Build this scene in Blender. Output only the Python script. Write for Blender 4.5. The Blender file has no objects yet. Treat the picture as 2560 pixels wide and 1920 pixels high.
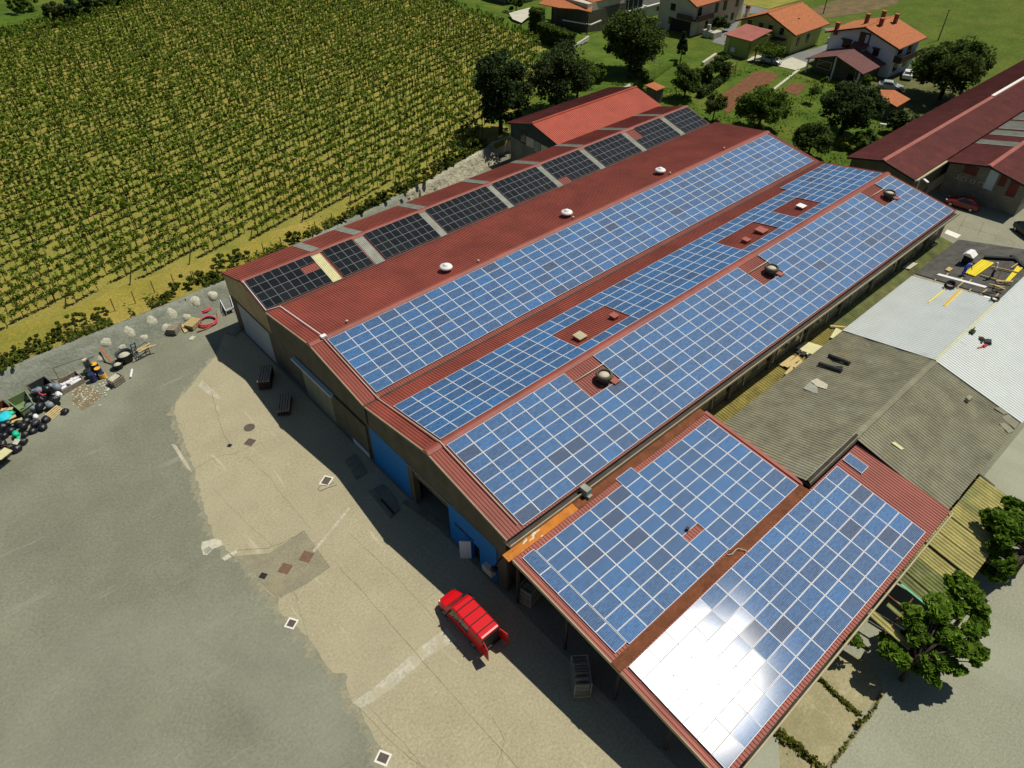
import bpy, bmesh, math, random
import numpy as np
from mathutils import Vector, Matrix
random.seed(7); RNG = np.random.default_rng(11)
SC = bpy.context.scene; COL = SC.collection
R = math.radians
# ------------------------------------------------------------------ camera survey
CAM = np.array([-18.102, -20.635, 43.909]); FPX = 1772.2
PIT, ROLL, YAW = R(41.517), R(0.179), R(48.135)
_fh = np.array([math.cos(YAW), math.sin(YAW), 0.0]); _up = np.array([0, 0, 1.0])
FW = math.cos(PIT)*_fh - math.sin(PIT)*_up
_rt = np.cross(FW, _up); _rt /= np.linalg.norm(_rt); _u = np.cross(_rt, FW)
RT = math.cos(ROLL)*_rt + math.sin(ROLL)*_u; UP = -math.sin(ROLL)*_rt + math.cos(ROLL)*_u
def at(px, py, z=0.0):
    """surveyed world point of a photo pixel (2560x1920) at height z"""
    d = FW + ((px-1280)/FPX)*RT - ((py-960)/FPX)*UP
    t = (z-CAM[2])/d[2]; p = CAM+t*d
    return (float(p[0]), float(p[1]), z)
def c(a, b, x0, y0, s): return (a/s+x0, b/s+y0)

# ------------------------------------------------------------------ object helpers
WORLD = {}
def tag(o, label=None, cat=None, group=None, kind=None):
    if label: o['label'] = label
    if cat: o['category'] = cat
    if group: o['group'] = group
    if kind: o['kind'] = kind
    return o
def thing(name, label, cat, loc=(0, 0, 0), rz=0.0, group=None):
    o = bpy.data.objects.new(name, None); COL.objects.link(o)
    o.empty_display_size = .2; o.location = loc; o.rotation_euler = (0, 0, rz)
    WORLD[o.name] = Matrix.Translation(Vector(loc)) @ Matrix.Rotation(rz, 4, 'Z')
    return tag(o, label, cat, group)
def link(name, me, parent=None, loc=None):
    o = bpy.data.objects.new(name, me); COL.objects.link(o)
    if parent is not None: o.parent = parent
    if loc is not None: o.location = loc
    return o
def dup(root, loc, rz=None, label=None, group=None, scale=None):
    def cp(o, par):
        n = o.copy(); COL.objects.link(n)
        if par is not None: n.parent = par
        for ch in o.children: cp(ch, n)
        return n
    n = cp(root, None); n.location = loc
    if rz is not None: n.rotation_euler = (0, 0, rz)
    if label: n['label'] = label
    if group: n['group'] = group
    if scale: n.scale = scale
    return n
class MB:
    """mesh builder; coordinates are world unless the thing is built in its own frame"""
    def __init__(s): s.v = []; s.f = []; s.m = []; s.k = 0
    def add(s, v, f, k=None):
        n = len(s.v); s.v += [tuple(p) for p in v]; s.f += [tuple(i+n for i in q) for q in f]
        s.m += [s.k if k is None else k]*len(f); return s
    def box(s, x0, x1, y0, y1, z0, z1, k=None):
        return s.add([(x0,y0,z0),(x1,y0,z0),(x1,y1,z0),(x0,y1,z0),(x0,y0,z1),(x1,y0,z1),(x1,y1,z1),(x0,y1,z1)],
                     [(0,3,2,1),(4,5,6,7),(0,1,5,4),(1,2,6,5),(2,3,7,6),(3,0,4,7)], k)
    def obox(s, c0, ax, ay, az, k=None):
        """box from centre and three half-axis vectors"""
        c0, ax, ay, az = map(np.array, (c0, ax, ay, az)); v = []
        for sz in (-1, 1):
            for sx, sy in ((-1,-1),(1,-1),(1,1),(-1,1)): v.append(tuple(c0+sx*ax+sy*ay+sz*az))
        return s.add(v, [(0,3,2,1),(4,5,6,7),(0,1,5,4),(1,2,6,5),(2,3,7,6),(3,0,4,7)], k)
    def bar(s, a, b, w, h=None, k=None):
        a, b = np.array(a, float), np.array(b, float); d = b-a; L = np.linalg.norm(d); d /= L
        r = np.cross(d, (0,0,1.)); r = np.array([1.,0,0]) if np.linalg.norm(r) < 1e-4 else r/np.linalg.norm(r)
        u = np.cross(r, d); h = h or w
        return s.obox((a+b)/2, d*L/2, r*w/2, u*h/2, k)
    def poly(s, pts, k=None): return s.add(pts, [tuple(range(len(pts)))], k)
    def prism(s, pts, dz, k=None):
        """extrude polygon (list of 3-D points) by vector dz"""
        n = len(pts); q = [tuple(np.array(p)+np.array(dz)) for p in pts]
        f = [tuple(range(n-1,-1,-1)), tuple(range(n,2*n))]+[(i,(i+1)%n,n+(i+1)%n,n+i) for i in range(n)]
        return s.add(list(pts)+q, f, k)
    def tube(s, path, r, n=6, k=None, close=False, caps=True):
        P = [np.array(p, float) for p in path]; m = len(P); rr = r if isinstance(r, (list, tuple)) else [r]*m
        v = []; prev = None
        for i, p in enumerate(P):
            a = P[(i-1) % m] if (close or i > 0) else p; b = P[(i+1) % m] if (close or i < m-1) else p
            d = b-a; d /= (np.linalg.norm(d)+1e-9)
            if prev is None:
                t = np.array([0,0,1.]) if abs(d[2]) < .9 else np.array([1.,0,0]); e = np.cross(d, t)
            else: e = prev-d*(prev@d)
            e /= (np.linalg.norm(e)+1e-9); prev = e; g = np.cross(d, e)
            v += [tuple(p+rr[i]*(math.cos(2*math.pi*j/n)*e+math.sin(2*math.pi*j/n)*g)) for j in range(n)]
        f = []
        for i in range(m if close else m-1):
            i2 = (i+1) % m
            f += [(i*n+j, i*n+(j+1) % n, i2*n+(j+1) % n, i2*n+j) for j in range(n)]
        if caps and not close: f += [tuple(range(n-1,-1,-1)), tuple((m-1)*n+j for j in range(n))]
        return s.add(v, f, k)
    def lathe(s, prof, c0, n=16, k=None, cap=True):
        v = []; f = []
        for r, z in prof: v += [(c0[0]+r*math.cos(2*math.pi*j/n), c0[1]+r*math.sin(2*math.pi*j/n), c0[2]+z) for j in range(n)]
        for i in range(len(prof)-1): f += [(i*n+j, i*n+(j+1) % n, (i+1)*n+(j+1) % n, (i+1)*n+j) for j in range(n)]
        if cap: f += [tuple(range(n-1,-1,-1)), tuple((len(prof)-1)*n+j for j in range(n))]
        return s.add(v, f, k)
    def build(s, name, mats, parent=None, local=False, smooth=False, bevel=0.0, seg=2):
        me = bpy.data.meshes.new(name); V = s.v
        inv = None
        if parent is not None and not local:
            inv = WORLD.get(parent.name)
            inv = inv.inverted() if inv is not None else None
            if inv is not None: V = [tuple(inv @ Vector(p)) for p in V]
        me.from_pydata([tuple(map(float, p)) for p in V], [], s.f)
        if not isinstance(mats, (list, tuple)): mats = [mats]
        for m in mats: me.materials.append(m)
        if len(mats) > 1: me.polygons.foreach_set('material_index', s.m)
        if bevel:
            bm = bmesh.new(); bm.from_mesh(me); bmesh.ops.remove_doubles(bm, verts=bm.verts, dist=1e-5)
            bmesh.ops.bevel(bm, geom=[e for e in bm.edges if e.is_manifold and e.calc_face_angle(0) > .35], offset=bevel, segments=seg, affect='EDGES', profile=.6, clamp_overlap=True)
            bm.to_mesh(me); bm.free()
        if smooth: me.polygons.foreach_set('use_smooth', [True]*len(me.polygons))
        me.update()
        o = link(name, me, parent)
        WORLD[o.name] = WORLD.get(parent.name, Matrix()) if parent is not None else Matrix()
        return o
def quads(name, V, mats, parent=None, midx=None, attr=None, loc0=None):
    """fast mesh of separate quads, V (n,4,3)"""
    V = np.asarray(V, np.float32); n = len(V)
    if loc0 is not None: V = V-np.asarray(loc0, np.float32)
    me = bpy.data.meshes.new(name); me.vertices.add(4*n); me.vertices.foreach_set('co', V.reshape(-1))
    me.loops.add(4*n); me.loops.foreach_set('vertex_index', np.arange(4*n, dtype=np.int32))
    me.polygons.add(n); me.polygons.foreach_set('loop_start', np.arange(0, 4*n, 4, dtype=np.int32))
    for m in (mats if isinstance(mats, (list, tuple)) else [mats]): me.materials.append(m)
    if midx is not None: me.polygons.foreach_set('material_index', np.asarray(midx, np.int32))
    if attr is not None:
        a = me.attributes.new('tint', 'FLOAT', 'FACE'); a.data.foreach_set('value', np.asarray(attr, np.float32))
    me.update(calc_edges=True)
    return link(name, me, parent)

# ------------------------------------------------------------------ materials
class N:
    def __init__(s, name):
        s.mat = bpy.data.materials.new(name); s.mat.use_nodes = True; s.t = s.mat.node_tree; s.t.nodes.clear()
        s.out = s.n('ShaderNodeOutputMaterial'); s.b = s.n('ShaderNodeBsdfPrincipled'); s.l(s.b.outputs[0], s.out.inputs[0])
        s.pos = None
    def n(s, t, **k):
        x = s.t.nodes.new(t)
        for a, v in k.items(): setattr(x, a, v)
        return x
    def l(s, a, b): s.t.links.new(a, b)
    def P(s, sc=(1,1,1), off=(0,0,0), rz=0):
        if s.pos is None: s.pos = s.n('ShaderNodeNewGeometry')
        m = s.n('ShaderNodeMapping'); m.inputs['Scale'].default_value = sc; m.inputs['Location'].default_value = off; m.inputs['Rotation'].default_value = (0,0,rz)
        s.l(s.pos.outputs['Position'], m.inputs['Vector']); return m.outputs[0]
    def noise(s, scale, detail=4, rough=.55, vec=None, sc=(1,1,1), dist=0, off=(0,0,0)):
        x = s.n('ShaderNodeTexNoise'); x.inputs['Scale'].default_value = scale; x.inputs['Detail'].default_value = detail
        x.inputs['Roughness'].default_value = rough; x.inputs['Distortion'].default_value = dist
        s.l(vec if vec is not None else s.P(sc, off), x.inputs['Vector']); return x.outputs['Fac']
    def ramp(s, fac, a, b, ca=(0,0,0,1), cb=(1,1,1,1)):
        x = s.n('ShaderNodeValToRGB'); x.color_ramp.elements[0].position = a; x.color_ramp.elements[1].position = b
        x.color_ramp.elements[0].color = ca; x.color_ramp.elements[1].color = cb; s.l(fac, x.inputs[0]); return x.outputs[0]
    def mix(s, fac, a, b, mode='MIX'):
        x = s.n('ShaderNodeMix', data_type='RGBA', blend_type=mode)
        for q, inp in ((fac, 0), (a, 6), (b, 7)):
            if isinstance(q, (int, float)): x.inputs[inp].default_value = q
            elif isinstance(q, (tuple, list)): x.inputs[inp].default_value = (*q[:3], 1)
            else: s.l(q, x.inputs[inp])
        return x.outputs[2]
    def math(s, op, a, b=None):
        x = s.n('ShaderNodeMath', operation=op)
        for i, q in enumerate((a, b)):
            if q is None: continue
            if isinstance(q, (int, float)): x.inputs[i].default_value = q
            else: s.l(q, x.inputs[i])
        return x.outputs[0]
    def bump(s, h, st=.3, d=.05):
        x = s.n('ShaderNodeBump'); x.inputs['Strength'].default_value = st; x.inputs['Distance'].default_value = d
        s.l(h, x.inputs['Height']); s.l(x.outputs[0], s.b.inputs['Normal'])
    def fin(s, col, rough=.8, spec=.3, metal=0):
        if isinstance(col, (tuple, list)): s.b.inputs['Base Color'].default_value = (*col[:3], 1)
        else: s.l(col, s.b.inputs['Base Color'])
        if isinstance(rough, (int, float)): s.b.inputs['Roughness'].default_value = rough
        else: s.l(rough, s.b.inputs['Roughness'])
        s.b.inputs['Specular IOR Level'].default_value = spec; s.b.inputs['Metallic'].default_value = metal
        return s.mat
def k_(c0, f): return tuple(min(1, x*f) for x in c0[:3])
def mat(name, col, rough=.75, var=.25, scale=1.5, fine=0, stains=(), bump=None, spec=.3, metal=0, sc=(1,1,1)):
    """colour with two scales of variation, shaped stains [(scale, lo, hi, colour, amount, stretch)], optional bump"""
    m = N(name)
    c1 = m.ramp(m.noise(scale, 5, .6, sc=sc), .3, .7, (*k_(col, 1-var), 1), (*k_(col, 1+var), 1))
    if fine: c1 = m.mix(.55, c1, m.ramp(m.noise(fine, 3, .7), .25, .75, (.45,.45,.45,1), (1.5,1.5,1.5,1)), 'MULTIPLY') if False else m.mix(.6, c1, m.mix(1.0, c1, m.ramp(m.noise(fine, 3, .7), .3, .7, (.4,.4,.4,1), (1,1,1,1)), 'MULTIPLY'))
    for (s_, lo, hi, cc, amt, st) in stains:
        f = m.ramp(m.noise(s_, 5, .6, sc=st, off=(s_*3.1, 1.7, .3), dist=.4), lo, hi, (0,0,0,1), (amt,amt,amt,1))
        c1 = m.mix(f, c1, cc)
    if bump: m.bump(m.noise(bump[0], 4, .65), bump[1], bump[2] if len(bump) > 2 else .03)
    return m.fin(c1, rough, spec, metal)
M = {}
def mk(key, *a, **k): M[key] = mat(key, *a, **k); return M[key]
I3 = (1,1,1)
mk('red_roof', (.255,.058,.036), .58, .22, .30, stains=[(.8,.5,.75,(.17,.048,.034),.6,(3,.35,1)), (2.2,.6,.8,(.33,.10,.07),.5,(4,.25,1)), (.25,.55,.75,(.21,.06,.042),.5,I3)], spec=.35)
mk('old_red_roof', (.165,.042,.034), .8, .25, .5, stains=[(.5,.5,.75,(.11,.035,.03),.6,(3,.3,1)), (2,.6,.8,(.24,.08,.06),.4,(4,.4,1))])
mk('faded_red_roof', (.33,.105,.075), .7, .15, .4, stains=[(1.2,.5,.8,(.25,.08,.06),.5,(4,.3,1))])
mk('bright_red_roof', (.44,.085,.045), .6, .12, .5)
mk('clay_tile', (.48,.16,.055), .85, .25, 2.5, fine=9, stains=[(.8,.5,.75,(.36,.12,.05),.6,I3)])
mk('dark_tile', (.17,.07,.06), .85, .25, 2.0, fine=9, stains=[(.8,.5,.75,(.10,.05,.045),.6,I3)])
mk('rust', (.19,.062,.022), .85, .35, 1.2, fine=7, stains=[(.7,.5,.7,(.11,.045,.022),.7,(.4,3,1)), (2.5,.6,.75,(.32,.13,.04),.6,I3)])
mk('rust_flaked', (.50,.17,.02), .8, .25, 1.5, stains=[(1.3,.56,.6,(.62,.58,.42),1,(.6,1.6,1)), (3,.62,.7,(.2,.06,.02),.8,I3)])
mk('asbestos', (.31,.295,.195), .95, .25, .7, fine=14, stains=[(.35,.5,.75,(.25,.245,.18),.75,I3), (1.1,.62,.78,(.48,.47,.39),.7,I3), (.22,.66,.74,(.42,.31,.09),.55,I3), (2.4,.6,.8,(.11,.115,.08),.6,(.6,2.5,1))], bump=(30,.3,.01))
mk('mossy_sheet', (.23,.25,.085), .95, .3, .8, fine=10, stains=[(.5,.5,.7,(.09,.10,.045),.8,(1.5,.5,1)), (.8,.6,.75,(.27,.27,.14),.7,I3), (.3,.55,.7,(.075,.12,.03),.6,I3)])
mk('ochre_sheet', (.33,.28,.075), .95, .3, .8, fine=10, stains=[(.6,.5,.7,(.12,.095,.035),.8,(.6,2,1)), (1.5,.62,.75,(.33,.29,.11),.6,I3)])
mk('yellow_sheet', (.46,.41,.14), .9, .22, .8, fine=10, stains=[(.5,.5,.72,(.19,.17,.07),.8,(2,.4,1)), (.35,.58,.7,(.15,.22,.10),.55,I3)])
mk('green_sheet', (.10,.40,.22), .6, .15, 2)
mk('white_sheet', (.66,.70,.655), .5, .05, .5, spec=.4)
mk('bitumen', (.10,.098,.082), .95, .3, 1.2, fine=12, stains=[(.5,.52,.72,(.16,.155,.12),.6,I3), (1.6,.6,.75,(.06,.06,.05),.6,I3)], bump=(14,.5,.02))
mk('screed', (.36,.33,.24), .9, .2, 1.2, fine=9)
mk('gravel', (.235,.238,.165), .95, .16, .16, fine=5.0, stains=[(.06,.48,.72,(.30,.30,.225),.55,I3), (.3,.58,.78,(.17,.17,.12),.5,I3), (.11,.62,.80,(.26,.245,.145),.5,(1,1.6,1)), (.5,.64,.72,(.30,.295,.23),.5,(.25,2.2,1)), (1.1,.66,.78,(.16,.155,.105),.6,(2,.3,1)), (.55,.74,.80,(.27,.17,.06),.55,I3), (9,.62,.75,(.33,.32,.27),.7,I3)], bump=(22,.6,.03))
mk('concrete', (.435,.39,.245), .9, .09, .3, fine=6, stains=[(.16,.5,.72,(.365,.33,.215),.7,I3), (.5,.66,.78,(.50,.39,.20),.6,I3), (1.3,.62,.72,(.34,.305,.20),.5,(.25,2.4,1)), (.9,.64,.70,(.49,.45,.31),.6,(1.8,.22,1)), (2.2,.74,.80,(.20,.175,.11),.7,I3), (.1,.62,.75,(.45,.41,.26),.6,I3)])
mk('concrete_dull', (.30,.275,.18), .92, .12, .5, fine=6, stains=[(.5,.55,.75,(.36,.30,.16),.5,I3)])
mk('chalk_strip', (.53,.50,.37), .95, .2, .9, fine=5, stains=[(.9,.5,.62,(.40,.36,.23),.9,I3)])
mk('right_yard', (.32,.325,.23), .93, .10, .12, fine=7, stains=[(.07,.5,.72,(.37,.385,.29),.7,(1,.4,1)), (.15,.6,.78,(.235,.24,.165),.6,(1,.3,1))])
mk('old_slab', (.37,.33,.18), .95, .2, .4, fine=6, stains=[(.4,.5,.7,(.25,.22,.11),.8,I3), (.9,.62,.74,(.48,.45,.32),.7,I3)])
mk('lane_concrete', (.30,.295,.20), .92, .12, .4, fine=6, stains=[(.3,.5,.7,(.24,.235,.165),.7,I3)])
mk('crack', (.22,.195,.12), .95, .2, 2)
mk('pale_plaster', (.60,.57,.42), .9, .1, 2, fine=8)
mk('white_trim', (.72,.70,.60), .7, .06, 2)
mk('iron', (.13,.105,.08), .8, .25, 6, fine=20)
mk('rusty_plate', (.17,.10,.065), .8, .2, 3)
mk('gunite', (.26,.275,.205), .95, .15, .6, fine=5, stains=[(.5,.52,.7,(.36,.37,.30),.7,(.6,1.5,1)), (.35,.6,.72,(.16,.17,.13),.7,(1.5,1,.5)), (.9,.7,.78,(.22,.13,.06),.6,I3)], bump=(1.6,.6,.2))
mk('gunite_white', (.56,.55,.40), .95, .15, 1.0, fine=4, bump=(4,.8,.12))
mk('rock_pale', (.50,.47,.33), .95, .28, .8, fine=4, stains=[(1.1,.55,.68,(.25,.24,.14),.8,(1,1,.4))], bump=(2.2,1,.3))
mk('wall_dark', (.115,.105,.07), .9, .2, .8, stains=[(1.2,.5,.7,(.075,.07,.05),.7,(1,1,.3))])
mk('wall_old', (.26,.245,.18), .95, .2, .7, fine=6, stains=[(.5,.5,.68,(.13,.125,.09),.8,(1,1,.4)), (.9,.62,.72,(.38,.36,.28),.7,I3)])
mk('translucent_tan', (.34,.27,.13), .5, .25, .6, stains=[(.7,.55,.7,(.25,.13,.07),.7,(1,1,.3))])
mk('blue_wall', (.010,.175,.50), .6, .05, 1.0, stains=[(.7,.6,.8,(.008,.13,.40),.5,(1,1,.4))])
mk('grey_gate', (.36,.39,.40), .6, .08, 1)
mk('olive_gate', (.24,.24,.16), .8, .15, .7)
mk('tan_metal', (.42,.36,.22), .7, .15, 1)
mk('steel', (.45,.46,.45), .4, .1, 2, spec=.5, metal=.7)
mk('alu', (.70,.71,.70), .45, .05, 3, spec=.5)
mk('dark_gutter', (.055,.045,.035), .8, .3, 1.5)
mk('strip_grey', (.30,.31,.25), .7, .2, 1.2, stains=[(1,.5,.7,(.22,.24,.19),.6,(3,.4,1))])
mk('strip_yellow', (.60,.57,.30), .7, .1, 1.5)
mk('black_paint', (.018,.018,.018), .6, .2, 3)
mk('dark_wood', (.09,.055,.035), .85, .3, 5)
mk('grey_wood', (.30,.26,.19), .9, .25, 4)
mk('wood', (.52,.39,.17), .8, .2, 4, sc=(1,6,1))
mk('yellow_wood', (.80,.63,.02), .7, .08, 4)
mk('orange_wood', (.62,.36,.03), .7, .12, 4)
mk('white_paint', (.74,.74,.70), .6, .05, 2)
mk('white_wall', (.60,.62,.62), .85, .08, .6)
mk('cream_wall', (.52,.47,.36), .85, .1, .6)
mk('sunlit_wall', (.58,.46,.35), .85, .08, .6)
mk('lime_wall', (.42,.44,.14), .85, .08, .6)
mk('green_wall', (.28,.33,.08), .85, .08, .6)
mk('bluegrey_wall', (.48,.56,.58), .8, .06, .6)
mk('stone_white', (.58,.56,.46), .95, .2, 1.0, fine=4)
mk('dark_window', (.012,.014,.016), .15, .2, 3, spec=.6)
mk('shutter', (.05,.03,.02), .7, .2, 3)
mk('brick_red', (.22,.07,.045), .9, .25, 4)
mk('asphalt_road', (.22,.225,.21), .92, .12, .3, fine=5)
mk('pale_paving', (.60,.58,.44), .9, .1, .6, fine=5)
mk('soil', (.20,.085,.035), .97, .25, 1.2, fine=3.5, bump=(3,.8,.15))
mk('track_soil', (.17,.125,.05), .97, .3, .5, fine=3)
mk('bark', (.07,.055,.035), .95, .3, 5)
mk('black_bag', (.012,.013,.015), .32, .3, 4, spec=.55, bump=(5,.7,.08))
mk('green_bag', (.01,.50,.24), .4, .2, 4, bump=(5,.7,.08))
mk('cyan_tarp', (.02,.55,.62), .5, .2, 3, bump=(4,.8,.1))
mk('white_bag', (.72,.71,.72), .5, .1, 4, bump=(5,.7,.08))
mk('grey_bag', (.20,.23,.26), .45, .3, 4, bump=(5,.7,.08))
mk('skip_green', (.17,.24,.10), .75, .25, 1.5, stains=[(1.5,.6,.7,(.09,.12,.06),.7,I3)])
mk('skip_dark', (.045,.060,.05), .8, .3, 1.5)
mk('drum_yellow', (.80,.42,.01), .5, .08, 3)
mk('drum_blue', (.02,.03,.09), .5, .2, 3)
mk('drum_grey', (.17,.17,.15), .6, .2, 3)
mk('mortar', (.50,.48,.36), .95, .2, 3, bump=(6,.8,.08))
mk('dark_plastic', (.035,.037,.04), .5, .2, 3)
mk('hose_pink', (.55,.05,.09), .5, .15, 3)
mk('orange_steel', (.42,.13,.035), .7, .2, 4)
mk('teal_steel', (.015,.12,.17), .5, .1, 4)
mk('car_red', (.62,.004,.008), .3, .02, 1, spec=.6)
mk('car_darkred', (.20,.012,.015), .3, .05, 1, spec=.6)
mk('car_black', (.012,.013,.015), .25, .1, 1, spec=.6)
mk('car_silver', (.42,.44,.42), .3, .05, 1, spec=.6)
mk('car_white', (.70,.71,.70), .35, .03, 1, spec=.5)
mk('tyre', (.02,.02,.02), .9, .2, 5)
mk('lamp_red', (.5,.02,.02), .3, .1, 3)
mk('glass', (.02,.035,.035), .08, .1, 1, spec=.8)
mk('skin', (.45,.26,.17), .6, .08, 8)
mk('blue_cloth', (.02,.09,.55), .85, .1, 5)
mk('dark_cloth', (.03,.035,.05), .85, .2, 5)
mk('white_cloth', (.62,.62,.64), .85, .05, 5)
mk('insulation_black', (.02,.02,.022), .8, .3, 3)
def grass(name, base, dark, dry, sc=1.0, amt=.7, fine=4.0):
    m = N(name)
    c1 = m.ramp(m.noise(.35*sc, 6, .65), .32, .68, (*dark, 1), (*base, 1))
    c1 = m.mix(m.ramp(m.noise(.12*sc, 5, .6, off=(9,4,1)), .48, .70, (0,0,0,1), (amt,amt,amt,1)), c1, dry)
    c1 = m.mix(.75, c1, m.mix(1.0, c1, m.ramp(m.noise(fine, 4, .75), .3, .72, (.35,.35,.35,1), (1,1,1,1)), 'MULTIPLY'))
    m.bump(m.noise(fine*2, 4, .7), .7, .12); M[name] = m.fin(c1, .95, .15); return M[name]
grass('lawn', (.120,.195,.016), (.060,.115,.011), (.19,.21,.03), 1.0, .7, 2.2)
grass('meadow', (.125,.180,.016), (.075,.12,.012), (.165,.18,.03), .6, .7, 1.6)
grass('field_ground', (.40,.36,.070), (.24,.25,.045), (.44,.34,.085), .9, .7)
grass('verge', (.42,.345,.060), (.27,.26,.042), (.52,.385,.09), .8, .8)
grass('weedy_ground', (.17,.175,.05), (.09,.11,.03), (.27,.25,.13), 1.2, .6)
def leafmat(name, a, b, rough=.55, trans=.25):
    m = N(name); g = m.n('ShaderNodeNewGeometry')
    col = m.ramp(g.outputs['Random Per Island'], 0, 1, (*a, 1), (*b, 1))
    col = m.mix(m.ramp(m.noise(.55, 3, .6), .38, .66), col, m.mix(1.0, col, (.62,.66,.62), 'MULTIPLY'))
    m.fin(col, rough, .12)
    tr = m.n('ShaderNodeBsdfTranslucent'); m.l(col, tr.inputs[0]); mx = m.n('ShaderNodeMixShader'); mx.inputs[0].default_value = trans
    m.l(m.b.outputs[0], mx.inputs[1]); m.l(tr.outputs[0], mx.inputs[2]); m.l(mx.outputs[0], m.out.inputs[0]); M[name] = m.mat; return m.mat
leafmat('leaf_vine', (.09,.150,.012), (.215,.285,.030), .7, .35)
leafmat('leaf_dark', (.022,.045,.014), (.070,.110,.030), .75, .3)
leafmat('leaf_mid', (.055,.100,.014), (.135,.200,.028), .75, .35)
leafmat('leaf_bright', (.075,.130,.014), (.170,.250,.028), .75, .35)
leafmat('leaf_tree', (.070,.145,.012), (.190,.300,.026), .55, .3)
leafmat('leaf_shade', (.040,.065,.016), (.105,.140,.034), .75, .35)
leafmat('leaf_hedge', (.055,.095,.012), (.130,.180,.024), .75, .35)
leafmat('leaf_weed', (.10,.125,.016), (.25,.25,.045), .75, .35)
leafmat('leaf_yellow', (.24,.26,.02), (.38,.38,.04), .75)
# solar glass: cells, busbars, a tint per panel
def cellmat(name, dark, mid, line, pitch, lw, cell=None, gap=0.0, rough=.2, grain=.5, wide=.35):
    m = N(name); uv = m.n('ShaderNodeUVMap'); uv.uv_map = 'UV'; sp = m.n('ShaderNodeSeparateXYZ'); m.l(uv.outputs[0], sp.inputs[0])
    at_ = m.n('ShaderNodeAttribute'); at_.attribute_name = 'tint'
    col = m.mix(at_.outputs['Fac'], dark, mid)
    gr = m.noise(5, 6, .8, sc=(.5,1.9,1)); col = m.mix(grain, col, m.mix(1.0, col, m.ramp(gr, .36, .62, (.22,.26,.36,1), (1.7,1.55,1.3,1)), 'MULTIPLY'))
    ln = m.math('LESS_THAN', m.math('FRACT', m.math('DIVIDE', sp.outputs[1], pitch)), lw)
    if cell: ln = m.math('MAXIMUM', ln, m.math('MAXIMUM', m.math('LESS_THAN', m.math('FRACT', m.math('DIVIDE', sp.outputs[0], cell)), gap), m.math('LESS_THAN', m.math('FRACT', m.math('DIVIDE', sp.outputs[1], cell)), gap*1.3)))
    col = m.mix(m.math('MULTIPLY', ln, .8), col, line)
    df = m.n('ShaderNodeBsdfDiffuse'); m.l(col, df.inputs[0]); gl = m.n('ShaderNodeBsdfAnisotropic'); gl.distribution = 'BECKMANN'; gl.inputs['Roughness'].default_value = rough
    g2 = m.n('ShaderNodeBsdfAnisotropic'); g2.distribution = 'BECKMANN'; g2.inputs['Roughness'].default_value = .50
    gm = m.n('ShaderNodeMixShader'); gm.inputs[0].default_value = wide; m.l(gl.outputs[0], gm.inputs[1]); m.l(g2.outputs[0], gm.inputs[2])
    fr = m.n('ShaderNodeFresnel'); fr.inputs[0].default_value = 1.42; mx = m.n('ShaderNodeMixShader'); m.l(fr.outputs[0], mx.inputs[0]); m.l(df.outputs[0], mx.inputs[1]); m.l(gm.outputs[0], mx.inputs[2])
    m.l(mx.outputs[0], m.out.inputs[0]); m.t.nodes.remove(m.b); M[name] = m.mat; return m.mat
cellmat('cell_blue', (.022,.055,.135), (.018,.125,.34), (.34,.40,.46), .0785, .10, .157, .035, .165, .75)
cellmat('cell_black', (.006,.008,.009), (.014,.017,.019), (.03,.034,.036), .0785, .08, .157, .02, .25, .3, .06)
# ------------------------------------------------------------------ terrain
def sstep(t): t = max(0, min(1, t)); return t*t*(3-2*t)
_YB = ([-400, -30, 2, 15, 29, 46, 62, 80, 120], [46.5, 46.5, 47.2, 49.3, 51.4, 55.4, 56.0, 58.5, 70])
def yb(x): return float(np.interp(x, *_YB))
def gz(x, y):
    """height of the vineyard terrace above the yard"""
    return 2.0*(1-sstep((x-84)/26)) if y >= yb(x)-.01 else 0.0
def sheet(name, pts, z, m, label=None, kind='structure'):
    b = MB(); b.poly([(p[0], p[1], z) for p in pts]); o = b.build(name, m); tag(o, label, None, None, kind)
    if o.data.polygons[0].normal.z < 0: o.data.flip_normals()
    return o
sheet('ground', [(-1500,-1500), (3000,-1500), (3000,3000), (-1500,3000)], -.06, M['meadow'])
xs = list(np.arange(-140, 84, 3.0))+list(np.arange(84, 125, 2.0)); tv = [0, .8, 2.2, 4]+list(range(7, 130, 4))+[160, 260]
b = MB(); vv = []; nx = len(xs); ny = len(tv)+1
for x in xs:
    y0 = yb(x); vv.append((x, y0+.02, -.3))
    for t in tv: vv.append((x, y0+.05+t, gz(x, y0+1)-.09*sstep((x-104)/6)+(random.uniform(-.06,.06) if .5 < t else 0)))
b.add(vv, [(i*ny+j, (i+1)*ny+j, (i+1)*ny+j+1, i*ny+j+1) for i in range(nx-1) for j in range(ny-1)])
VP = [(-90,52.3), (37.5,52.3), (47.5,59.0), (62,65.5), (84,85), (86.5,100), (89,121), (94,150), (60,186), (37,174), (20,164), (6,160), (-40,140), (-90,120)]
def inside(x, y):
    r = False; j = len(VP)-1
    for i in range(len(VP)):
        xi, yi = VP[i]; xj, yj = VP[j]
        if (yi > y) != (yj > y) and x < (xj-xi)*(y-yi)/(yj-yi)+xi: r = not r
        j = i
    return r
fld = b.build('field', [M['field_ground'], M['lawn']], smooth=True); tag(fld, kind='structure')
for p_ in fld.data.polygons: p_.material_index = 0 if (inside(p_.center.x, p_.center.y) or (p_.center.x < 52 and p_.center.y < 70)) else 1
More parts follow.
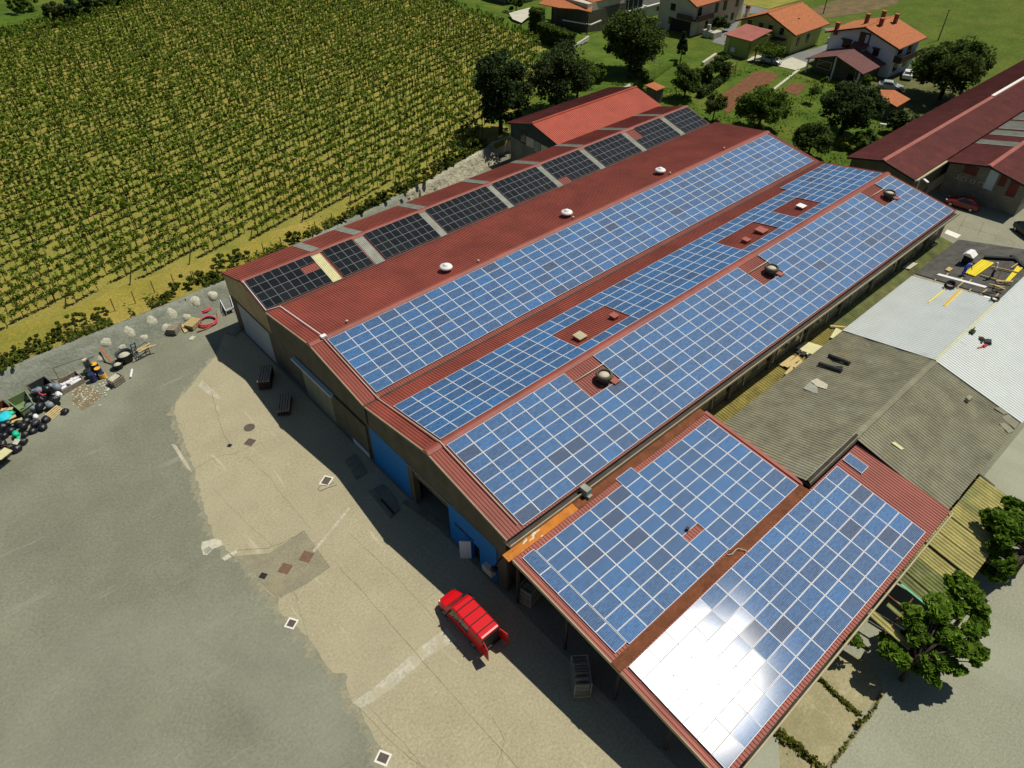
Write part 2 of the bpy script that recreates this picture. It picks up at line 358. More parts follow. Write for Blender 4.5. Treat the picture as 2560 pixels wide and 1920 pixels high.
# mown strip between the vines and the terrace edge
def vpt(x, y): return (x, y, gz(x, y)+.05)
b = MB(); n0 = 40
top = [(-40+i*2.2, 53.0+.5*math.sin(i*.9)) for i in range(n0)]
vs = []
for x, y in top: vs += [vpt(x, yb(x)+.15), vpt(x, min(y, yb(x)+8) if x < 30 else yb(x)+2.6)]
b.add(vs, [(2*i, 2*i+2, 2*i+3, 2*i+1) for i in range(n0-1)]); tag(b.build('grass_strip', M['verge'], smooth=True), kind='structure')
# yards
sheet('yard', [(-120,-90), (67.5,-90), (67.5,14), (66.6,43), (76,43), (76,56), (46,56), (29,51), (15,49), (2,47.2), (-120,46.6)], 0.0, M['gravel'])
ap = [(545,885),(516,915),(483,958),(455,990),(437,1012),(434,1029),(445,1060),(457,1093),(470,1130),(483,1168),(506,1250),(529,1330),(545,1352),(560,1368),(584,1391),(610,1405),(631,1423),(648,1458),(670,1478),(694,1498),(697,1524),(716,1545),(741,1565),(770,1591),(790,1624),(810,1654),(833,1683),(862,1683),(868,1730),(880,1752),(897,1770),(920,1816),(935,1846),(949,1874),(961,1922)]
app = [at(*p) for p in ap]+[(-14,-9), (-12,-40), (-.2,-40), (-.2,41.5), (-1.5,41.7)]
def ragged(P, step, jit):
    out = []
    for i in range(len(P)-1):
        a, d = np.array(P[i][:2]), np.array(P[i+1][:2]); n_ = max(1, int(np.linalg.norm(d-a)/step)); t = (d-a)/(np.linalg.norm(d-a)+1e-9)
        for j in range(n_): q = a+(d-a)*j/n_+np.array([-t[1], t[0]])*random.gauss(0, jit); out.append((q[0], q[1], 0))
    return out
edge = [at(*p) for p in ap]; rest_ = app[len(ap):]
sheet('apron', ragged(edge, .3, .06)+[edge[-1]]+rest_, .006, M['concrete'])
mk('apron_edge', (.31,.295,.195), .95, .2, 1.2, fine=5, stains=[(1.5,.5,.6,(.235,.238,.165),1,I3)])
sheet('apron_fringe', ragged([(p[0]-.38-.3*random.random(), p[1]-.25*random.random(), 0) for p in edge], .25, .17)+[edge[-1]]+rest_, .003, M['apron_edge'])
def pxsheet(name, pts, z, m): return sheet(name, [at(*p) for p in pts], z, m)
pxsheet('apron_patch', [(584,1391),(672,1383),(761,1327),(826,1418),(760,1462),(694,1497),(648,1457),(631,1423)], .010, M['concrete_dull'])
pxsheet('chalk_strip', [(1117,1570),(1141,1600),(1060,1650),(1000,1705),(934,1754),(905,1770),(880,1757),(940,1715),(1000,1662),(1050,1618)], .010, M['chalk_strip'])
b = MB()
def crack(pts, w=.05, z=.013):
    w = w*.6
    P = [at(p[0], p[1], z) for p in pts]; Q = []
    for i in range(len(P)-1):
        n_ = 6
        for j in range(n_):
            t = j/n_; q = [P[i][k]+(P[i+1][k]-P[i][k])*t for k in range(2)]
            if 0 < i+j: q = [q[0]+random.uniform(-.05,.05), q[1]+random.uniform(-.05,.05)]
            Q.append(q)
    Q.append(P[-1][:2])
    for i in range(len(Q)-1):
        a, d = np.array(Q[i]), np.array(Q[i+1]); t = (d-a)/(np.linalg.norm(d-a)+1e-6); nn = np.array([-t[1], t[0]])*w/2*random.uniform(.5,1.3)
        b.add([(*(a-nn), z), (*(d-nn), z), (*(d+nn), z), (*(a+nn), z)], [(0,1,2,3)])
for pts, w in (([(523,960),(545,1040),(555,1075),(574,1112)], .07), ([(486,1173),(520,1150),(560,1137),(583,1136),(600,1128)], .06), ([(617,1142),(670,1190),(720,1255),(775,1320)], .05),
               ([(535,1225),(580,1270),(630,1320),(680,1365)], .04), ([(590,1376),(670,1370),(710,1355),(761,1327)], .12), ([(700,1494),(760,1462),(826,1416)], .07), ([(850,1420),(960,1540),(1060,1655),(1150,1760),(1262,1880),(1300,1925)], .06),
               ([(1165,1640),(1000,1450),(870,1330)], .04), ([(897,1770),(960,1835),(1060,1925)], .05), ([(915,1760),(1010,1860),(1063,1920)], .05), ([(770,1591),(735,1480),(745,1500)], .04),
               ([(700,1092),(640,1112),(610,1122)], .04), ([(1230,1790),(1262,1850),(1240,1925)], .05), ([(1000,1545),(1100,1470),(1160,1440)], .03)): crack(pts, w)
tag(b.build('apron_cracks', M['crack']), kind='structure')
pxsheet('pale_joint', [(781,1377),(872,1268),(876,1272),(786,1382)], .012, M['chalk_strip'])
pxsheet('pale_mark', [(428,1110),(440,1112),(470,1160),(480,1180),(468,1172)], .008, M['chalk_strip'])
pxsheet('pale_mark', [(505,950),(545,985),(550,1000),(520,985),(495,965)], .011, M['chalk_strip'])
sheet('right_yard', [(-3.0,-17.75), (52,-17.75), (70,-20), (70,-90), (-40,-90)], .004, M['right_yard'])
sl = [at(*c(a, b_, 2000, 1450, 3.53)) for a, b_ in ((-200,1250), (120,870), (330,600), (600,720), (760,960), (715,1000), (530,1200), (250,1640), (-160,1930))]
sheet('old_slab', sl, .010, M['old_slab'])
sheet('lane', [(67.3,-60), (140,-60), (140,0), (84.5,8.6), (70,14), (66.9,8)], .012, M['lane_concrete'])
b = MB()
for px in ((2415,540,2388,590),(2460,555,2443,592),(2492,592,2487,602),(2535,608,2533,616),(2400,562,2540,605)):
    p, q = at(px[0], px[1], .018), at(px[2], px[3], .018); b.bar((p[0],p[1],.014), (q[0],q[1],.014), .12, .006)
tag(b.build('lane_joints', M['crack']), kind='structure')
pxsheet('threshold_slab', [(2361,583),(2368,574),(2403,588),(2392,596)], .02, M['white_trim'])
# gardens behind the halls
sheet('lawn', [(66.9,14), (83,14), (110,24), (113,45), (111,57), (104,72), (88,71), (84,60), (76,56), (76,43), (66.9,43)], -.02, M['lawn'])
def poly_at(name, pts, z, m): return sheet(name, [at(p[0], p[1]) for p in pts], z, m)
sb = lambda a, b_: c(a, b_, 1700, 180, 3.687)
poly_at('vegetable_bed', [sb(690,0), sb(800,-5), sb(915,30), sb(850,90), sb(640,180), sb(560,265), sb(470,370), sb(430,380), sb(365,300), sb(365,220)], .03, M['soil'])
poly_at('vegetable_bed', [sb(1030,100), sb(1180,130), sb(1080,215), sb(945,175)], .03, M['soil'])
yy = lambda a, b_: c(a, b_, 1780, 0, 3.8138)
poly_at('garden_path', [yy(580,845), yy(597,855), yy(838,668), yy(822,655)], .03, M['pale_paving'])
poly_at('patio', [yy(325,580), yy(420,518), yy(640,595), yy(760,545), yy(910,600), yy(915,625), yy(805,672), yy(600,625), yy(480,590)], .03, M['pale_paving'])
poly_at('driveway', [yy(640,592), yy(740,525), yy(1000,455), yy(1160,400), yy(1180,300), yy(1075,290), yy(1070,270), yy(1200,260), yy(1190,430), yy(1080,520), yy(905,600)], .02, M['asphalt_road'])
kk = lambda a, b_: c(a, b_, 1640, 0, 3.175)
poly_at('road', [kk(540,45), kk(560,15), kk(700,35), kk(850,65), kk(1300,160), kk(1290,180), kk(830,105), kk(690,110), kk(640,95)], -.01, M['asphalt_road'])
poly_at('driveway', [kk(445,335), kk(535,358), kk(600,290), kk(660,180), kk(690,110), kk(640,95), kk(560,120), kk(520,240)], .0, M['asphalt_road'])
poly_at('dirt_track', [(1955,48),(2010,30),(2090,0),(2180,-40),(2290,-60),(2240,10),(2170,30),(2060,45),(2000,55)], -.03, M['track_soil'])
poly_at('dry_verge', [kk(700,30), kk(900,70), kk(960,50), kk(1250,-30), kk(1000,-60), kk(700,-60), kk(560,0)], -.03, M['field_ground'])
poly_at('sandy_path', [c(800,185,1020,0,3.175), c(965,140,1020,0,3.175), c(975,200,1020,0,3.175), c(900,265,1020,0,3.175), c(830,235,1020,0,3.175)], .0, M['pale_paving']).location.z = 2.08
sheet('back_yard', [(104,20), (128,20), (128,33), (114,36), (106,31)], .01, M['weedy_ground'])

# ------------------------------------------------------------------ ribbed and corrugated sheets
def ribbed(mb, x0, x1, top, bot, pitch=.25, h=.04, kind='rib', nseg=1, x0b=None, x1b=None, sag=0.0, k=None):
    """sheet between the edge line (x0..x1 at top=(y,z)) and the line (x0b..x1b at bot), ribs running down the slope"""
    x0b = x0 if x0b is None else x0b; x1b = x1 if x1b is None else x1b
    n = max(1, round((x1-x0)/pitch)); us = []; hs = []
    prof = ((0,0),(.62,0),(.70,1),(.90,1)) if kind == 'rib' else tuple((i/8, .5+.5*math.sin(2*math.pi*i/8)) for i in range(8))
    for i in range(n):
        for u, hh in prof: us.append((i+u)/n); hs.append(hh*h)
    us.append(1.0); hs.append(prof[0][1]*h)
    m = len(us); v = []
    for j in range(nseg+1):
        t = j/nseg; y = top[0]+(bot[0]-top[0])*t; z = top[1]+(bot[1]-top[1])*t-sag*math.sin(math.pi*t)
        for u, hh in zip(us, hs):
            xa, xb = x0+(x1-x0)*u, x0b+(x1b-x0b)*u
            v.append((xa+(xb-xa)*t, y, z+hh))
    f = [(j*m+i, (j+1)*m+i, (j+1)*m+i+1, j*m+i+1) for j in range(nseg) for i in range(m-1)]
    if (bot[0]-top[0]) > 0: f = [q[::-1] for q in f]
    return mb.add(v, f, k)
def P2(a, b_, t): return (a[0]+(b_[0]-a[0])*t, a[1]+(b_[1]-a[1])*t)

# ------------------------------------------------------------------ the big three-gabled hall
EA, RA, VAB, RB, VBC, RC, EC = (41.75,6.40), (36.92,7.76), (32.68,6.55), (24.64,7.65), (16.70,6.24), (8.49,7.62), (0.0,6.17)
LX, LA = 66.76, 65.7
hall = thing('factory_hall', 'long three gabled hall with ribbed red roofs and a blue gated front', 'hall', (0, 0, 0))
def slope(top, bot, x1, m='red_roof', name='roof_slope', x0=0.0, **k):
    b = MB(); ribbed(b, x0, x1, top, bot, .25, .045, **k); return b.build(name, M[m], hall)
EPS = .0
slope(RA, EA, LA); slope(RA, (32.76,6.572), LA); slope(RB, (32.60,6.56), LX); slope(RB, (16.78,6.255), LX); slope(RC, (16.62,6.255), LX); slope(RC, EC, LX)
def ridge(name, p, x1, m='red_roof', w=.36, hh=.09, x0=-.04):
    b = MB(); prof = [(-w, -.085), (-w, -.05), (-.08, hh-.01), (.08, hh-.01), (w, -.05), (w, -.085)]
    v = [(x, p[0]+a, p[1]+z+.045) for x in (x0, x1+.04) for a, z in prof]; n = len(prof)
    b.add(v, [(i, i+1, n+i+1, n+i) for i in range(n-1)]+[tuple(range(n)), tuple(range(2*n-1, n-1, -1))]); return b.build(name, M[m], hall)
ridge('ridge_cap', RA, LA); ridge('ridge_cap', RB, LX); ridge('ridge_cap', RC, LX)
for p, x1 in ((VAB, LA), (VBC, LX)):
    b = MB(); b.box(-.05, x1, p[0]-.09, p[0]+.09, p[1]-.02, p[1]+.035); b.build('valley_gutter', M['dark_gutter'], hall)
# front facade at x = 0.03
def facade(name, prof_pts, m, x=.03, th=.12):
    b = MB(); b.prism([(x, y, z) for y, z in prof_pts], (th, 0, 0)); return b.build(name, M[m], hall)
facade('gable_cladding', [(41.6,4.1), (41.6,6.36), RA[:1]+(7.70,), (32.75,6.5), (32.75,4.1)], 'translucent_tan', .02)
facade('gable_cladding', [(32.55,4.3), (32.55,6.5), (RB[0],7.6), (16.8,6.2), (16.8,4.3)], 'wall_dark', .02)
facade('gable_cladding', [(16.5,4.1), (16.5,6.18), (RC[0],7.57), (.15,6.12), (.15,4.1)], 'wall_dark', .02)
for y0, y1, z0, z1 in ((39.95,41.65,0,4.1), (32.6,33.5,0,4.1), (33.5,39.95,3.75,4.1), (27.5,32.6,0,4.3), (22.4,27.5,3.6,4.3), (16.7,22.4,0,4.3), (16.5,16.7,0,4.3), (10.75,11.35,0,4.1), (6.35,10.75,3.35,4.1), (0.12,1.1,0,4.1), (2.95,3.85,2.15,2.2)):
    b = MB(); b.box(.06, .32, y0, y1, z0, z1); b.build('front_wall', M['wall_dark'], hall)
b = MB(); b.box(0.0, .14, 33.55, 40.0, .03, 3.75); b.build('sliding_gate', M['grey_gate'], hall)['label'] = 'pale grey sliding gate in the smallest gable'
b = MB(); b.box(0.0, .14, 22.35, 27.6, .03, 3.6)
for y in (23.6, 24.9, 26.2): b.box(-.02, 0, y-.03, y+.03, .05, 3.6)
b.build('sliding_gate', M['olive_gate'], hall)['label'] = 'olive sliding gate of the middle gable'
b = MB(); b.box(-.35, .02, 21.9, 28.6, 3.75, 3.95); b.build('gate_rail', M['bluegrey_wall'], hall)
b = MB(); b.box(-.12, .03, 17.0, 22.3, .2, 3.9); b.build('lean_panel', M['wall_dark'], hall)
b = MB(); b.box(-.14, .0, 17.1, 19.6, .05, .62); b.build('white_plinth', M['bluegrey_wall'], hall)
for y0, y1 in ((11.35,16.55), (3.85,6.38), (1.1,2.95)):
    b = MB(); b.box(0.0, .3, y0, y1, .05, 4.1); b.build('blue_wall', M['blue_wall'], hall)
b = MB(); b.box(0.0, .3, 2.95, 3.85, 2.2, 4.1); b.build('blue_wall', M['blue_wall'], hall)
b = MB(); b.box(-.04, .02, 6.2, 11.4, 4.02, 4.10); b.build('lintel_flashing', M['steel'], hall)
b = MB(); b.box(-.05, .45, 10.68, 11.35, 0, 4.0); b.build('gate_jamb', M['wall_dark'], hall)
b = MB(); b.bar((-.05,3.9,.02), (-.05,3.9,2.05), .05); dl = MB(); dl.obox((-.33,4.18,1.07), (.30,-.28,0), (.018,.02,0), (0,0,1.02)); d_ = dl.build('door_leaf', M['white_paint'], hall); d_['label'] = 'white door leaf standing open'
h_ = MB(); h_.tube([(-.55,4.30,1.05), (-.60,4.24,1.05), (-.52,4.14,1.05)], .015); h_.build('door_handle', M['steel'], d_)
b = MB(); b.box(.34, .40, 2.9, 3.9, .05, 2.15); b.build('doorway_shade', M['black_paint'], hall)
b = MB(); b.box(-.42, .0, 1.2, 2.2, .9, 1.55); ac = b.build('air_conditioner', M['cream_wall'], None, bevel=.03); tag(ac, 'small cream air conditioning box on the blue wall by the open door', 'air conditioner')
b = MB(); b.tube([(.0,.55,3.75), (-.35,.5,3.7), (-.7,.45,3.45)], .05); b.lathe([(.22,-.1), (.26,.02), (.16,.14), (.05,.2)], (-.78,.42,3.32), 12); fl = b.build('flood_lamp', M['black_paint'])
tag(fl, 'dark flood lamp on the front corner of the blue wall', 'lamp')
cu = bpy.data.curves.new('sign_lettering', 'FONT'); cu.body = 'GARBONET'; cu.size = .42; cu.extrude = .012; cu.align_x = 'LEFT'
so = bpy.data.objects.new('sign_lettering', cu); COL.objects.link(so); so.parent = hall; so.matrix_world = Matrix(((0,0,-1,-.015), (-1,0,0,5.75), (0,1,0,2.25), (0,0,0,1))); cu.materials.append(M['drum_blue'])
bpy.context.view_layer.update(); _me = bpy.data.meshes.new_from_object(so.evaluated_get(bpy.context.evaluated_depsgraph_get())); _mw = so.matrix_local.copy(); bpy.data.objects.remove(so); so = link('sign_lettering', _me, hall); so.matrix_local = _mw
# verge trim along the front edges
def trim(a, b_, m='tan_metal', x=-.035):
    t = MB(); t.prism([(x, a[0], a[1]-.16), (x, b_[0], b_[1]-.16), (x, b_[0], b_[1]+.02), (x, a[0], a[1]+.02)], (.05,0,0)); return t.build('verge_trim', M[m], hall)
for a, b_ in ((EA,RA), (RA,VAB), (VAB,RB), (RB,VBC), (VBC,RC), (RC,EC)): trim(a, b_, 'tan_metal' if a in (VAB, RB, VBC, RC) else 'old_red_roof')
# side walls, back wall
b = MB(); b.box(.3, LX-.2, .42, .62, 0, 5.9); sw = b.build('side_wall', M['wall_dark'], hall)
for i in range(21):
    x = 2.2+i*3.05
    w_ = MB(); w_.box(x, x+1.9, .375, .43, 3.7, 5.1); w = w_.build('window', M['dark_window'], sw)
    w_ = MB()
    for q in (x-.03, x+.93, x+1.87): w_.box(q, q+.06, .35, .415, 3.66, 5.14)
    w_.box(x, x+1.9, .352, .41, 3.64, 3.7); w_.build('window_frame', M['steel'], w)
for i in range(11):
    b = MB(); b.box(.9+i*6.1, 1.25+i*6.1, .2, .5, 0, 5.85); b.build('pilaster', M['wall_dark'], hall)
b = MB(); b.box(.3, LA-.2, 41.35, 41.6, 0, 6.2); b.build('side_wall', M['wall_old'], hall)
b = MB(); b.prism([(LX-.3,.4,0), (LX-.3,.4,6.1), (LX-.3,RC[0],7.5), (LX-.3,VBC[0],6.1), (LX-.3,RB[0],7.5), (LX-.3,VAB[0],6.4), (LX-.3,32.6,0)], (.2,0,0)); b.build('back_wall', M['wall_old'], hall)
b = MB(); b.prism([(LA-.3,32.5,0), (LA-.3,32.5,6.4), (LA-.3,RA[0],7.6), (LA-.3,41.5,6.3), (LA-.3,41.5,0)], (.2,0,0)); b.build('back_wall', M['wall_old'], hall)
b = MB()   # deep tan gutter along the outer eave
b.box(-.05, LX+.1, -.42, -.36, 5.80, 6.02); b.box(-.05, LX+.1, -.42, .4, 5.78, 5.82); b.box(-.05, LX+.1, .1, .16, 5.82, 6.06); b.build('eave_gutter', M['tan_metal'], hall)
b = MB(); b.box(-.02, LX, -.36, .1, 5.822, 5.85); b.build('gutter_bed', M['dark_gutter'], hall)
b = MB(); b.box(6.6, 7.1, -.75, -.05, 5.7, 6.35); b.box(6.65, 7.05, -.95, -.75, 5.3, 5.9); rb = b.build('rain_hopper', M['strip_grey'], hall, bevel=.03)
for i in range(14): b = MB(); b.tube([(4.5+i*4.55, .3, 5.75), (4.9+i*4.55, .3, 3.0)], .035, 5); b.build('stay_rod', M['steel'], hall)
# grey light strips on the far slope of the smallest gable, and between the black arrays
dA = np.array([VAB[0]-RA[0], VAB[1]-RA[1]]); dA /= np.linalg.norm(dA)
def strip(x0, x1, a, b_, m, s0, s1, name='light_strip'):
    d = np.array([b_[0]-a[0], b_[1]-a[1]]); d /= np.linalg.norm(d); q = MB()
    ribbed(q, x0, x1, (a[0]+d[0]*s0, a[1]+d[1]*s0+.05), (a[0]+d[0]*s1, a[1]+d[1]*s1+.05), .18, .03); return q.build(name, M[m], hall)
for x0, x1 in ((7.5,8.5), (12.4,13.4), (20.5,21.5), (29.6,30.5), (37.4,38.3), (45.0,45.9), (53.0,53.9), (60.3,61.1)): strip(x0, x1, RA, EA, 'strip_grey', .4, 5.0)
strip(7.02, 8.0, RA, VAB, 'strip_yellow', .3, 4.3)
for x0, x1 in ((11.85,12.9), (19.88,20.68), (29.2,30.0), (36.95,37.65), (44.05,44.9), (51.75,52.6), (59.45,60.4)): strip(x0, x1, RA, VAB, 'strip_grey', .3, 4.35)

# ------------------------------------------------------------------ solar panels
PL = 1.66
def panel_mesh(L, W, tints, cellkey, frame, uvrot=False):
    out = []
    for t in tints:
        fb = MB(); fw_ = .029 if cellkey == 'cell_blue' else .016; g = .007
        L2, W2 = L/2-g, W/2-g
        for x0, x1, y0, y1 in ((-L2,L2,-W2,-W2+fw_), (-L2,L2,W2-fw_,W2), (-L2,-L2+fw_,-W2+fw_,W2-fw_), (L2-fw_,L2,-W2+fw_,W2-fw_)): fb.box(x0, x1, y0, y1, -.035, .012)
        if cellkey == 'cell_black': fb.box(-.012, .012, -W2+fw_, W2-fw_, -.03, .010)
        me = bpy.data.meshes.new('solar_panel'); me.from_pydata(fb.v, [], fb.f); me.materials.append(M[frame]); me.update()
        a, w = L2-fw_, W2-fw_
        gm = bpy.data.meshes.new('cell_sheet'); gm.from_pydata([(-a,-w,.006), (a,-w,.006), (a,w,.006), (-a,w,.006)], [], [(0,1,2,3)]); gm.materials.append(M[cellkey])
        uvl = gm.uv_layers.new(name='UV'); co = [(0,0), (2*a,0), (2*a,2*w), (0,2*w)]
        for i, q in enumerate(co): uvl.data[i].uv = (q[1], q[0]) if uvrot else q
        at_ = gm.attributes.new('tint', 'FLOAT', 'FACE'); at_.data[0].value = t; gm.update(); out.append((me, gm, t, L, W))
    return out
mk('panel_frame', (.64,.66,.66), .5, .04, 3, spec=.4)
mk('panel_frame_grey', (.24,.25,.25), .5, .05, 3, spec=.4)
TB = [0.0, .22, .34, .42, .5, .55, .6, .66, .72, .8, .92]
BLUE = panel_mesh(1.653, 1.003, TB, 'cell_blue', 'panel_frame'); BLUEP = panel_mesh(1.003, 1.62, [.3,.45,.6], 'cell_blue', 'panel_frame', True)
DARK = panel_mesh(1.69, 1.0, [.2,.5,.8], 'cell_black', 'panel_frame_grey')
ORD = 'first second third fourth fifth sixth seventh eighth ninth tenth eleventh twelfth thirteenth fourteenth fifteenth sixteenth seventeenth eighteenth nineteenth twentieth'.split()
TENS = {2:'twenty', 3:'thirty'}
def ordn(n): return ORD[n-1] if n <= 20 else (TENS[n//10]+('-'+ORD[n % 10-1] if n % 10 else '')).replace('thirty', 'thirty') if n not in (30,) else 'thirtieth'
slots = []   # (pos, normal dir down-slope, set, row, col, family)
ARR = {'1': ((24.162,7.683), (17.216,6.453), 1.486, 65.932, 39, 7, 'on the middle gable'),
       '2': ((8.835,7.682), (14.801,6.68), 1.488, 66.077, 39, 6, 'on the darker valley slope'),
       '3': ((8.078,7.673), (.119,6.308), 1.48, 66.223, 39, 8, 'on the wide gutter slope'),
       '4': ((-1.542,5.639), (-9.572,4.833), 1.134, 19.391, 11, 8, 'on the upper lean-to'),
       '5': ((-10.431,4.806), (-17.431,3.816), .033, 23.236, 14, 7, 'on the lower lean-to')}
def put(key, col, row, fam, r, cc, xoff=0):
    (y0,z0), (y1,z1), xa, xb, nc, nr, _ = ARR[key]; t = (row+.5)/nr
    slots.append(((xa+(col+.5)*(xb-xa)/nc+xoff, y0+(y1-y0)*t, z0+(z1-z0)*t), (y1-y0, z1-z0), key, fam, r, cc))
for key, A in ARR.items():
    nc, nr = A[4], A[5]
    for cc in range(nc):
        for r in range(nr+(1 if key == '2' and cc >= 33 else 0)):
            if key == '2' and 1 <= r <= 3 and (9 <= cc <= 12 or 23 <= cc <= 26 or 29 <= cc <= 31): continue
            if key == '3' and r <= 2 and cc in (7, 8, 21, 22, 35, 36): continue
            rr = r
            if key == '4' and cc == 5: rr = r-.64 if r < 6 else r-.06
            put(key, cc, rr, 'B', r, cc, .05 if key == '5' and cc < 7 else 0)
for i in range(5): put('4', -.82, (i+.5)*8.0/5-.5-.18, 'P', i, -1)
put('5', 13.84+.5, .25, 'P', 0, 14)
def mtx(p, d):
    d = np.array([0, d[0], d[1]]); d /= np.linalg.norm(d); X = np.array([1.,0,0]); Y = -d if d[1] < 0 else d
    Z = np.cross(X, Y)
    a, b_ = random.gauss(0, .0045), random.gauss(0, .0045)
    m = Matrix(((X[0],Y[0],Z[0],p[0]), (X[1],Y[1],Z[1],p[1]), (X[2],Y[2],Z[2],p[2]), (0,0,0,1)))
    return m @ Matrix.Rotation(a, 4, 'X') @ Matrix.Rotation(b_, 4, 'Y')
slots.sort(key=lambda s: np.linalg.norm(np.array(s[0])-CAM))
GRP = {k: 'blue solar panels '+A[6] for k, A in ARR.items()}
rest_f, rest_g = [], []
seen_lab = {}
for i, (p, d, key, fam, r, cc) in enumerate(slots):
    mt = mtx(p, d); pool = BLUEP if fam == 'P' else BLUE
    t = min(len(pool)-1, max(0, int(random.gauss(.55, .24)*len(pool)))); me, gm, tint, L, W = pool[t]
    if i < 300:
        o = link('solar_panel', me); o.matrix_world = mt
        if fam == 'P' and key == '4': lab = f'blue panel {ordn(r+1)} in the narrow turned edge strip of the upper lean-to'
        elif fam == 'P': lab = 'lone turned blue panel at the back end of the lower lean-to array'
        else: lab = f'blue panel {ordn(r+1)} row down and {ordn(cc+1)} column back {ARR[key][6]}'
        w_ = lab.split(); assert len(w_) <= 16, lab
        tag(o, lab, 'solar panel', GRP[key]); g = link('cell_sheet', gm, o)
    else:
        rest_f.append((mt, me)); rest_g.append((mt, gm, tint))
def join(name, items, key, withuv, parent=None):
    V = []; F = []; T = []; U = []
    for it in items:
        mt, me = it[0], it[1]; n = len(V); V += [tuple(mt @ v.co) for v in me.vertices]
        for p_ in me.polygons: F.append(tuple(n+q for q in p_.vertices))
        if withuv: T.append(it[2]); U += [tuple(u.uv) for u in me.uv_layers[0].data]
    me = bpy.data.meshes.new(name); me.from_pydata(V, [], F); me.materials.append(M[key])
    if withuv:
        ul = me.uv_layers.new(name='UV'); ul.data.foreach_set('uv', [q for u in U for q in u])
        a = me.attributes.new('tint', 'FLOAT', 'FACE'); a.data.foreach_set('value', T)
    return link(name, me, parent)
pf = join('solar_panels', rest_f, 'panel_frame', False); tag(pf, 'blue solar panels farther back on the three long slopes', 'solar panels', kind='stuff')
join('cell_sheets', rest_g, 'cell_blue', True, pf)
# black arrays on the smallest gable
blocks = [(.25,4,'front'), (8.3,2,'second'), (13.08,4,'third'), (20.75,5,'fourth'), (30.1,4,'fifth'), (37.7,4,'sixth'), (44.97,4,'seventh'), (52.68,4,'eighth'), (60.5,3,'rearmost')]
for x0, nb, nm in blocks:
    pit = 1.69 if nm not in ('rearmost','sixth') else (1.66 if nm == 'rearmost' else 1.58)
    for cc in range(nb):
        for r in range(4):
            if (nm == 'front' and cc == 3 and r == 1) or (nm == 'eighth' and cc == 0 and r < 2) or (nm == 'sixth' and cc == 0 and r == 3): continue
            s = .24+(r+.5)*1.0; p = (x0+(cc+.5)*pit, RA[0]+dA[0]*s, RA[1]+dA[1]*s+.13)
            me, gm, t, L, W = DARK[random.randrange(3)]
            o = link('black_solar_panel', me); o.matrix_world = mtx(p, tuple(dA)); o.scale = (pit/1.69*.997, 1, 1)
            tag(o, f'black solar panel {ordn(r+1)} row down and {ordn(cc+1)} column back in the {nm} black array', 'solar panel', 'black solar panels on the smallest gable'); link('cell_sheet', gm, o)
# conduits
def conduit(name, pts, r, m, label):
    b = MB(); b.tube(pts, r, 6); o = b.build(name, M[m], smooth=True); return tag(o, label, 'pipe')
def onslope(a, b_, s, x, dz=.12):
    d = np.array([b_[0]-a[0], b_[1]-a[1]]); d /= np.linalg.norm(d); return (x, a[0]+d[0]*s, a[1]+d[1]*s+dz)
conduit('cable_duct', [onslope(RA,VAB,.15,.1), onslope(RA,VAB,4.35,.1), onslope(RB,VAB,7.9,1.35), onslope(RB,VAB,.1,1.35,.16)], .05, 'alu', 'grey cable duct bent down from the black panels to the middle ridge')
conduit('cable_duct', [onslope(RB,VBC,.1,1.25,.16), onslope(RB,VBC,7.6,1.25), (1.25,16.7,6.5), onslope(RC,VBC,8.0,1.25), onslope(RC,VBC,.05,1.25,.2), onslope(RC,EC,8.2,1.25)], .045, 'cream_wall', 'cream cable duct along the front ends of the blue arrays')
for cx in (7, 21, 35):
    x0 = 1.48+cx*PL; conduit('cable_duct', [onslope(RC,EC,1.55,x0-.1,.14), onslope(RC,EC,1.55,x0+PL*2+.1,.14)], .045, 'cream_wall', f'short cream duct crossing the {"front" if cx==7 else "middle" if cx==21 else "rear"} roof cut-out with a round vent')
b = MB(); b.box(1.1, 1.6, RB[0]-.28, RB[0]+.1, RB[1]+.1, RB[1]+.3); tag(b.build('junction_box', M['white_paint'], bevel=.03), 'white junction box on the front end of the middle ridge', 'box')
# mushroom vents on the middle gable
for i, px in enumerate(((1115,680), (1415,540), (1643,432))):
    x = (15.5, 31.6, 47.0)[i]; p = onslope(RB, VAB, 1.62, x, 0)
    t = thing('mushroom_vent', ('nearest','middle','farthest')[i]+' of three white mushroom vents on the dark red slope', 'roof vent', p, group='white mushroom vents')
    q = MB(); q.lathe([(.42,-.05), (.42,.35), (.40,.36)], (0,0,0), 18); q.build('vent_pipe', M['old_red_roof'], t, local=True, smooth=False)
    q = MB(); q.lathe([(.40,.30), (.58,.36), (.64,.45), (.58,.54), (.42,.62), (.27,.66), (.25,.74), (.1,.78)], (0,0,0), 20); q.build('vent_hood', M['white_paint'], t, local=True, smooth=True)
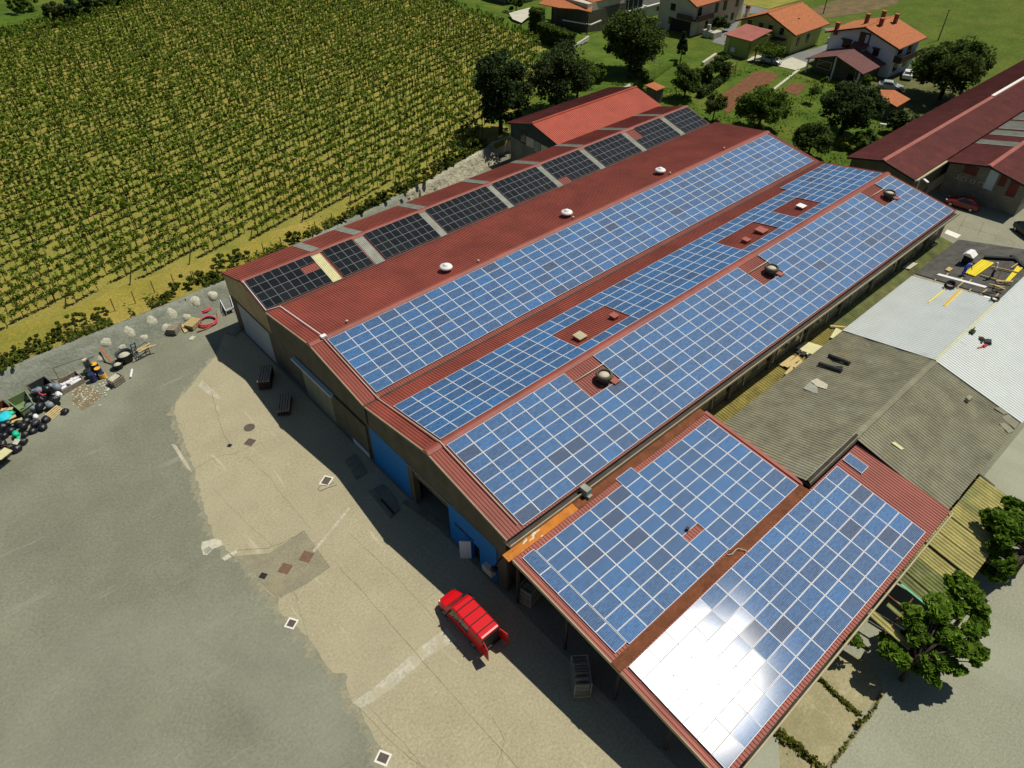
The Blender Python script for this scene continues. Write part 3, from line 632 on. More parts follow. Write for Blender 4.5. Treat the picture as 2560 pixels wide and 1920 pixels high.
# round fan vents in the cut-outs of the wide slope
for i, cx in enumerate((7, 21, 35)):
    x = 1.48+(cx+1.28)*PL; p = onslope(RC, EC, 2.75, x, 0)
    t = thing('round_vent', f'round fan vent in the {("front","middle","rear")[i]} red cut-out of the wide blue array', 'roof vent', p, group='round fan vents')
    q = MB(); q.lathe([(.48,-.15), (.48,.42)], (0,0,0), 20); q.build('vent_base', M['dark_plastic'], t, local=True)
    q = MB(); q.lathe([(.50,.40), (.66,.48), (.68,.70), (.60,.80), (.50,.82), (.48,.70)], (0,0,0), 22, cap=False); q.build('vent_ring', M['wall_dark'], t, local=True, smooth=True)
    q = MB(); q.lathe([(.44,.50), (.42,.66), (.02,.70)], (0,0,0), 20); q.build('vent_cap', M['cream_wall'], t, local=True, smooth=True)
    q = MB(); q.box(x+.3, x+.9, p[1]-.95, p[1]-.35, p[2]-.25, p[2]+.12); tag(q.build('roof_hatch', M['faded_red_roof'], bevel=.02), f'small red hatch below the {("front","middle","rear")[i]} round vent', 'hatch', 'small hatches below the round vents')
for i, (cx, s, w, m, lab) in enumerate(((9.75,1.9,.8,'tan_metal','flat tan hatch in the front cut-out of the darker array'), (12.35,1.95,.55,'faded_red_roof','small red hatch in the front cut-out of the darker array'), (24.2,1.85,.6,'faded_red_roof','small red hatch in the middle cut-out of the darker array'), (25.9,1.94,.95,'faded_red_roof','large red hatch in the middle cut-out of the darker array'), (30.6,2.06,.75,'white_paint','white hatch in the farthest cut-out of the darker array'))):
    p = onslope(RC, VBC, .35+s*1.01, 1.488+cx*1.656, 0); t = thing('roof_hatch', lab, 'hatch', p)
    q = MB(); q.box(-w/2, w/2, -w/2, w/2, -.1, .28); q.build('curb', M['red_roof'], t, local=True)
    q = MB(); q.box(-w/2-.06, w/2+.06, -w/2-.06, w/2+.06, .285, .37); q.build('lid', M[m], t, local=True, bevel=.02)
for i, (x, key) in enumerate(((4.0,'B'), (18.6,'B'), (31.5,'B'), (47.5,'B'), (58,'B'))):
    p = onslope(RB, VAB, .55, x, .05); q = MB(); q.lathe([(.05,0), (.05,.16), (.12,.17), (.1,.22)], p, 8); tag(q.build('ridge_vent_pipe', M['cream_wall']), 'small pale pipe stub beside the middle ridge', 'pipe', 'pipe stubs beside the middle ridge')
# ------------------------------------------------------------------ lean-to with two blue arrays
D0, D1, D2 = (-.75,5.62), (-9.95,4.70), (-17.75,3.60)      # upper eave, kink, lower eave (roof sheet)
lean = thing('lean_to', 'open fronted red roofed lean-to beside the big hall carrying two blue arrays', 'lean-to', (0, -9, 0))
b = MB(); ribbed(b, -.45, 19.75, (D0[0]-.2, D0[1]-.02), (D1[0]+.28, D1[1]+.03), .25, .045); b.build('roof_slope', M['faded_red_roof'], lean)
b = MB(); ribbed(b, -.45, 26.6, (D1[0]-.32, D1[1]-.02), D2, .25, .045); b.build('roof_slope', M['faded_red_roof'], lean)
b = MB(); b.prism([(-.5, D1[0]+.34, D1[1]-.02), (-.5, D1[0]+.34, D1[1]+.10), (-.5, D1[0]+.03, D1[1]+.06), (-.5, D1[0]-.03, D1[1]+.03), (-.5, D1[0]-.38, D1[1]+.05), (-.5, D1[0]-.38, D1[1]-.07)], (20.2,0,0)); b.build('rusty_gutter', M['rust'], lean)
b = MB(); b.prism([(5.6, .25, 5.745), (5.6, -1.05, 5.65), (5.6, -1.05, 5.60), (5.6, .25, 5.69)], (14.2,0,0)); b.build('rusty_flashing', M['rust'], lean)
b = MB(); b.prism([(-.75, -.40, 5.72), (-.75, -1.02, 5.65), (-.75, -1.02, 5.60), (-.75, -.40, 5.67)], (6.33,0,0)); b.build('rusty_flashing', M['rust_flaked'], lean)['label'] = 'orange rust and flaking white paint on the front end of the gutter flashing'
b = MB()
for y0, z0, y1, z1 in ((D0[0]-.3, D0[1], D1[0], D1[1]), (D1[0], D1[1], D2[0], D2[1])): b.prism([(-.48,y0,z0-.28), (-.48,y1,z1-.28), (-.48,y1,z1+.01), (-.48,y0,z0+.01)], (.06,0,0))
b.build('fascia', M['tan_metal'], lean)
b = MB(); b.prism([(19.76, -1.2, 5.60), (19.76, D1[0]+.2, D1[1]+.12), (19.76, D1[0]+.2, 3.9), (19.76, -1.2, 2.6)], (.14,0,0)); b.build('end_cladding', M['old_red_roof'], lean)
b = MB(); b.prism([(19.66, -.9, 5.68), (19.66, D1[0]+.2, D1[1]+.14), (19.66, D1[0]+.2, D1[1]+.06), (19.66, -.9, 5.60)], (.32,0,0)); b.build('verge_cap', M['faded_red_roof'], lean)
b = MB(); b.prism([(19.9, D1[0]+.50, D1[1]+.10), (19.9, D1[0]+.05, D1[1]+.62), (19.9, D1[0]-.25, D1[1]+.34), (19.9, D1[0]-.25, D1[1]+.02)], (7.0,0,0)); b.build('grey_flashing', M['dark_gutter'], lean)['label'] = 'dark grey flashing behind the gutter'
for y, z in ((-1.0,5.4), (-5.6,4.9), (-10.0,4.4), (-14.0,3.85), (-17.5,3.35)):
    for x in (.1, 6.5, 13.0, 19.4):
        q = MB(); q.box(x-.09, x+.09, y-.09, y+.09, 0, z); q.build('post', M['dark_gutter'], lean)
for x in (.1, 6.5, 13.0, 19.4):
    q = MB(); q.bar((x,-.8,5.32), (x,D1[0],4.42), .12, .2); q.bar((x,D1[0],4.42), (x,-17.5,3.38), .12, .2); q.build('beam', M['dark_gutter'], lean)
b = MB(); b.box(26.2, 26.4, -17.4, -10, 0, 3.5); b.box(19.5, 19.7, -9.9, -.6, 0, 4.2); b.build('back_wall', M['wall_dark'], lean)
b = MB(); b.box(3, 26.4, -17.62, -17.5, 0, 2.9); b.build('outer_wall', M['wall_old'], lean)
b = MB(); b.tube([(-.4,-17.95,3.5), (26.6,-17.95,3.5)], .07, 6); b.tube([(6.6,-17.95,3.5), (6.6,-17.75,3.1), (6.6,-17.72,.1)], .05, 6); b.build('gutter_pipe', M['tan_metal'], lean)
# loose cable on the rusty gutter, red stub in the array hole
pc = [at(*c(a, b_, 1250, 1000, 2.9105), 4.86) for a, b_ in ((1650,1125),(1665,1128),(1690,1120),(1715,1090),(1735,1080),(1790,1095),(1800,1110))]
q = MB(); q.tube(pc, .03, 5); tag(q.build('loose_cable', M['cream_wall'], smooth=True), 'loose cream cable lying across the rusty gutter', 'cable')
p = onslope(D0, D1, 6.1, 1.134+5.4*1.66, .02); q = MB(); q.lathe([(.09,-.02), (.09,.25), (.15,.27), (.13,.34)], p, 10); tag(q.build('vent_stub', M['dark_gutter']), 'dark vent stub in the one panel hole of the upper lean-to array', 'roof vent')
# stored things in the shade under the lean-to
def stillage(x, y, rz, lab, n=3):
    t = thing('wire_stillage', lab, 'stillage', (x, y, 0), rz, 'pale frames stored under the lean-to')
    q = MB(); q.box(-1.0, 1.0, -.55, .55, .1, .2); q.build('base', M['wood'], t, local=True)
    q = MB()
    for sx in (-.95, .95):
        for sy in (-.5, .5): q.bar((sx,sy,.2), (sx,sy,1.7), .06)
    for z in (.6, 1.15, 1.7):
        q.bar((-.95,-.5,z), (.95,-.5,z), .05); q.bar((-.95,.5,z), (.95,.5,z), .05); q.bar((-.95,-.5,z), (-.95,.5,z), .05); q.bar((.95,-.5,z), (.95,.5,z), .05)
    q.build('frame', M['strip_grey'], t, local=True)
    q = MB()
    for i in range(n*3): q.box(-.85+i*.19, -.75+i*.19, -.42, .42, .22, 1.1+.4*random.random())
    q.build('stacked_boards', M['grey_wood'], t, local=True)
px = at(1447, 1715); stillage(px[0]+.2, px[1]+.1, .9, 'pale wire stillage near the front edge under the lower array')
px = at(1315, 1500); stillage(px[0]+.6, px[1], .2, 'pale wire stillage in the shade below the rusty front corner', 2)
px = at(1424, 1565); q = MB(); q.bar((px[0]-.1,px[1]+.7,2.9), (px[0]+.1,px[1]-.5,2.9), .16, .1); q.bar((px[0],px[1]+.1,2.95), (px[0]+.6,px[1]+.1,4.5), .05); tag(q.build('strip_lamp', M['alu']), 'pale strip lamp hung under the front edge of the lean-to', 'lamp')
# ------------------------------------------------------------------ workshop beside the hall
W0, WR, W1 = (-1.45,3.05), (-9.9,5.1), (-17.6,3.35)
shop = thing('workshop', 'long workshop with a corrugated roof half old grey sheets and half new white sheets', 'workshop', (44, -9.5, 0))
b = MB(); ribbed(b, 19.95, 41.2, WR, W0, .30, .105, 'sine', 6, sag=.03, x0b=19.95, x1b=41.2); b.build('old_roof', M['asbestos'], shop, smooth=True)
b = MB(); ribbed(b, 26.55, 40.3, (WR[0]+.01,WR[1]), W1, .30, .105, 'sine', 6, sag=.03); b.build('old_roof', M['asbestos'], shop, smooth=True)
def rz_(y): return WR[1]+(W0[1]-WR[1])*(y-WR[0])/(W0[0]-WR[0]) if y > WR[0] else WR[1]+(W1[1]-WR[1])*(y-WR[0])/(W1[0]-WR[0])
b = MB(); ribbed(b, 40.3, 53.7, (WR[0],WR[1]+.07), (W0[0],W0[1]+.07), .30, .105, 'sine', 4, x0b=41.2, x1b=55.4); b.build('new_roof', M['white_sheet'], shop, smooth=True)
b = MB(); ribbed(b, 40.2, 70.0, (WR[0],WR[1]+.08), (W1[0]-.1,W1[1]+.05), .30, .105, 'sine', 4); b.build('new_roof', M['white_sheet'], shop, smooth=True)
b = MB(); b.tube([(40.2,WR[0],WR[1]+.13), (53.6,WR[0],WR[1]+.13)], .09, 6); b.build('new_ridge', M['strip_yellow'], shop)
b = MB()
for x0, x1 in ((26.6,40.2),):
    n_ = 74
    for i in range(n_):
        x = x0+(x1-x0)*i/n_; b.box(x, x+.12, WR[0]-.26, WR[0]+.26, WR[1]-.02, WR[1]+.10)
b.box(19.9, 40.2, WR[0]-.2, WR[0]+.2, WR[1]-.04, WR[1]+.08); b.build('old_ridge', M['asbestos'], shop)
b = MB(); b.prism([(56.2, W0[0], rz_(W0[0])+.05), (66.8, W0[0], rz_(W0[0])+.05), (66.8, WR[0], WR[1]+.05), (54.2, WR[0], WR[1]+.05)], (0,0,.05)); b.build('felt_roof', M['bitumen'], shop)
b = MB(); b.prism([(53.4, WR[0], WR[1]-.05), (55.2, W0[0], W0[1]-.05), (57.2, W0[0], W0[1]-.05), (55.6, WR[0], WR[1]-.05)], (0,0,.05)); b.build('bare_deck', M['screed'], shop)
b = MB(); b.box(54.2, 66.9, WR[0]-.2, WR[0]+.02, 4.9, 5.16); b.build('ridge_beam', M['insulation_black'], shop)
b = MB(); b.box(20.1, 66.7, -1.7, -1.5, 0, 2.9); b.build('side_wall', M['wall_dark'], shop)
b = MB(); b.box(26.5, 69.8, -17.3, -17.1, 0, 3.2); b.build('side_wall', M['wall_old'], shop)
b = MB(); b.prism([(66.6,-1.5,0), (66.6,-1.5,2.95), (66.6,WR[0],4.95), (66.6,-17.2,3.2), (66.6,-17.2,0)], (.2,0,0)); b.build('back_wall', M['wall_old'], shop)
# loose and broken sheets at the outer eave of the old roof
def deck(pts, lift=.06, th=.04):
    return [(x, y, rz_(y)+lift) for x, y in pts]
def lying(name, pts, m, label, cat, lift=.07, th=.05, group=None):
    q = MB(); q.prism(deck(pts), (0,0,th)); o = q.build(name, M[m]); return tag(o, label, cat, group)
def onroof(px, py, side):
    """point of the workshop roof seen at a photo pixel"""
    e = W0 if side > 0 else W1; m_ = (e[1]-WR[1])/(e[0]-WR[0]); d = FW+((px-1280)/FPX)*RT-((py-960)/FPX)*UP
    t = (WR[1]+m_*(CAM[1]-WR[0])-CAM[2])/(d[2]-m_*d[1]); p = CAM+t*d; return (float(p[0]), float(p[1]))
z7 = lambda a, b_: onroof(*c(a, b_, 2080, 540, 4.608), 1); z7r = lambda a, b_: onroof(*c(a, b_, 2080, 540, 4.608), -1)
z8 = lambda a, b_: onroof(*c(a, b_, 1800, 780, 4.366), 1); zr = lambda a, b_: onroof(*c(a, b_, 2280, 940, 2.504), -1)
for i, (pts, lab) in enumerate((([(510,205),(560,200),(600,240),(570,245)], 'upper'), ([(560,265),(600,245),(665,300),(640,335)], 'middle'), ([(540,300),(580,300),(635,350),(600,362)], 'lower'))):
    lying('loose_sheet', [zr(*p) for p in pts], 'asbestos', f'{lab} of three broken grey sheets sliding off the old roof edge', 'roof sheet', .12+.05*i, .05)
def rolls(a, b_, lab):
    p, q = z8(*a), z8(*b_); r = .17; m = MB(); m.tube([(p[0],p[1],rz_(p[1])+r+.09), (q[0],q[1],rz_(q[1])+r+.09)], r, 12); tag(m.build('felt_roll', M['dark_plastic'], smooth=False), lab, 'roll', 'dark felt rolls on the old roof')
rolls((1180,495), (1405,585), 'longer dark felt roll lying on the old grey roof'); rolls((1070,585), (1320,665), 'dark felt roll with a square hole behind it on the old roof')
lying('roof_hole_cover', [z8(1265,595), z8(1330,600), z8(1345,620), z8(1260,630)], 'black_paint', 'black square cover between the two felt rolls', 'cover', .08, .02)
lying('patch_sheet', [z8(985,760), z8(1060,730), z8(1175,800), z8(1160,850), z8(1060,820)], 'pale_plaster', 'pale torn plastic sheet on the old grey roof', 'sheet', .09, .02)
lying('patch_sheet', [z8(905,840), z8(980,770), z8(1060,830), z8(1065,900), z8(1020,890)], 'strip_grey', 'greenish torn sheet beside the pale one on the old roof', 'sheet', .08, .02)
lying('patch_board', [zr(235-225*0,75)[:2] if False else onroof(*c(795,85,1960,1080,2.975), -1), onroof(*c(820,78,1960,1080,2.975), -1), onroof(*c(890,130,1960,1080,2.975), -1), onroof(*c(870,138,1960,1080,2.975), -1)], 'strip_yellow', 'yellow strip of board on the outer slope of the old roof', 'board', .1, .03)
lying('cowl', [zr(325,155), zr(350,140), zr(370,155), zr(345,175)], 'asbestos', 'small grey cowl over a dark opening on the outer old slope', 'cowl', .07, .35)
# building works on the white roof
for i, (a, b_, w) in enumerate((((1105,1010),(1290,865),.10), ((1275,1050),(1465,865),.16), ((1295,1058),(1495,870),.08))):
    p, q = z7(*a), z7(*b_); m = MB(); m.bar((*p, rz_(p[1])+.17), (*q, rz_(q[1])+.17), w, .08)
    tag(m.build('roof_batten', M['yellow_wood' if i != 1 else 'orange_wood']), ('single yellow batten reaching from the coiled cable', 'wide orange batten on the white roof', 'thin yellow batten beside the orange one')[i], 'batten')
for i in range(7):
    a, b_ = ((1175,750,1195,738), (1300,795,1320,780), (1440,830,1505,770), (1575,875,1595,850), (1705,905,1780,855), (1865,950,1930,890), (1580,770,1600,745))[i]  if False else (None, None)
for a in ((1175,752,1195,738), (1298,797,1322,780), (1438,832,1508,768), (1575,873,1597,850), (1705,908,1782,855), (1862,952,1932,888), (1300,705,1335,668), (1455,757,1505,715), (1565,780,1600,742)):
    p, q = z7(a[0], a[1]), z7(a[2], a[3]); m = MB(); m.bar((*p, rz_(p[1])+.06), (*q, rz_(q[1])+.10), .09, .07); tag(m.build('rafter_stub', M['wood']), 'short wooden rafter end across the stripped gap beside the white sheets', 'rafter', 'rafter ends in the stripped roof gap')
q = MB(); a_, e_ = z7(1215,680), z7(1770,830); q.bar((*a_, rz_(a_[1])+.10), (*e_, rz_(e_[1])+.10), .45, .05); tag(q.build('white_batten', M['white_paint']), 'long white flashing strip along the stripped roof gap', 'flashing')
q = MB(); a_, e_ = z7(1740,938), z7(1880,975); q.bar((*a_, rz_(a_[1])+.14), (*e_, rz_(e_[1])+.14), .3, .05); tag(q.build('white_batten', M['white_paint']), 'short white flashing end at the new ridge', 'flashing')
def planks(name, pts, n, m, lab, lift=.12, th=.10):
    t = thing(name, lab, 'planks', (*pts[0], rz_(pts[0][1])))
    A_, B_, C_, D_ = [np.array(p) for p in pts]
    for i in range(n):
        u0, u1 = (i+.06)/n, (i+.94)/n; j = random.uniform(-.04,.04)
        P = [A_+(B_-A_)*u0, A_+(B_-A_)*u1, D_+(C_-D_)*u1, D_+(C_-D_)*u0]; sh = (D_-A_)*j*.5
        q = MB(); q.prism([(p[0]+sh[0], p[1]+sh[1], rz_(p[1])+lift+random.uniform(0,.03)) for p in P], (0,0,th)); q.build('plank', M[m], t)
planks('plank_stack', [z7(1515,672), z7(1640,715), z7(1860,560), z7(1715,520)], 5, 'yellow_wood', 'wide stack of bright yellow boards between the two workers')
planks('plank_stack', [z7(1968,785), z7(2015,790), z7(2185,620), z7(2120,600)], 3, 'yellow_wood', 'narrow stack of yellow boards next to the timber debris')
planks('plank_offcuts', [z7(1292,640), z7(1345,660), z7(1385,625), z7(1335,605)], 3, 'wood', 'three short pale offcuts on the felt roof')
def bx(name, pix, w, d, h, m, lab, cat, rz=.1, lift=.1):
    p = z7(*pix); t = MB(); t.obox((0,0,h/2), (w/2*math.cos(rz), w/2*math.sin(rz), 0), (-d/2*math.sin(rz), d/2*math.cos(rz), 0), (0,0,h/2)); o = t.build(name, M[m], bevel=.02); o.location = (p[0], p[1], rz_(p[1])+lift); return tag(o, lab, cat)
hb = thing('roof_hood', 'white topped hood standing on the felt roof behind the worker in blue', 'roof vent', (*z7(1545,545), rz_(z7(1545,545)[1])+.1))
q = MB(); q.box(-.55, .45, -.4, .4, 0, 1.0); q.build('curb', M['insulation_black'], hb, local=True)
q = MB(); q.prism([(-.7,-.55,1.0), (-.7,.55,1.0), (-.7,.3,1.28), (-.7,-.1,1.34)], (1.25,0,0)); q.build('hood', M['white_paint'], hb, local=True)
for i, (a, b_) in enumerate((((1735,500),(2085,520)), ((2055,485),(2330,690)))):
    p, q2 = z7(*a), z7(*b_); m = MB(); m.bar((*p, rz_(p[1])+.25), (*q2, rz_(q2[1])+.25), .35, .3); tag(m.build('ridge_timber', M['insulation_black']), ('black charred beam behind the yellow board stack', 'black beam running off along the ridge')[i], 'beam')
for i, (a, b_, w) in enumerate((((2010,540),(1850,850),.12), ((1700,700),(1960,780),.10), ((1820,605),(2130,680),.10), ((1705,920),(1960,880),.12), ((1790,820),(1960,860),.14), ((1870,790),(2060,800),.2), ((2040,640),(2110,595),.08), ((1850,850),(1960,900),.15))):
    p, q2 = z7(*a), z7(*b_); m = MB(); m.bar((*p, rz_(p[1])+.15+.05*i), (*q2, rz_(q2[1])+.2+.05*i), w, .1); tag(m.build('loose_timber', M['dark_wood' if i in (0, 3) else 'wood']), 'loose timber length among the roofing works at the ridge', 'timber', 'loose timbers at the roof ridge')
def coil(name, px, r, n, m, lab, tilt=.0, tr=.04, fn=None, z=None, cat='coil'):
    p = fn(*px) if fn else px; zz = rz_(p[1])+.15 if z is None else z; pts = []
    for i in range(n*14): a = i/14*2*math.pi; rr = r*(1+.12*math.sin(i*.37)); pts.append((rr*math.cos(a)*(1-.1*(i % 5)/5), rr*math.sin(a), zz*0+.05+.05*(i/14)+abs(tilt)*rr*(1+math.cos(a))))
    q = MB(); q.tube(pts, tr, 5); o = q.build(name, M[m], smooth=True); o.location = (p[0], p[1], zz); return tag(o, lab, cat)
coil('cable_coil', (1340,840), .42, 5, 'insulation_black', 'black coiled cable heap at the end of the yellow batten', .35, .07, z7)
coil('rope_coil', (1860,990), .30, 3, 'dark_plastic', 'small dark coil at the end of the new ridge', .3, .06, z7)
# things on the outer white slope: pallet, plant, tools
def pallet(name, loc, rz, lab, m='wood', sc=1.0, group=None, n=1, cat='pallet', lift=0):
    t = thing(name, lab, cat, loc, rz, group)
    for k in range(n):
        z = k*.145
        for i in range(6): q = MB(); q.box(-.6*sc, .6*sc, (-.4+i*.15)*sc, (-.4+i*.15+.1)*sc, z+.12, z+.142); q.build('board', M[m], t, local=True)
        q = MB()
        for x in (-.55, 0, .5): q.box(x*sc, (x+.08)*sc, -.4*sc, .45*sc, z+.02, z+.118)
        q.build('bearer', M['dark_wood' if m == 'dark_wood' else 'grey_wood'], t, local=True)
    return t
def tilt_to_roof(o, side):
    e = W0 if side > 0 else W1; o.rotation_euler[0] = math.atan2(e[1]-WR[1], e[0]-WR[0])
p = z7r(1540,1455); t = pallet('pallet', (p[0],p[1],rz_(p[1])+.10), .15, 'pale wooden pallet lying on the outer white slope'); tilt_to_roof(t, -1)
p = z7r(1600,1360); q = MB(); q.box(-.3, .3, -.2, .2, 0, .25); q.tube([(-.3,0,.25), (-.2,0,.6), (.2,0,.6), (.3,0,.25)], .03); o = q.build('tool_box', M['leaf_shade']); o.location = (p[0], p[1], rz_(p[1])+.1); tag(o, 'dark green tool carrier above the pallet on the white slope', 'tool box')
p = z7r(1710,1445); q = MB(); q.lathe([(.22,0), (.25,.2), (.15,.35)], (0,0,0), 9); q.bar((-.4,-.2,.05), (.3,.3,.1), .12); o = q.build('tool_bag', M['dark_wood']); o.location = (p[0], p[1], rz_(p[1])+.1); tag(o, 'brown tool bag on the white slope beside the pallet', 'bag')
p = z7r(1785,1465); q = MB(); q.box(-.4, .4, -.3, .3, 0, .12); q.box(-.35, .1, -.26, .26, .12, .3); o = q.build('tool_case', M['dark_plastic'], bevel=.02); o.location = (p[0], p[1], rz_(p[1])+.1); o.rotation_euler = (-.2,0,.4); tag(o, 'dark open tool case on the white slope', 'case')
p = z7r(1710,1525); q = MB(); q.bar((-.5,.15,.08), (.1,-.1,.08), .1); q.bar((.1,-.1,.1), (.5,-.2,.1), .22); o = q.build('cordless_saw', M['lamp_red']); o.location = (p[0], p[1], rz_(p[1])+.1); tag(o, 'red handled power tool lowest on the white slope', 'tool')
# ------------------------------------------------------------------ mossy link roof between hall and workshop
link_roof = thing('link_roof', 'narrow mossy corrugated roof squeezed between the hall wall and the workshop', 'roof', (43, -.5, 0))
def strip_roof(x0, x1, m, lab=None, dz=0):
    q = MB(); ribbed(q, x0, x1, (.40,2.62+dz), (-1.5,2.35+dz), .30, .105, 'sine', 2); o = q.build('roof_sheet', M[m], link_roof, smooth=True)
    if lab: o['label'] = lab
strip_roof(20.0, 36.2, 'ochre_sheet', 'ochre stained sheets'); strip_roof(36.2, 41.5, 'ochre_sheet'); strip_roof(41.5, 66.9, 'mossy_sheet', 'green mossy sheets')
b = MB(); b.box(20.1, 66.8, -1.5, .4, 2.0, 2.12); b.build('roof_deck', M['dark_wood'], link_roof)
def lowlying(name, pix, m, label, cat, z=2.72, th=.04, group=None):
    q = MB(); q.prism([at(*c(a, b_, 1800, 780, 4.366), z) for a, b_ in pix], (0,0,th)); return tag(q.build(name, M[m]), label, cat, group)
lowlying('light_sheet', [(830,400),(935,320),(1130,380),(1000,490)], 'strip_yellow', 'olive yellow plastic sheet beside the three dark openings', 'sheet')
for i, (a, b_) in enumerate(((820,400), (875,425), (945,450))):
    lowlying('dark_opening', [(a,b_+35),(a+25,b_),(a+75,b_+15),(a+50,b_+50)], 'black_paint', f'{("left","middle","right")[i]} of three black square openings by the yellow sheet', 'opening', 2.77, .02)
lowlying('light_sheet', [(1200,280),(1265,175),(1335,205),(1240,290)], 'strip_yellow', 'cream plastic sheet at the corner of the white roof', 'sheet')
for i, pp in enumerate(([(630,570),(790,475),(820,490),(690,600)], [(690,590),(850,480),(880,520),(740,610)], [(700,680),(800,560),(840,570),(745,690)], [(760,690),(870,540),(905,545),(800,660)], [(800,600),(880,520),(900,530),(830,620)])):
    lowlying('broken_board', pp, 'wood', 'splintered tan board in the heap on the ochre roof', 'board', 2.72+.05*i, .05, 'broken boards on the ochre roof')
q = MB(); a_, e_ = at(*c(1200,150,1800,780,4.366), 2.8), at(*c(1370,165,1800,780,4.366), 2.8); q.bar(a_, e_, .22, .06); tag(q.build('plank', M['wood']), 'tan plank across the end of the mossy roof by the white corner', 'plank')
q = MB(); q.prism([at(*c(a, b_, 2080, 540, 4.608), 2.7) for a, b_ in ((810,595),(900,530),(990,548),(895,615))], (0,0,.04)); tag(q.build('light_sheet', M['pale_plaster']), 'pale patch sheet half way along the mossy roof', 'sheet')
q = MB(); q.prism([at(*c(a, b_, 2080, 540, 4.608), 2.7) for a, b_ in ((1140,345),(1185,310),(1215,315),(1170,352))], (0,0,.04)); tag(q.build('light_sheet', M['pale_plaster']), 'smallest pale patch sheet at the far end of the mossy roof', 'sheet')
# ------------------------------------------------------------------ yellowed awning at the outer side
awn = thing('awning', 'yellowed corrugated awning with gaps reaching out under the trees', 'awning', (25, -19.3, 0))
AW = [(32.0,28.6,.0,'yellow_sheet'), (28.55,26.5,.05,'yellow_sheet'), (26.45,24.6,.0,'yellow_sheet'), (24.5,22.95,.04,'yellow_sheet'), (22.75,21.4,.0,'yellow_sheet'), (21.35,19.6,.05,'mossy_sheet'), (19.55,18.6,.0,'mossy_sheet')]
for i, (xa, xb, dz, m) in enumerate(AW):
    q = MB(); e = -21.15 if i < 4 else -21.0+.2*(i-4); ribbed(q, xb, xa, (-17.75,3.22+dz), (e,2.62+dz), .30, .105, 'sine', 3, sag=.03); q.build('awning_sheet', M[m], awn, smooth=True)
q = MB()
for x in (17.2, 20.5, 24, 27.5, 31.6): q.bar((x,-17.6,3.1), (x,-21.0,2.5), .09, .12)
q.bar((14.6,-19.2,2.85), (32,-19.2,2.85), .08); q.bar((14.6,-20.9,2.5), (32,-20.9,2.5), .08); q.build('awning_frame', M['rust'], awn)
for x in (17.2, 24, 31.6):
    q = MB(); q.box(x-.06, x+.06, -20.95, -20.83, 0, 2.5); q.build('post', M['dark_gutter'], awn)
q = MB(); q.bar((18.5,-18.2,3.2), (18.55,-20.9,2.72), .16, .03); q.build('green_strip', M['green_sheet'], awn)
q = MB(); ribbed(q, 14.75, 15.35, (-17.8,3.2), (-20.7,2.65), .30, .105, 'sine', 2); o = q.build('awning_sheet', M['yellow_sheet'], awn, smooth=True); o['label'] = 'single narrow sheet left hanging past the open bay'
q = MB(); ribbed(q, 16.3, 16.65, (-18.3,3.1), (-19.3,2.9), .30, .105, 'sine', 1); q.build('awning_sheet', M['mossy_sheet'], awn, smooth=True)
b = MB(); b.prism([(32.2,-17.4,0), (32.2,-17.4,3.3), (32.2,-18.9,2.9), (32.2,-18.9,0)], (.15,0,0)); tag(b.build('stub_wall', M['wall_dark']), 'short dark board wall at the top end of the yellow awning', 'wall')
# ------------------------------------------------------------------ red roofed shed behind the small gable
shed = thing('red_shed', 'grey shed with one bright red slope and one dark slope behind the black arrays', 'shed', (57, 47.7, 0))
b = MB(); b.prism([(47.0,42.9,0), (47.0,42.9,5.7), (47.0,47.65,7.0), (47.0,52.45,5.7), (47.0,52.45,0)], (20.4,0,0)); b.build('wall', M['wall_old'], shed)
b = MB(); b.prism([(46.96,42.9,3.0), (46.96,42.9,5.65), (46.96,47.65,6.95), (46.96,52.4,5.65), (46.96,52.4,3.9)], (.05,0,0)); b.build('grey_boarding', M['bluegrey_wall'] if False else M['skip_dark'], shed)
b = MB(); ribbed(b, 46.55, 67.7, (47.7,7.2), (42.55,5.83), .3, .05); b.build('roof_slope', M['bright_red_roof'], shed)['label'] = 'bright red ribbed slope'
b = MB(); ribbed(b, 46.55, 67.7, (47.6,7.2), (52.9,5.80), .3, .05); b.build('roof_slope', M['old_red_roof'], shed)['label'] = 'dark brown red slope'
b = MB(); b.tube([(46.5,47.65,7.25), (67.75,47.65,7.25)], .13, 6); b.build('ridge_cap', M['bright_red_roof'], shed)
for y0, y1, z0, z1, m in ((50.2,49.2,4.1,5.4,'dark_window'), (49.1,47.6,3.7,4.9,'pale_plaster'), (47.5,46.3,3.5,4.8,'strip_grey'), (46.2,44.9,3.1,4.7,'strip_yellow')):
    q = MB(); q.box(46.9, 46.955, y1, y0, z0, z1); o = q.build('window', M[m], shed); q = MB(); q.box(46.88, 46.93, y1-.05, y0+.05, z0-.08, z0-.005); q.build('sill', M['pale_plaster'], o)
b = MB(); b.tube([(46.6,52.9,5.75), (46.9,52.5,5.5), (46.9,52.5,.1)], .05, 6); b.build('downpipe', M['tan_metal'], shed)
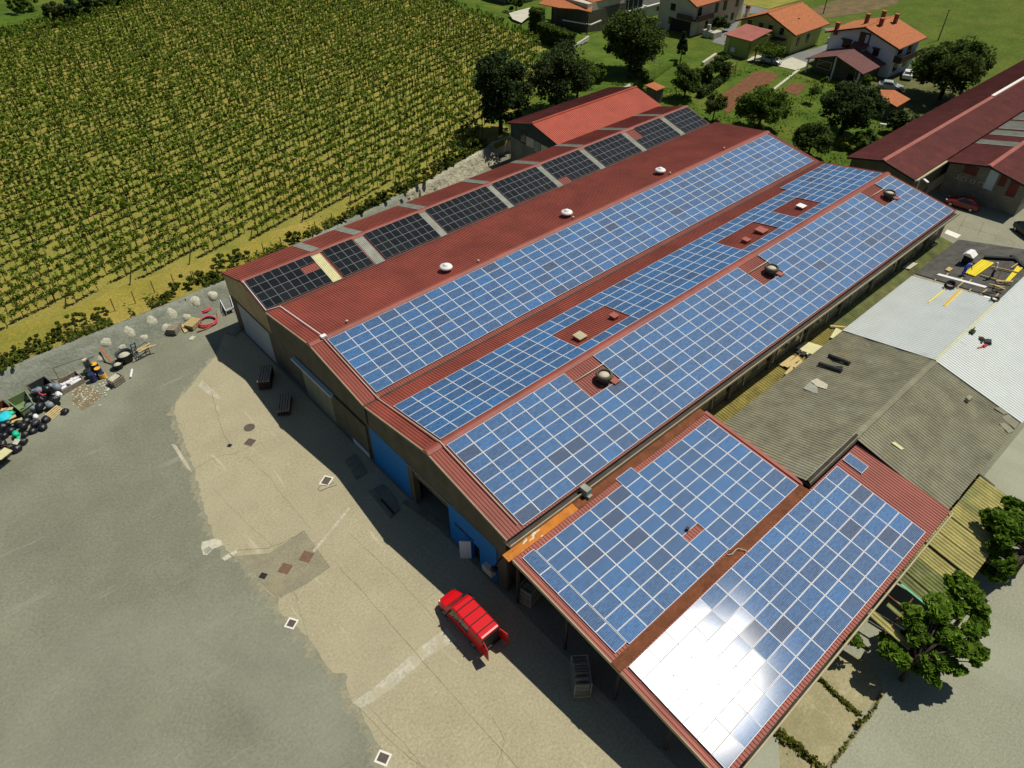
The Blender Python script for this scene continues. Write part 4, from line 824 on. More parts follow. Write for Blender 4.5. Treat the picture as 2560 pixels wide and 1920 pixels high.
# ------------------------------------------------------------------ two long sheds at the far end
def longshed(name, lab, x0, x1, y0, yr, y1, ze, zr_, mats, wall, front=None):
    t = thing(name, lab, 'shed', ((x0+x1)/2, yr, 0))
    q = MB(); q.prism([(x0+.9,y0+.3,0), (x0+.9,y0+.3,ze-.1), (x0+.9,yr,zr_-.1), (x0+.9,y1-.3,ze-.1), (x0+.9,y1-.3,0)], (x1-x0-1.2,0,0)); q.build('wall', M[wall], t)
    q = MB(); ribbed(q, x0, x1, (yr,zr_), (y0,ze), .3, .05); q.build('roof_slope', M[mats[0]], t)
    q = MB(); ribbed(q, x0, x1, (yr,zr_), (y1,ze), .3, .05); q.build('roof_slope', M[mats[1]], t)
    q = MB(); q.prism([(x0-.03,yr-.3,zr_-.02), (x0-.03,yr-.08,zr_+.12), (x0-.03,yr+.08,zr_+.12), (x0-.03,yr+.3,zr_-.02)], (x1-x0,0,0)); q.build('ridge_cap', M['faded_red_roof'], t)
    q = MB()
    for a, b_ in (((y0,ze),(yr,zr_)), ((yr,zr_),(y1,ze))): q.prism([(x0-.02,a[0],a[1]-.25), (x0-.02,b_[0],b_[1]-.25), (x0-.02,b_[0],b_[1]), (x0-.02,a[0],a[1])], (.06,0,0))
    q.build('verge', M['black_paint'], t); return t
f1 = longshed('long_shed', 'very long dark red shed beyond the hall with a pale stretch of ridge', 75.0, 170.0, 7.9, 12.4, 17.0, 4.4, 5.45, ('old_red_roof','old_red_roof'), 'wall_dark')
q = MB(); q.box(109, 170, 12.15, 12.6, 5.55, 5.66); q.build('white_ridge', M['white_trim'], f1)
q = MB(); q.box(75.1, 84, 7.55, 7.75, 4.2, 4.38); q.box(75.1, 84, 7.75, 7.9, 4.2, 4.25); q.build('eave_gutter', M['tan_metal'], f1)
q = MB(); q.tube([(83.4,8.3,4.3), (83.5,8.4,0)], .16, 8); tag(q.build('concrete_post', M['wall_old']), 'concrete post at the corner between the two long sheds', 'post')
f2 = longshed('patched_shed', 'long shed with striped grey and red roof and a stained grey front with red patches', 83.6, 170.0, -2.5, 2.7, 7.75, 4.35, 5.4, ('old_red_roof','old_red_roof'), 'wall_old')
for x0, x1 in ((92.2,94.0), (96.8,99), (100,104), (105,109), (110,114), (115,119)): 
    q = MB(); ribbed(q, x0, x1, (2.9,5.45), (7.6,4.46), .3, .05); q.build('grey_sheet', M['strip_grey'], f2)
for i in range(4):
    y = 6.1-i*1.05; q = MB(); q.box(84.40, 84.49, y-.28, y+.28, 2.35, 2.85); o = q.build('window_frame', M['pale_plaster'], f2); q = MB(); q.box(84.37, 84.41, y-.19, y+.19, 2.43, 2.77); q.build('window_pane', M['dark_window'], o)
for y0, y1, z0, z1, m in ((5.6,3.9,3.3,4.4,'old_red_roof'), (2.6,1.5,2.2,4.7,'bluegrey_wall'), (1.2,.4,3.1,4.6,'old_red_roof'), (-.1,-1.2,2.2,4.3,'old_red_roof')):
    q = MB(); q.box(84.43, 84.49, y1, y0, z0, z1); o = q.build('wall_patch', M[m], f2)
# street lamps
def street_lamp(px, z, lab, rz):
    p = at(*px, z); t = thing('street_lamp', lab, 'street lamp', (p[0]+.9*math.cos(rz), p[1]+.9*math.sin(rz), 0), rz)
    q = MB(); q.tube([(0,0,0), (0,0,z-.1)], [.09,.05], 8); q.tube([(0,0,z-.1), (-.3,0,z+.1), (-.7,0,z+.12)], .035, 6); q.build('pole', M['steel'], t, local=True)
    q = MB(); q.obox((-1.0,0,z+.1), (.45,0,.02), (0,.16,0), (0,0,.07)); q.build('lamp_head', M['white_paint'], t, local=True, bevel=.05)
street_lamp((2313,453), 5.0, 'street lamp with pale head at the corner of the hall and the long shed', 1.0)
street_lamp((2206,312), 5.0, 'street lamp with pale head rising from the dark garden trees', 2.2)
# retaining walls
def revet(name, lab, pts, m, n, amp, h=2.0, bat=1.0, kids=None):
    q = MB(); L = len(pts); v = []; nz = 7
    for i in range(n+1):
        t = i/n*(L-1); k = min(int(t), L-2); u = t-k; x = pts[k][0]+(pts[k+1][0]-pts[k][0])*u; y = pts[k][1]+(pts[k+1][1]-pts[k][1])*u
        for j in range(nz):
            s = j/(nz-1); d = amp*(random.random()-.5) if 0 < j < nz-1 else amp*.5*(random.random()-.5); v.append((x, y-bat*(1-s)-d*.6, -.05+(h+.12)*s+d*.3))
        v.append((x, y+.45, h+.07+.1*(random.random()-.5))); v.append((x, y+.5, h-.4))
    nz += 2
    q.add(v, [(i*nz+j, (i+1)*nz+j, (i+1)*nz+j+1, i*nz+j+1) for i in range(n) for j in range(nz-1)]); o = q.build(name, M[m], smooth=True); return tag(o, lab, 'wall')
rw = revet('retaining_wall', 'long sloping grey sprayed concrete wall behind the scrap and pallets', [(-60,46.55), (-19,46.5), (-5.7,46.7), (2,47.2), (15,49.3), (27.5,51.1)], 'gunite', 190, .12, bat=1.9)
for i, (a, b_, w, hgt_, m) in enumerate(((1415,295,.75,.85,1),(1620,230,.7,.7,1),(1150,440,.75,1.05,1),(915,520,.95,.95,1),(660,650,.85,1.0,1),(390,770,.8,.75,1),(580,830,.6,.55,1),(830,715,.65,.55,1),(1320,480,.65,.55,1),(1090,600,.95,.7,1),(330,960,.6,.6,1))):
    pz = 1.0; 
    # find the point on the battered face: y = 46.6 - 1.9*(1-z/2)
    px, py = c(a, b_, 180, 690, 4.608); best = min((abs(at(px,py,z_)[1]-(yb(at(px,py,z_)[0])-1.9*(1-z_/2.07))), z_) for z_ in np.arange(.15,2.0,.05))[1]; p = at(px, py, best)
    q = MB(); n1, n2 = 7, 14; v = []
    for r_ in range(n1):
        ph = r_/(n1-1)*math.pi/2
        for k in range(n2):
            a2 = 2*math.pi*k/n2; rr = math.sin(ph)*(1+.10*math.sin(3*a2+i)+.05*math.sin(5*a2)); U_, T_, H_ = w*.75*rr*math.cos(a2), hgt_*.8*rr*math.sin(a2), .34*math.cos(ph)-.02
            v.append((p[0]+U_, p[1]+T_*.676-H_*.737, best+T_*.737+H_*.676))
    q.add(v, [(r_*n2+k, r_*n2+(k+1) % n2, (r_+1)*n2+(k+1) % n2, (r_+1)*n2+k) for r_ in range(n1-1) for k in range(n2)]); q.build('sprayed_patch', M['gunite_white'], rw, smooth=True)
revet('rock_wall', 'rugged pale rock wall on the terrace edge beside the hall', [(27.4,51.1), (33,52.0), (40,53.8), (46.3,55.4)], 'rock_pale', 60, .55, bat=1.3)
revet('garden_wall', 'white garden wall half hidden by trees behind the red shed', [(46.3,55.5), (62,56.0), (72,57.2), (80,58.6)], 'stone_white', 50, .04, bat=.1)
# ------------------------------------------------------------------ houses
def window(par, face, u, z, w, h, x, rec='dark_window', frame='shutter', awning=None):
    """face 'x-' at plane x (u along y) or 'y-' at plane y=x (u along x)"""
    q = MB(); p = MB()
    if face == 'x-': q.box(x-.05, x+.02, u-w/2-.07, u+w/2+.07, z-.07, z+h+.07); p.box(x-.075, x-.045, u-w/2, u+w/2, z, z+h)
    else: q.box(u-w/2-.07, u+w/2+.07, x-.05, x+.02, z-.07, z+h+.07); p.box(u-w/2, u+w/2, x-.075, x-.045, z, z+h)
    f = q.build('window', M[frame], par); p.build('pane', M[rec], f); return f
def gable_house(name, lab, x0, x1, y0, y1, ze, zr, wall, roof, ov=.8, yr=None):
    yr = (y0+y1)/2 if yr is None else yr
    t = thing(name, lab, 'house', ((x0+x1)/2, (y0+y1)/2, 0))
    q = MB(); q.prism([(x0,y0,-.2), (x0,y0,ze), (x0,yr,zr-.05), (x0,y1,ze), (x0,y1,-.2)], (x1-x0,0,0)); q.build('wall', M[wall], t)
    q = MB(); sl1 = (zr-ze)/(yr-y0); sl2 = (zr-ze)/(y1-yr)
    q.prism([(x0-ov,y0-ov,ze-ov*sl1+.05), (x0-ov,yr,zr+.05), (x0-ov,yr,zr+.25), (x0-ov,y0-ov,ze-ov*sl1+.22)], (x1-x0+2*ov,0,0))
    q.prism([(x0-ov,y1+ov,ze-ov*sl2+.05), (x0-ov,y1+ov,ze-ov*sl2+.22), (x0-ov,yr,zr+.25), (x0-ov,yr,zr+.05)], (x1-x0+2*ov,0,0))
    r = q.build('roof', M[roof], t)
    q = MB(); q.tube([(x0-ov-.02,yr,zr+.22), (x1+ov+.02,yr,zr+.22)], .12, 6); q.build('ridge_tiles', M[roof], r)
    q = MB(); q.tube([(x0-ov,y0-ov-.06,ze-ov*sl1+.1), (x1+ov,y0-ov-.06,ze-ov*sl1+.1)], .07, 6); q.build('gutter', M['shutter'], r)
    for yy_, s_ in ((y0-ov, sl1), ):
        q = MB(); q.prism([(x0-ov-.04,y0-ov,ze-ov*sl1-.06), (x0-ov-.04,yr,zr-.06), (x0-ov-.04,yr,zr+.2), (x0-ov-.04,y0-ov,ze-ov*sl1+.18)], (.05,0,0)); q.prism([(x0-ov-.04,yr,zr-.06), (x0-ov-.04,y1+ov,ze-ov*sl2-.06), (x0-ov-.04,y1+ov,ze-ov*sl2+.18), (x0-ov-.04,yr,zr+.2)], (.05,0,0)); q.build('verge_board', M['shutter'], r)
    return t, r
def chimney(r, x, y, z0, z1, w=.55, m='brick_red', cap='clay_tile'):
    q = MB(); q.box(x-w/2, x+w/2, y-w/2, y+w/2, z0, z1); k = q.build('chimney', M[m], r)
    return k
# yellow house
yh, yr_ = gable_house('yellow_house', 'lime yellow house with a large orange tiled roof beside a paved yard', 121.4, 132.0, 53.3, 65.4, 3.95, 6.25, 'lime_wall', 'clay_tile', .95)
for u in (63.4, 60.8, 58.6, 56.0): window(yh, 'x-', u, 3.1, .75, 1.05, 121.38)
for u in (123.6, 127.2): window(yh, 'y-', u, 1.2, .75, 1.4, 53.28)
q = MB(); q.box(119.2, 121.3, 54.5, 57.4, 2.35, 2.5); q.build('porch_roof', M['shutter'], yh)
q = MB(); q.box(119.0, 121.3, 57.4, 61.5, 2.9, 3.05); q.build('porch_roof', M['shutter'], yh)
chimney(yr_, 122.6, 65.2, 3.6, 5.9, .6, 'stone_white'); q = MB(); q.box(122.25, 122.95, 64.85, 65.55, 5.9, 6.4); q.build('chimney_cap', M['brick_red'], yr_)
q = MB(); q.box(126.2, 126.5, 55.6, 55.9, 4.9, 5.25); q.build('roof_vent', M['dark_tile'], yr_)
an = thing('yellow_annex', 'low green yellow annex with a flat red roof in front of the yellow house', 'annex', (116, 60, 0))
q = MB(); q.box(112.6, 120.4, 57.1, 62.6, -.1, 3.2); q.build('wall', M['green_wall'], an)
q = MB(); q.prism([(112.3,56.8,3.2), (112.3,62.9,3.2), (119.3,62.9,3.9), (119.3,56.8,3.9)], (0,0,.14)); q.build('roof', M['faded_red_roof'], an)
q = MB(); q.tube([(112.2,56.85,3.2), (112.5,57.0,2.6), (112.5,57.0,.1)], .07, 6); q.build('downpipe', M['shutter'], an)
q = MB(); q.box(112.48, 112.62, 61.6, 62.4, .1, 2.9); q.build('corner_post', M['lime_wall'], an)
q = MB(); q.box(112.2, 112.58, 60.0, 60.9, .6, 1.4); tag(q.build('air_conditioner', M['white_wall'], bevel=.03), 'white air conditioning box on the green annex wall', 'air conditioner')
# white house
wh, wr_ = gable_house('white_house', 'white house with an orange tiled roof and several brick chimneys', 122.5, 131.8, 33.8, 46.6, 5.35, 7.3, 'white_wall', 'clay_tile', .8)
for u, z, w, h in ((43.0,3.3,1.5,1.3), (37.2,3.2,1.0,1.1)): window(wh, 'x-', u, z, w, h, 122.48)
q = MB(); q.box(121.8, 122.4, 42.0, 44.0, 4.65, 4.8); q.box(121.9, 122.4, 36.5, 37.9, 4.35, 4.5); q.build('window_hood', M['shutter'], wh)
f = window(wh, 'x-', 40.0, 4.7, 1.9, 1.7, 122.48); q = MB(); q.box(122.38, 122.40, 39.2, 39.8, 4.8, 6.2); q.build('bright_pane', M['bluegrey_wall'], f)
q = MB(); q.prism([(120.9,38.8,4.0), (120.9,41.6,4.0), (122.4,41.6,4.6), (122.4,38.8,4.6)], (0,0,.12)); q.build('door_canopy', M['dark_tile'], wh)
q = MB(); q.box(121.2, 122.45, 39.0, 41.3, 2.3, 3.9); q.build('bay', M['white_wall'], wh)
q = MB(); q.box(122.6, 132.0, 32.4, 33.75, 2.75, 2.95); q.box(122.6, 132.0, 32.4, 32.48, 2.95, 3.85); q.box(122.6, 122.7, 32.4, 33.75, 2.95, 3.85); q.build('balcony', M['shutter'], wh)
for u in (124.5, 128.5): window(wh, 'y-', u, 3.0, 1.6, 1.9, 33.78)
for u in (124.6, 128.4): window(wh, 'y-', u, .9, 1.5, 1.2, 33.78)
for x, y, z1 in ((122.3,45.6,7.0), (126.4,42.3,8.4), (125.6,39.2,8.4), (129.8,41.0,8.6), (130.0,38.6,8.5)):
    k = chimney(wr_, x, y, 5.0, z1, .6); q = MB(); q.box(x-.38, x+.38, y-.38, y+.38, z1, z1+.14); q.build('chimney_cap', M['clay_tile'], wr_)
po = thing('porch_wing', 'low wing with a plum tiled roof joined to the front of the white house', 'house wing', (118, 40.4, 0))
q = MB(); q.prism([(116.0,35.6,-.1), (116.0,35.6,2.2), (116.0,40.3,3.7), (116.0,45.2,2.2), (116.0,45.2,-.1)], (6.4,0,0)); q.build('wall', M['wall_dark'], po)
q = MB(); q.prism([(113.9,34.6,2.2), (113.9,40.3,3.95), (113.9,40.3,4.1), (113.9,34.6,2.35)], (8.4,0,0)); q.prism([(113.9,46.0,2.2), (113.9,46.0,2.35), (113.9,40.3,4.1), (113.9,40.3,3.95)], (8.4,0,0)); q.build('roof', M['dark_tile'], po)
for y in (35.4, 40.3, 45.4): q = MB(); q.box(114.1, 114.35, y-.12, y+.12, 0, 2.4 if y != 40.3 else 3.8); q.build('post', M['white_wall'], po)
window(po, 'x-', 43.0, .9, 2.6, 1.2, 115.98, frame='white_paint'); window(po, 'x-', 37.6, .2, 1.0, 1.9, 115.98); window(po, 'x-', 36.4, .8, .9, 1.2, 115.98, frame='white_paint')
# beige house
bh, br_ = gable_house('beige_house', 'beige two storey house with dark balconies and an orange roof at the top edge', 116.7, 134.0, 73.6, 83.0, 5.9, 8.0, 'cream_wall', 'clay_tile', .7)
q = MB(); q.box(118.5, 134.02, 73.5, 73.62, -.1, 5.8); q.build('sunny_wall', M['sunlit_wall'], bh)  # sunlight on this side is put into a pinker wall colour
for u, z in ((79.3,3.9), (79.6,1.3)): window(bh, 'x-', u, z, 1.1 if z > 2 else .7, 1.2, 116.68)
q = MB(); q.box(115.7, 116.66, 73.4, 77.4, 2.9, 3.0); q.box(115.7, 115.78, 73.4, 77.4, 3.0, 3.9); q.build('balcony', M['dark_wood'], bh)
q = MB(); q.box(116.6, 122.0, 72.5, 73.5, 2.85, 3.05); q.box(116.6, 122.0, 72.5, 72.6, 3.05, 3.95); q.build('balcony', M['shutter'], bh)
q = MB(); q.box(116.62, 116.67, 74.2, 79.5, 0, 2.5); q.build('garage_opening', M['black_paint'], bh)
for u in (118.2, 124.0, 127.0, 131.5): window(bh, 'y-', u, 3.4, 1.0, 1.7, 73.48)
for u in (121.2, 125.5, 130.5): window(bh, 'y-', u, .9, .8, 1.2, 73.48)
# orange roofed house and its modern neighbour at the top
oh = thing('orange_roof_house', 'dark house with wide orange roof slopes and a long balcony behind the hedge', 'house', (103, 92, 0))
q = MB(); q.box(100.2, 112, 88.2, 99, -.3, 4.6); q.build('wall', M['wall_dark'], oh)
q = MB(); q.prism([(95.6,98.4,4.9), (96.8,93.2,4.85), (99.0,90.0,4.85), (99.6,86.8,4.75), (102.2,88.9,5.5), (99.5,99.0,5.7)], (0,0,.15)); q.build('roof', M['clay_tile'], oh)['label'] = 'orange lower roof slope'
q = MB(); q.prism([(101.6,88.5,6.0), (103.2,101.5,6.0), (109,98,8.0), (107.5,93,8.0)], (0,0,.15)); q.prism([(101.6,88.5,6.0), (107.5,93,8.0), (109,98,8.0), (113,96,6.0), (110.6,87.6,6.0)], (0,0,.15)); q.build('roof', M['clay_tile'], oh)
q = MB(); q.box(100.2, 111, 88.4, 98, 4.6, 6.0); q.build('wall', M['cream_wall'], oh)
q = MB(); q.bar((97.6,92.9,2.6), (99.4,86.6,2.6), .25, .18); q.bar((99.4,86.6,2.6), (103.4,87.4,2.6), .25, .18); q.build('balcony', M['white_trim'], oh)
for y in (97.6, 93.6, 90, 87.2): q = MB(); q.box(99.0, 99.2, y-.1, y+.1, 0, 4.7); q.build('post', M['dark_wood'], oh)
mh = thing('modern_house', 'pale blue modern house with a dark glazed corner beside the orange roof', 'house', (117, 93, 0))
q = MB(); q.box(112.5, 119.5, 89.5, 96, -.2, 2.0); q.build('wall', M['bluegrey_wall'], mh)
q = MB(); q.box(112.3, 119.7, 89.3, 96.2, 2.0, 2.25); q.box(112.3, 119.7, 89.3, 96.2, 4.6, 4.9); q.build('flat_roof', M['white_trim'], mh)
q = MB(); q.box(112.6, 119.4, 89.6, 95.9, 2.25, 4.6); q.build('glazed_corner', M['glass'], mh)
q = MB()
for i in range(5): q.box(112.5, 112.62, 89.6+i*1.55, 89.72+i*1.55, 2.25, 4.6); q.box(112.7+i*1.6, 112.82+i*1.6, 89.5, 89.62, 2.25, 4.6)
q.build('mullions', M['bluegrey_wall'], mh)
gg = thing('white_garage', 'white garage with a small window beside the modern house', 'garage', (124, 92, 0))
q = MB(); q.box(120.2, 128.5, 89.0, 93.5, -.2, 2.2); q.build('wall', M['white_wall'], gg); q = MB(); q.box(119.9, 128.8, 88.7, 93.8, 2.2, 2.4); q.build('roof_edge', M['white_trim'], gg); q = MB(); q.box(120.4, 128.3, 89.2, 93.3, 2.4, 2.44); q.build('roof_deck', M['bitumen'], gg); window(gg, 'y-', 124.2, .9, .8, .7, 88.98)
# grey house at the very top edge of the picture
p = at(1245, 6); th = thing('grey_house', 'grey house cut by the top edge of the picture', 'house', (p[0]+5, p[1], 0))
q = MB(); q.box(p[0], p[0]+9, p[1]-4.5, p[1]+4.5, -.2, 5); q.build('wall', M['wall_old'], th); q = MB(); q.box(p[0]-.05, p[0]-.01, p[1]-4, p[1]-2.8, .1, 2.3); q.build('door', M['shutter'], th); q = MB(); q.prism([(p[0]-.6,p[1]-5.2,4.9), (p[0]-.6,p[1],7), (p[0]-.6,p[1]+5.2,4.9)], (10,0,0)); q.build('roof', M['clay_tile'], th)
# small orange roofed sheds
def hut(name, lab, q4, z, m='clay_tile'):
    t = thing(name, lab, 'hut', (sum(p[0] for p in q4)/4, sum(p[1] for p in q4)/4, 0)); cx, cy = t.location[0], t.location[1]
    P = [(cx+(p[0]-cx)*.82, cy+(p[1]-cy)*.82) for p in q4]
    a = MB(); a.prism([(x, y, -.1) for x, y in P], (0,0,z+.05)); a.build('wall', M['wall_dark'], t)
    a = MB(); a.prism([(p[0], p[1], p[2]) for p in q4], (0,0,.14)); a.build('roof', M[m], t); return t
hut('garden_hut', 'small hut with a faded orange roof behind the black arrays', [(79.8,53.0,2.4), (82.2,53.0,2.4), (82.4,55.7,2.55), (80.0,55.7,2.55)], 2.3)
h2 = hut('orange_hut', 'small hut with an orange tiled roof beside the parked silver car', [(103.0,23.2,2.3), (108.0,23.4,2.3), (108.2,26.4,2.9), (103.4,26.4,2.9)], 2.2)
a = MB(); a.prism([(103.4,26.42,2.9), (108.2,26.42,2.9), (108.0,29.0,2.35), (104.6,29.2,2.35)], (0,0,.14)); a.build('roof', M['clay_tile'], h2)
# pergola, washing line, swing, poles, bench bits
pg = thing('vine_pergola', 'leafy vine pergola on dark posts over the paved yard', 'pergola', (113.5, 53.2, 0))
for x, y in ((112.2,55.2), (112.6,51.8), (115.2,55.4), (115.5,51.6)): q = MB(); q.box(x-.1, x+.1, y-.1, y+.1, 0, 2.3); q.build('post', M['dark_wood'], pg)
q = MB(); q.bar((112.2,55.4,2.3), (112.6,51.5,2.3), .12); q.bar((115.2,55.6,2.3), (115.5,51.4,2.3), .12); q.build('beam', M['dark_wood'], pg)
p = at(*yy(155,740)); wl = thing('washing_line', 'washing line hung with dark and white clothes on the lawn', 'washing line', p)
a_, e_ = at(*yy(60,790)), at(*yy(210,690))
for k, s_ in enumerate((a_, e_)): q = MB(); q.bar((s_[0],s_[1],0), (s_[0],s_[1],1.7), .08); q.build('post', M['dark_wood'], wl)
q = MB(); q.bar((a_[0],a_[1],1.6), (e_[0],e_[1],1.6), .02); q.build('line', M['white_trim'], wl)
for i, m in enumerate(('dark_cloth','white_cloth','dark_cloth','bluegrey_wall','dark_cloth','lamp_red')):
    t = (i+.6)/6.6; x, y = a_[0]+(e_[0]-a_[0])*t, a_[1]+(e_[1]-a_[1])*t; d = np.array([e_[0]-a_[0], e_[1]-a_[1]]); d /= np.linalg.norm(d)
    q = MB(); q.obox((x,y,1.25), (d[0]*.28,d[1]*.28,0), (-d[1]*.02,d[0]*.02,0), (0,0,.34)); o = q.build('garment', M[m]); tag(o, f'{("dark garment at the outer end of", "white cloth on", "second dark garment on", "grey blue cloth on", "third dark garment on", "red cloth at the house end of")[i]} the washing line', 'garment')
s1, s2 = at(*c(1690,745+150,1280,0,5.027)), at(*c(1840,960,1280,0,5.027)); sf = thing('swing_frame', 'thin wooden swing frame on the lawn', 'swing', s2)
for s_ in ((s1[0],s1[1]), (s2[0],s2[1]), (s1[0]+1.0,s1[1]-.8)): q = MB(); q.bar((s_[0],s_[1],0), (s_[0]*.98+s1[0]*.02,s_[1],2.3), .09); q.build('post', M['grey_wood'], sf)
q = MB(); q.bar((s1[0],s1[1],2.3), (s2[0],s2[1],2.3), .1); q.build('top_bar', M['grey_wood'], sf)
def pole(name, px, h, lab, r=.1, m='dark_wood', hd=None):
    p = at(*px); q = MB(); q.tube([(p[0],p[1],-.1), (p[0],p[1],h)], [r, r*.7], 7)
    if hd: q.box(p[0]-.3, p[0]+.3, p[1]-.12, p[1]+.12, h, h+.15)
    return tag(q.build(name, M[m]), lab, 'pole')
pole('lamp_pole', (2345,101), 5.6, 'thin dark pole with a small head standing in the green meadow', .12, 'dark_wood', True)
pole('utility_pole', c(1060,130,1780,0,3.8138), 5.0, 'short dark pole behind the orange roof of the yellow house', .12)
pole('garden_pole', c(215,720,1780,0,3.8138), 3.4, 'thin dark garden pole beside the washing line', .05)
pole('lawn_pole', c(1860,690,1280,0,5.027), 2.6, 'thin pole on the lawn by the cone shaped tree', .04)
fp = at(*c(380,290,1640,0,3.175)); fo = thing('stone_fountain', 'white stone grill block on the drive beside the beige house', 'garden grill', (fp[0], fp[1], 0))
q = MB(); q.box(fp[0], fp[0]+2.8, fp[1]-2.4, fp[1]-1.2, 0, 1.1); q.box(fp[0]-.3, fp[0]+.9, fp[1]-1.4, fp[1]+.4, 0, 1.3); q.build('block', M['stone_white'], fo, bevel=.06); q = MB(); q.box(fp[0]+.1, fp[0]+.6, fp[1]-1.0, fp[1]-.3, 1.3, 2.4); q.build('chimney', M['stone_white'], fo, bevel=.05)
for (a, b_), (a2, b2), nm, lb, m, w, h in (((1015,395),(1110,310),'low_wall','long low cream wall along the garden edge below the annex','cream_wall',.5,.6), ((735,635),(960,485),'low_wall','low white wall at the foot of the hedge','stone_white',.4,.5), ((715,655),(905,805),'low_wall','thin pale kerb wall in the garden below the hedge','stone_white',.25,.3)):
    if nm == 'low_wall' and m == 'cream_wall': P0, P1 = at(*c(1015-640,395,1640,30,3.024)) if False else at(*c(350,405,1640,30,3.024)), at(*c(450,335,1640,30,3.024))
    else: P0, P1 = at(a/5.027+1280, b_/5.027, 2 if a < 1000 and b_ < 660 else .6), at(a2/5.027+1280, b2/5.027, 2 if b2 < 600 else .6)
    q = MB(); q.bar((P0[0],P0[1],P0[2]+h/2-.1), (P1[0],P1[1],P1[2]+h/2-.1), w, h+.2); tag(q.build(nm, M[m]), lb, 'wall')
q = MB(); a_, e_ = at(*c(1075,290,1780,0,3.8138)), at(*c(1170,370,1780,0,3.8138)); q.bar((133.5,52.2,.55), (136.5,47.4,.55), .25, 1.1); tag(q.build('yard_wall', M['white_wall']), 'white low wall closing the drive between the yellow and white houses', 'wall')
# ------------------------------------------------------------------ vegetation
def leaf_quads(pos, size, up=.45, rng=RNG, jit=.35):
    n = len(pos); d = rng.normal(size=(n,3)); d[:,2] = np.abs(d[:,2])*.8+up; d /= np.linalg.norm(d, axis=1)[:,None]
    a = np.cross(d, rng.normal(size=(n,3))); a /= (np.linalg.norm(a, axis=1)[:,None]+1e-9); b_ = np.cross(d, a)
    s = (size*(1+jit*rng.normal(size=n))).clip(size*.4, size*1.9)[:,None]*.5
    return np.stack([pos-a*s-b_*s*.7, pos+a*s-b_*s*.7, pos+a*s+b_*s*.7, pos-a*s+b_*s*.7], 1)
def crown_points(n, rx, ry, rz, clumps, cr, rng, zmin=-.75, power=.75, shape='round'):
    C = []
    while len(C) < clumps:
        v = rng.normal(size=3); v /= np.linalg.norm(v); r = rng.random()**(.33) if rng.random() < .75 else rng.random()
        if v[2]*r < zmin: continue
        q = v*r
        if shape == 'cone': q = np.array([v[0]*(1-(q[2]+1)/2.15), v[1]*(1-(q[2]+1)/2.15), q[2]])
        C.append(q*np.array([rx,ry,rz]))
    C = np.array(C); k = rng.integers(0, clumps, n); v = rng.normal(size=(n,3)); v /= np.linalg.norm(v, axis=1)[:,None]
    v[:,2] = v[:,2]*.75+.12; rad = cr*(.6+.6*rng.random(clumps))[k]*(rng.random(n)**.45)
    return C[k]+v*rad[:,None], C
def tree(name, label, x, y, h, w, mats, leaf=.32, n=5000, clumps=60, trunk=.22, group=None, cat='tree', seed=0, z0=None, cr=None, shape='round', low=.18, wy=None, tr=True, lean=(0,0)):
    rng = np.random.default_rng(100+seed); z0 = gz(x, y) if z0 is None else z0
    t = thing(name, label, cat, (x, y, z0), 0, group); rx = w/2; ry = (wy or w)/2; cz = h*(low+(1-low)/2); rzz = h*(1-low)/2
    cr = cr or min(rx, rzz)*.34
    n = int(n*1.7); leaf = leaf*.78
    P, C = crown_points(n, rx-cr*.55, ry-cr*.55, rzz-cr*.45, clumps, cr, rng, shape=shape); P = P+np.array([lean[0], lean[1], cz])
    P[:,2] = np.maximum(P[:,2], .1)
    ms = mats if isinstance(mats, (list, tuple)) else [mats]
    quads('crown', leaf_quads(P, leaf, rng=rng), [M[m] for m in ms], t, midx=rng.integers(0, len(ms), n) if len(ms) > 1 else None)
    if tr:
        q = MB(); th = cz-rzz*.2
        q.tube([(0,0,-.15), (lean[0]*.2+.05,lean[1]*.2,th*.5), (lean[0]*.6,lean[1]*.6,th)], [trunk, trunk*.8, trunk*.55], 8)
        for k in rng.choice(len(C), min(9, len(C)), replace=False):
            e = C[k]*.85+np.array([lean[0],lean[1],cz]); s_ = np.array([lean[0]*.5,lean[1]*.5,th*(.55+.4*rng.random())]); q.tube([tuple(s_), tuple((s_+e)/2+np.array([0,0,.15])), tuple(e)], [trunk*.42, trunk*.28, trunk*.1], 5)
        q.build('trunk', M['bark'], t, local=True, smooth=True)
    return t
# trees behind the halls
tree('dense_tree', 'tall round very dark tree at the vineyard corner by the red shed', 49.5, 57.5, 12.0, 9.6, 'leaf_dark', .36, 9000, 150, .35, seed=1, cr=1.0, low=.06)
tree('loose_tree', 'dark straggly tree leaning over the white garden wall', 62.0, 58.5, 10.4, 10.5, ['leaf_shade','leaf_dark'], .34, 6500, 70, .3, seed=2, low=.08)
tree('loose_tree', 'lower lighter tree between the straggly tree and the garden', 68.0, 59.8, 7.0, 6.5, ['leaf_mid','leaf_bright'], .34, 3200, 45, .22, seed=3, low=.1)
tree('garden_tree', 'largest garden tree in front of the modern house', 85.0, 63.4, 11.0, 11.6, ['leaf_mid','leaf_shade'], .40, 9000, 110, .35, seed=4, low=.1, z0=1.2)
tree('cone_tree', 'small cone shaped tree alone on the lawn', 100.6, 64.0, 6.0, 2.6, 'leaf_dark', .26, 2400, 40, .12, seed=5, shape='cone', low=.16, cr=.42, z0=0)
tree('garden_tree', 'dark bushy tree by the black arrays and the long lawn', 86.5, 52.0, 5.4, 5.6, ['leaf_shade','leaf_mid'], .30, 3600, 50, .18, seed=6, low=.08, z0=0)
tree('garden_tree', 'dark bushy tree nearest the green annex', 98.7, 53.6, 4.4, 4.2, ['leaf_shade','leaf_mid'], .28, 2600, 36, .16, seed=7, low=.1, z0=0)
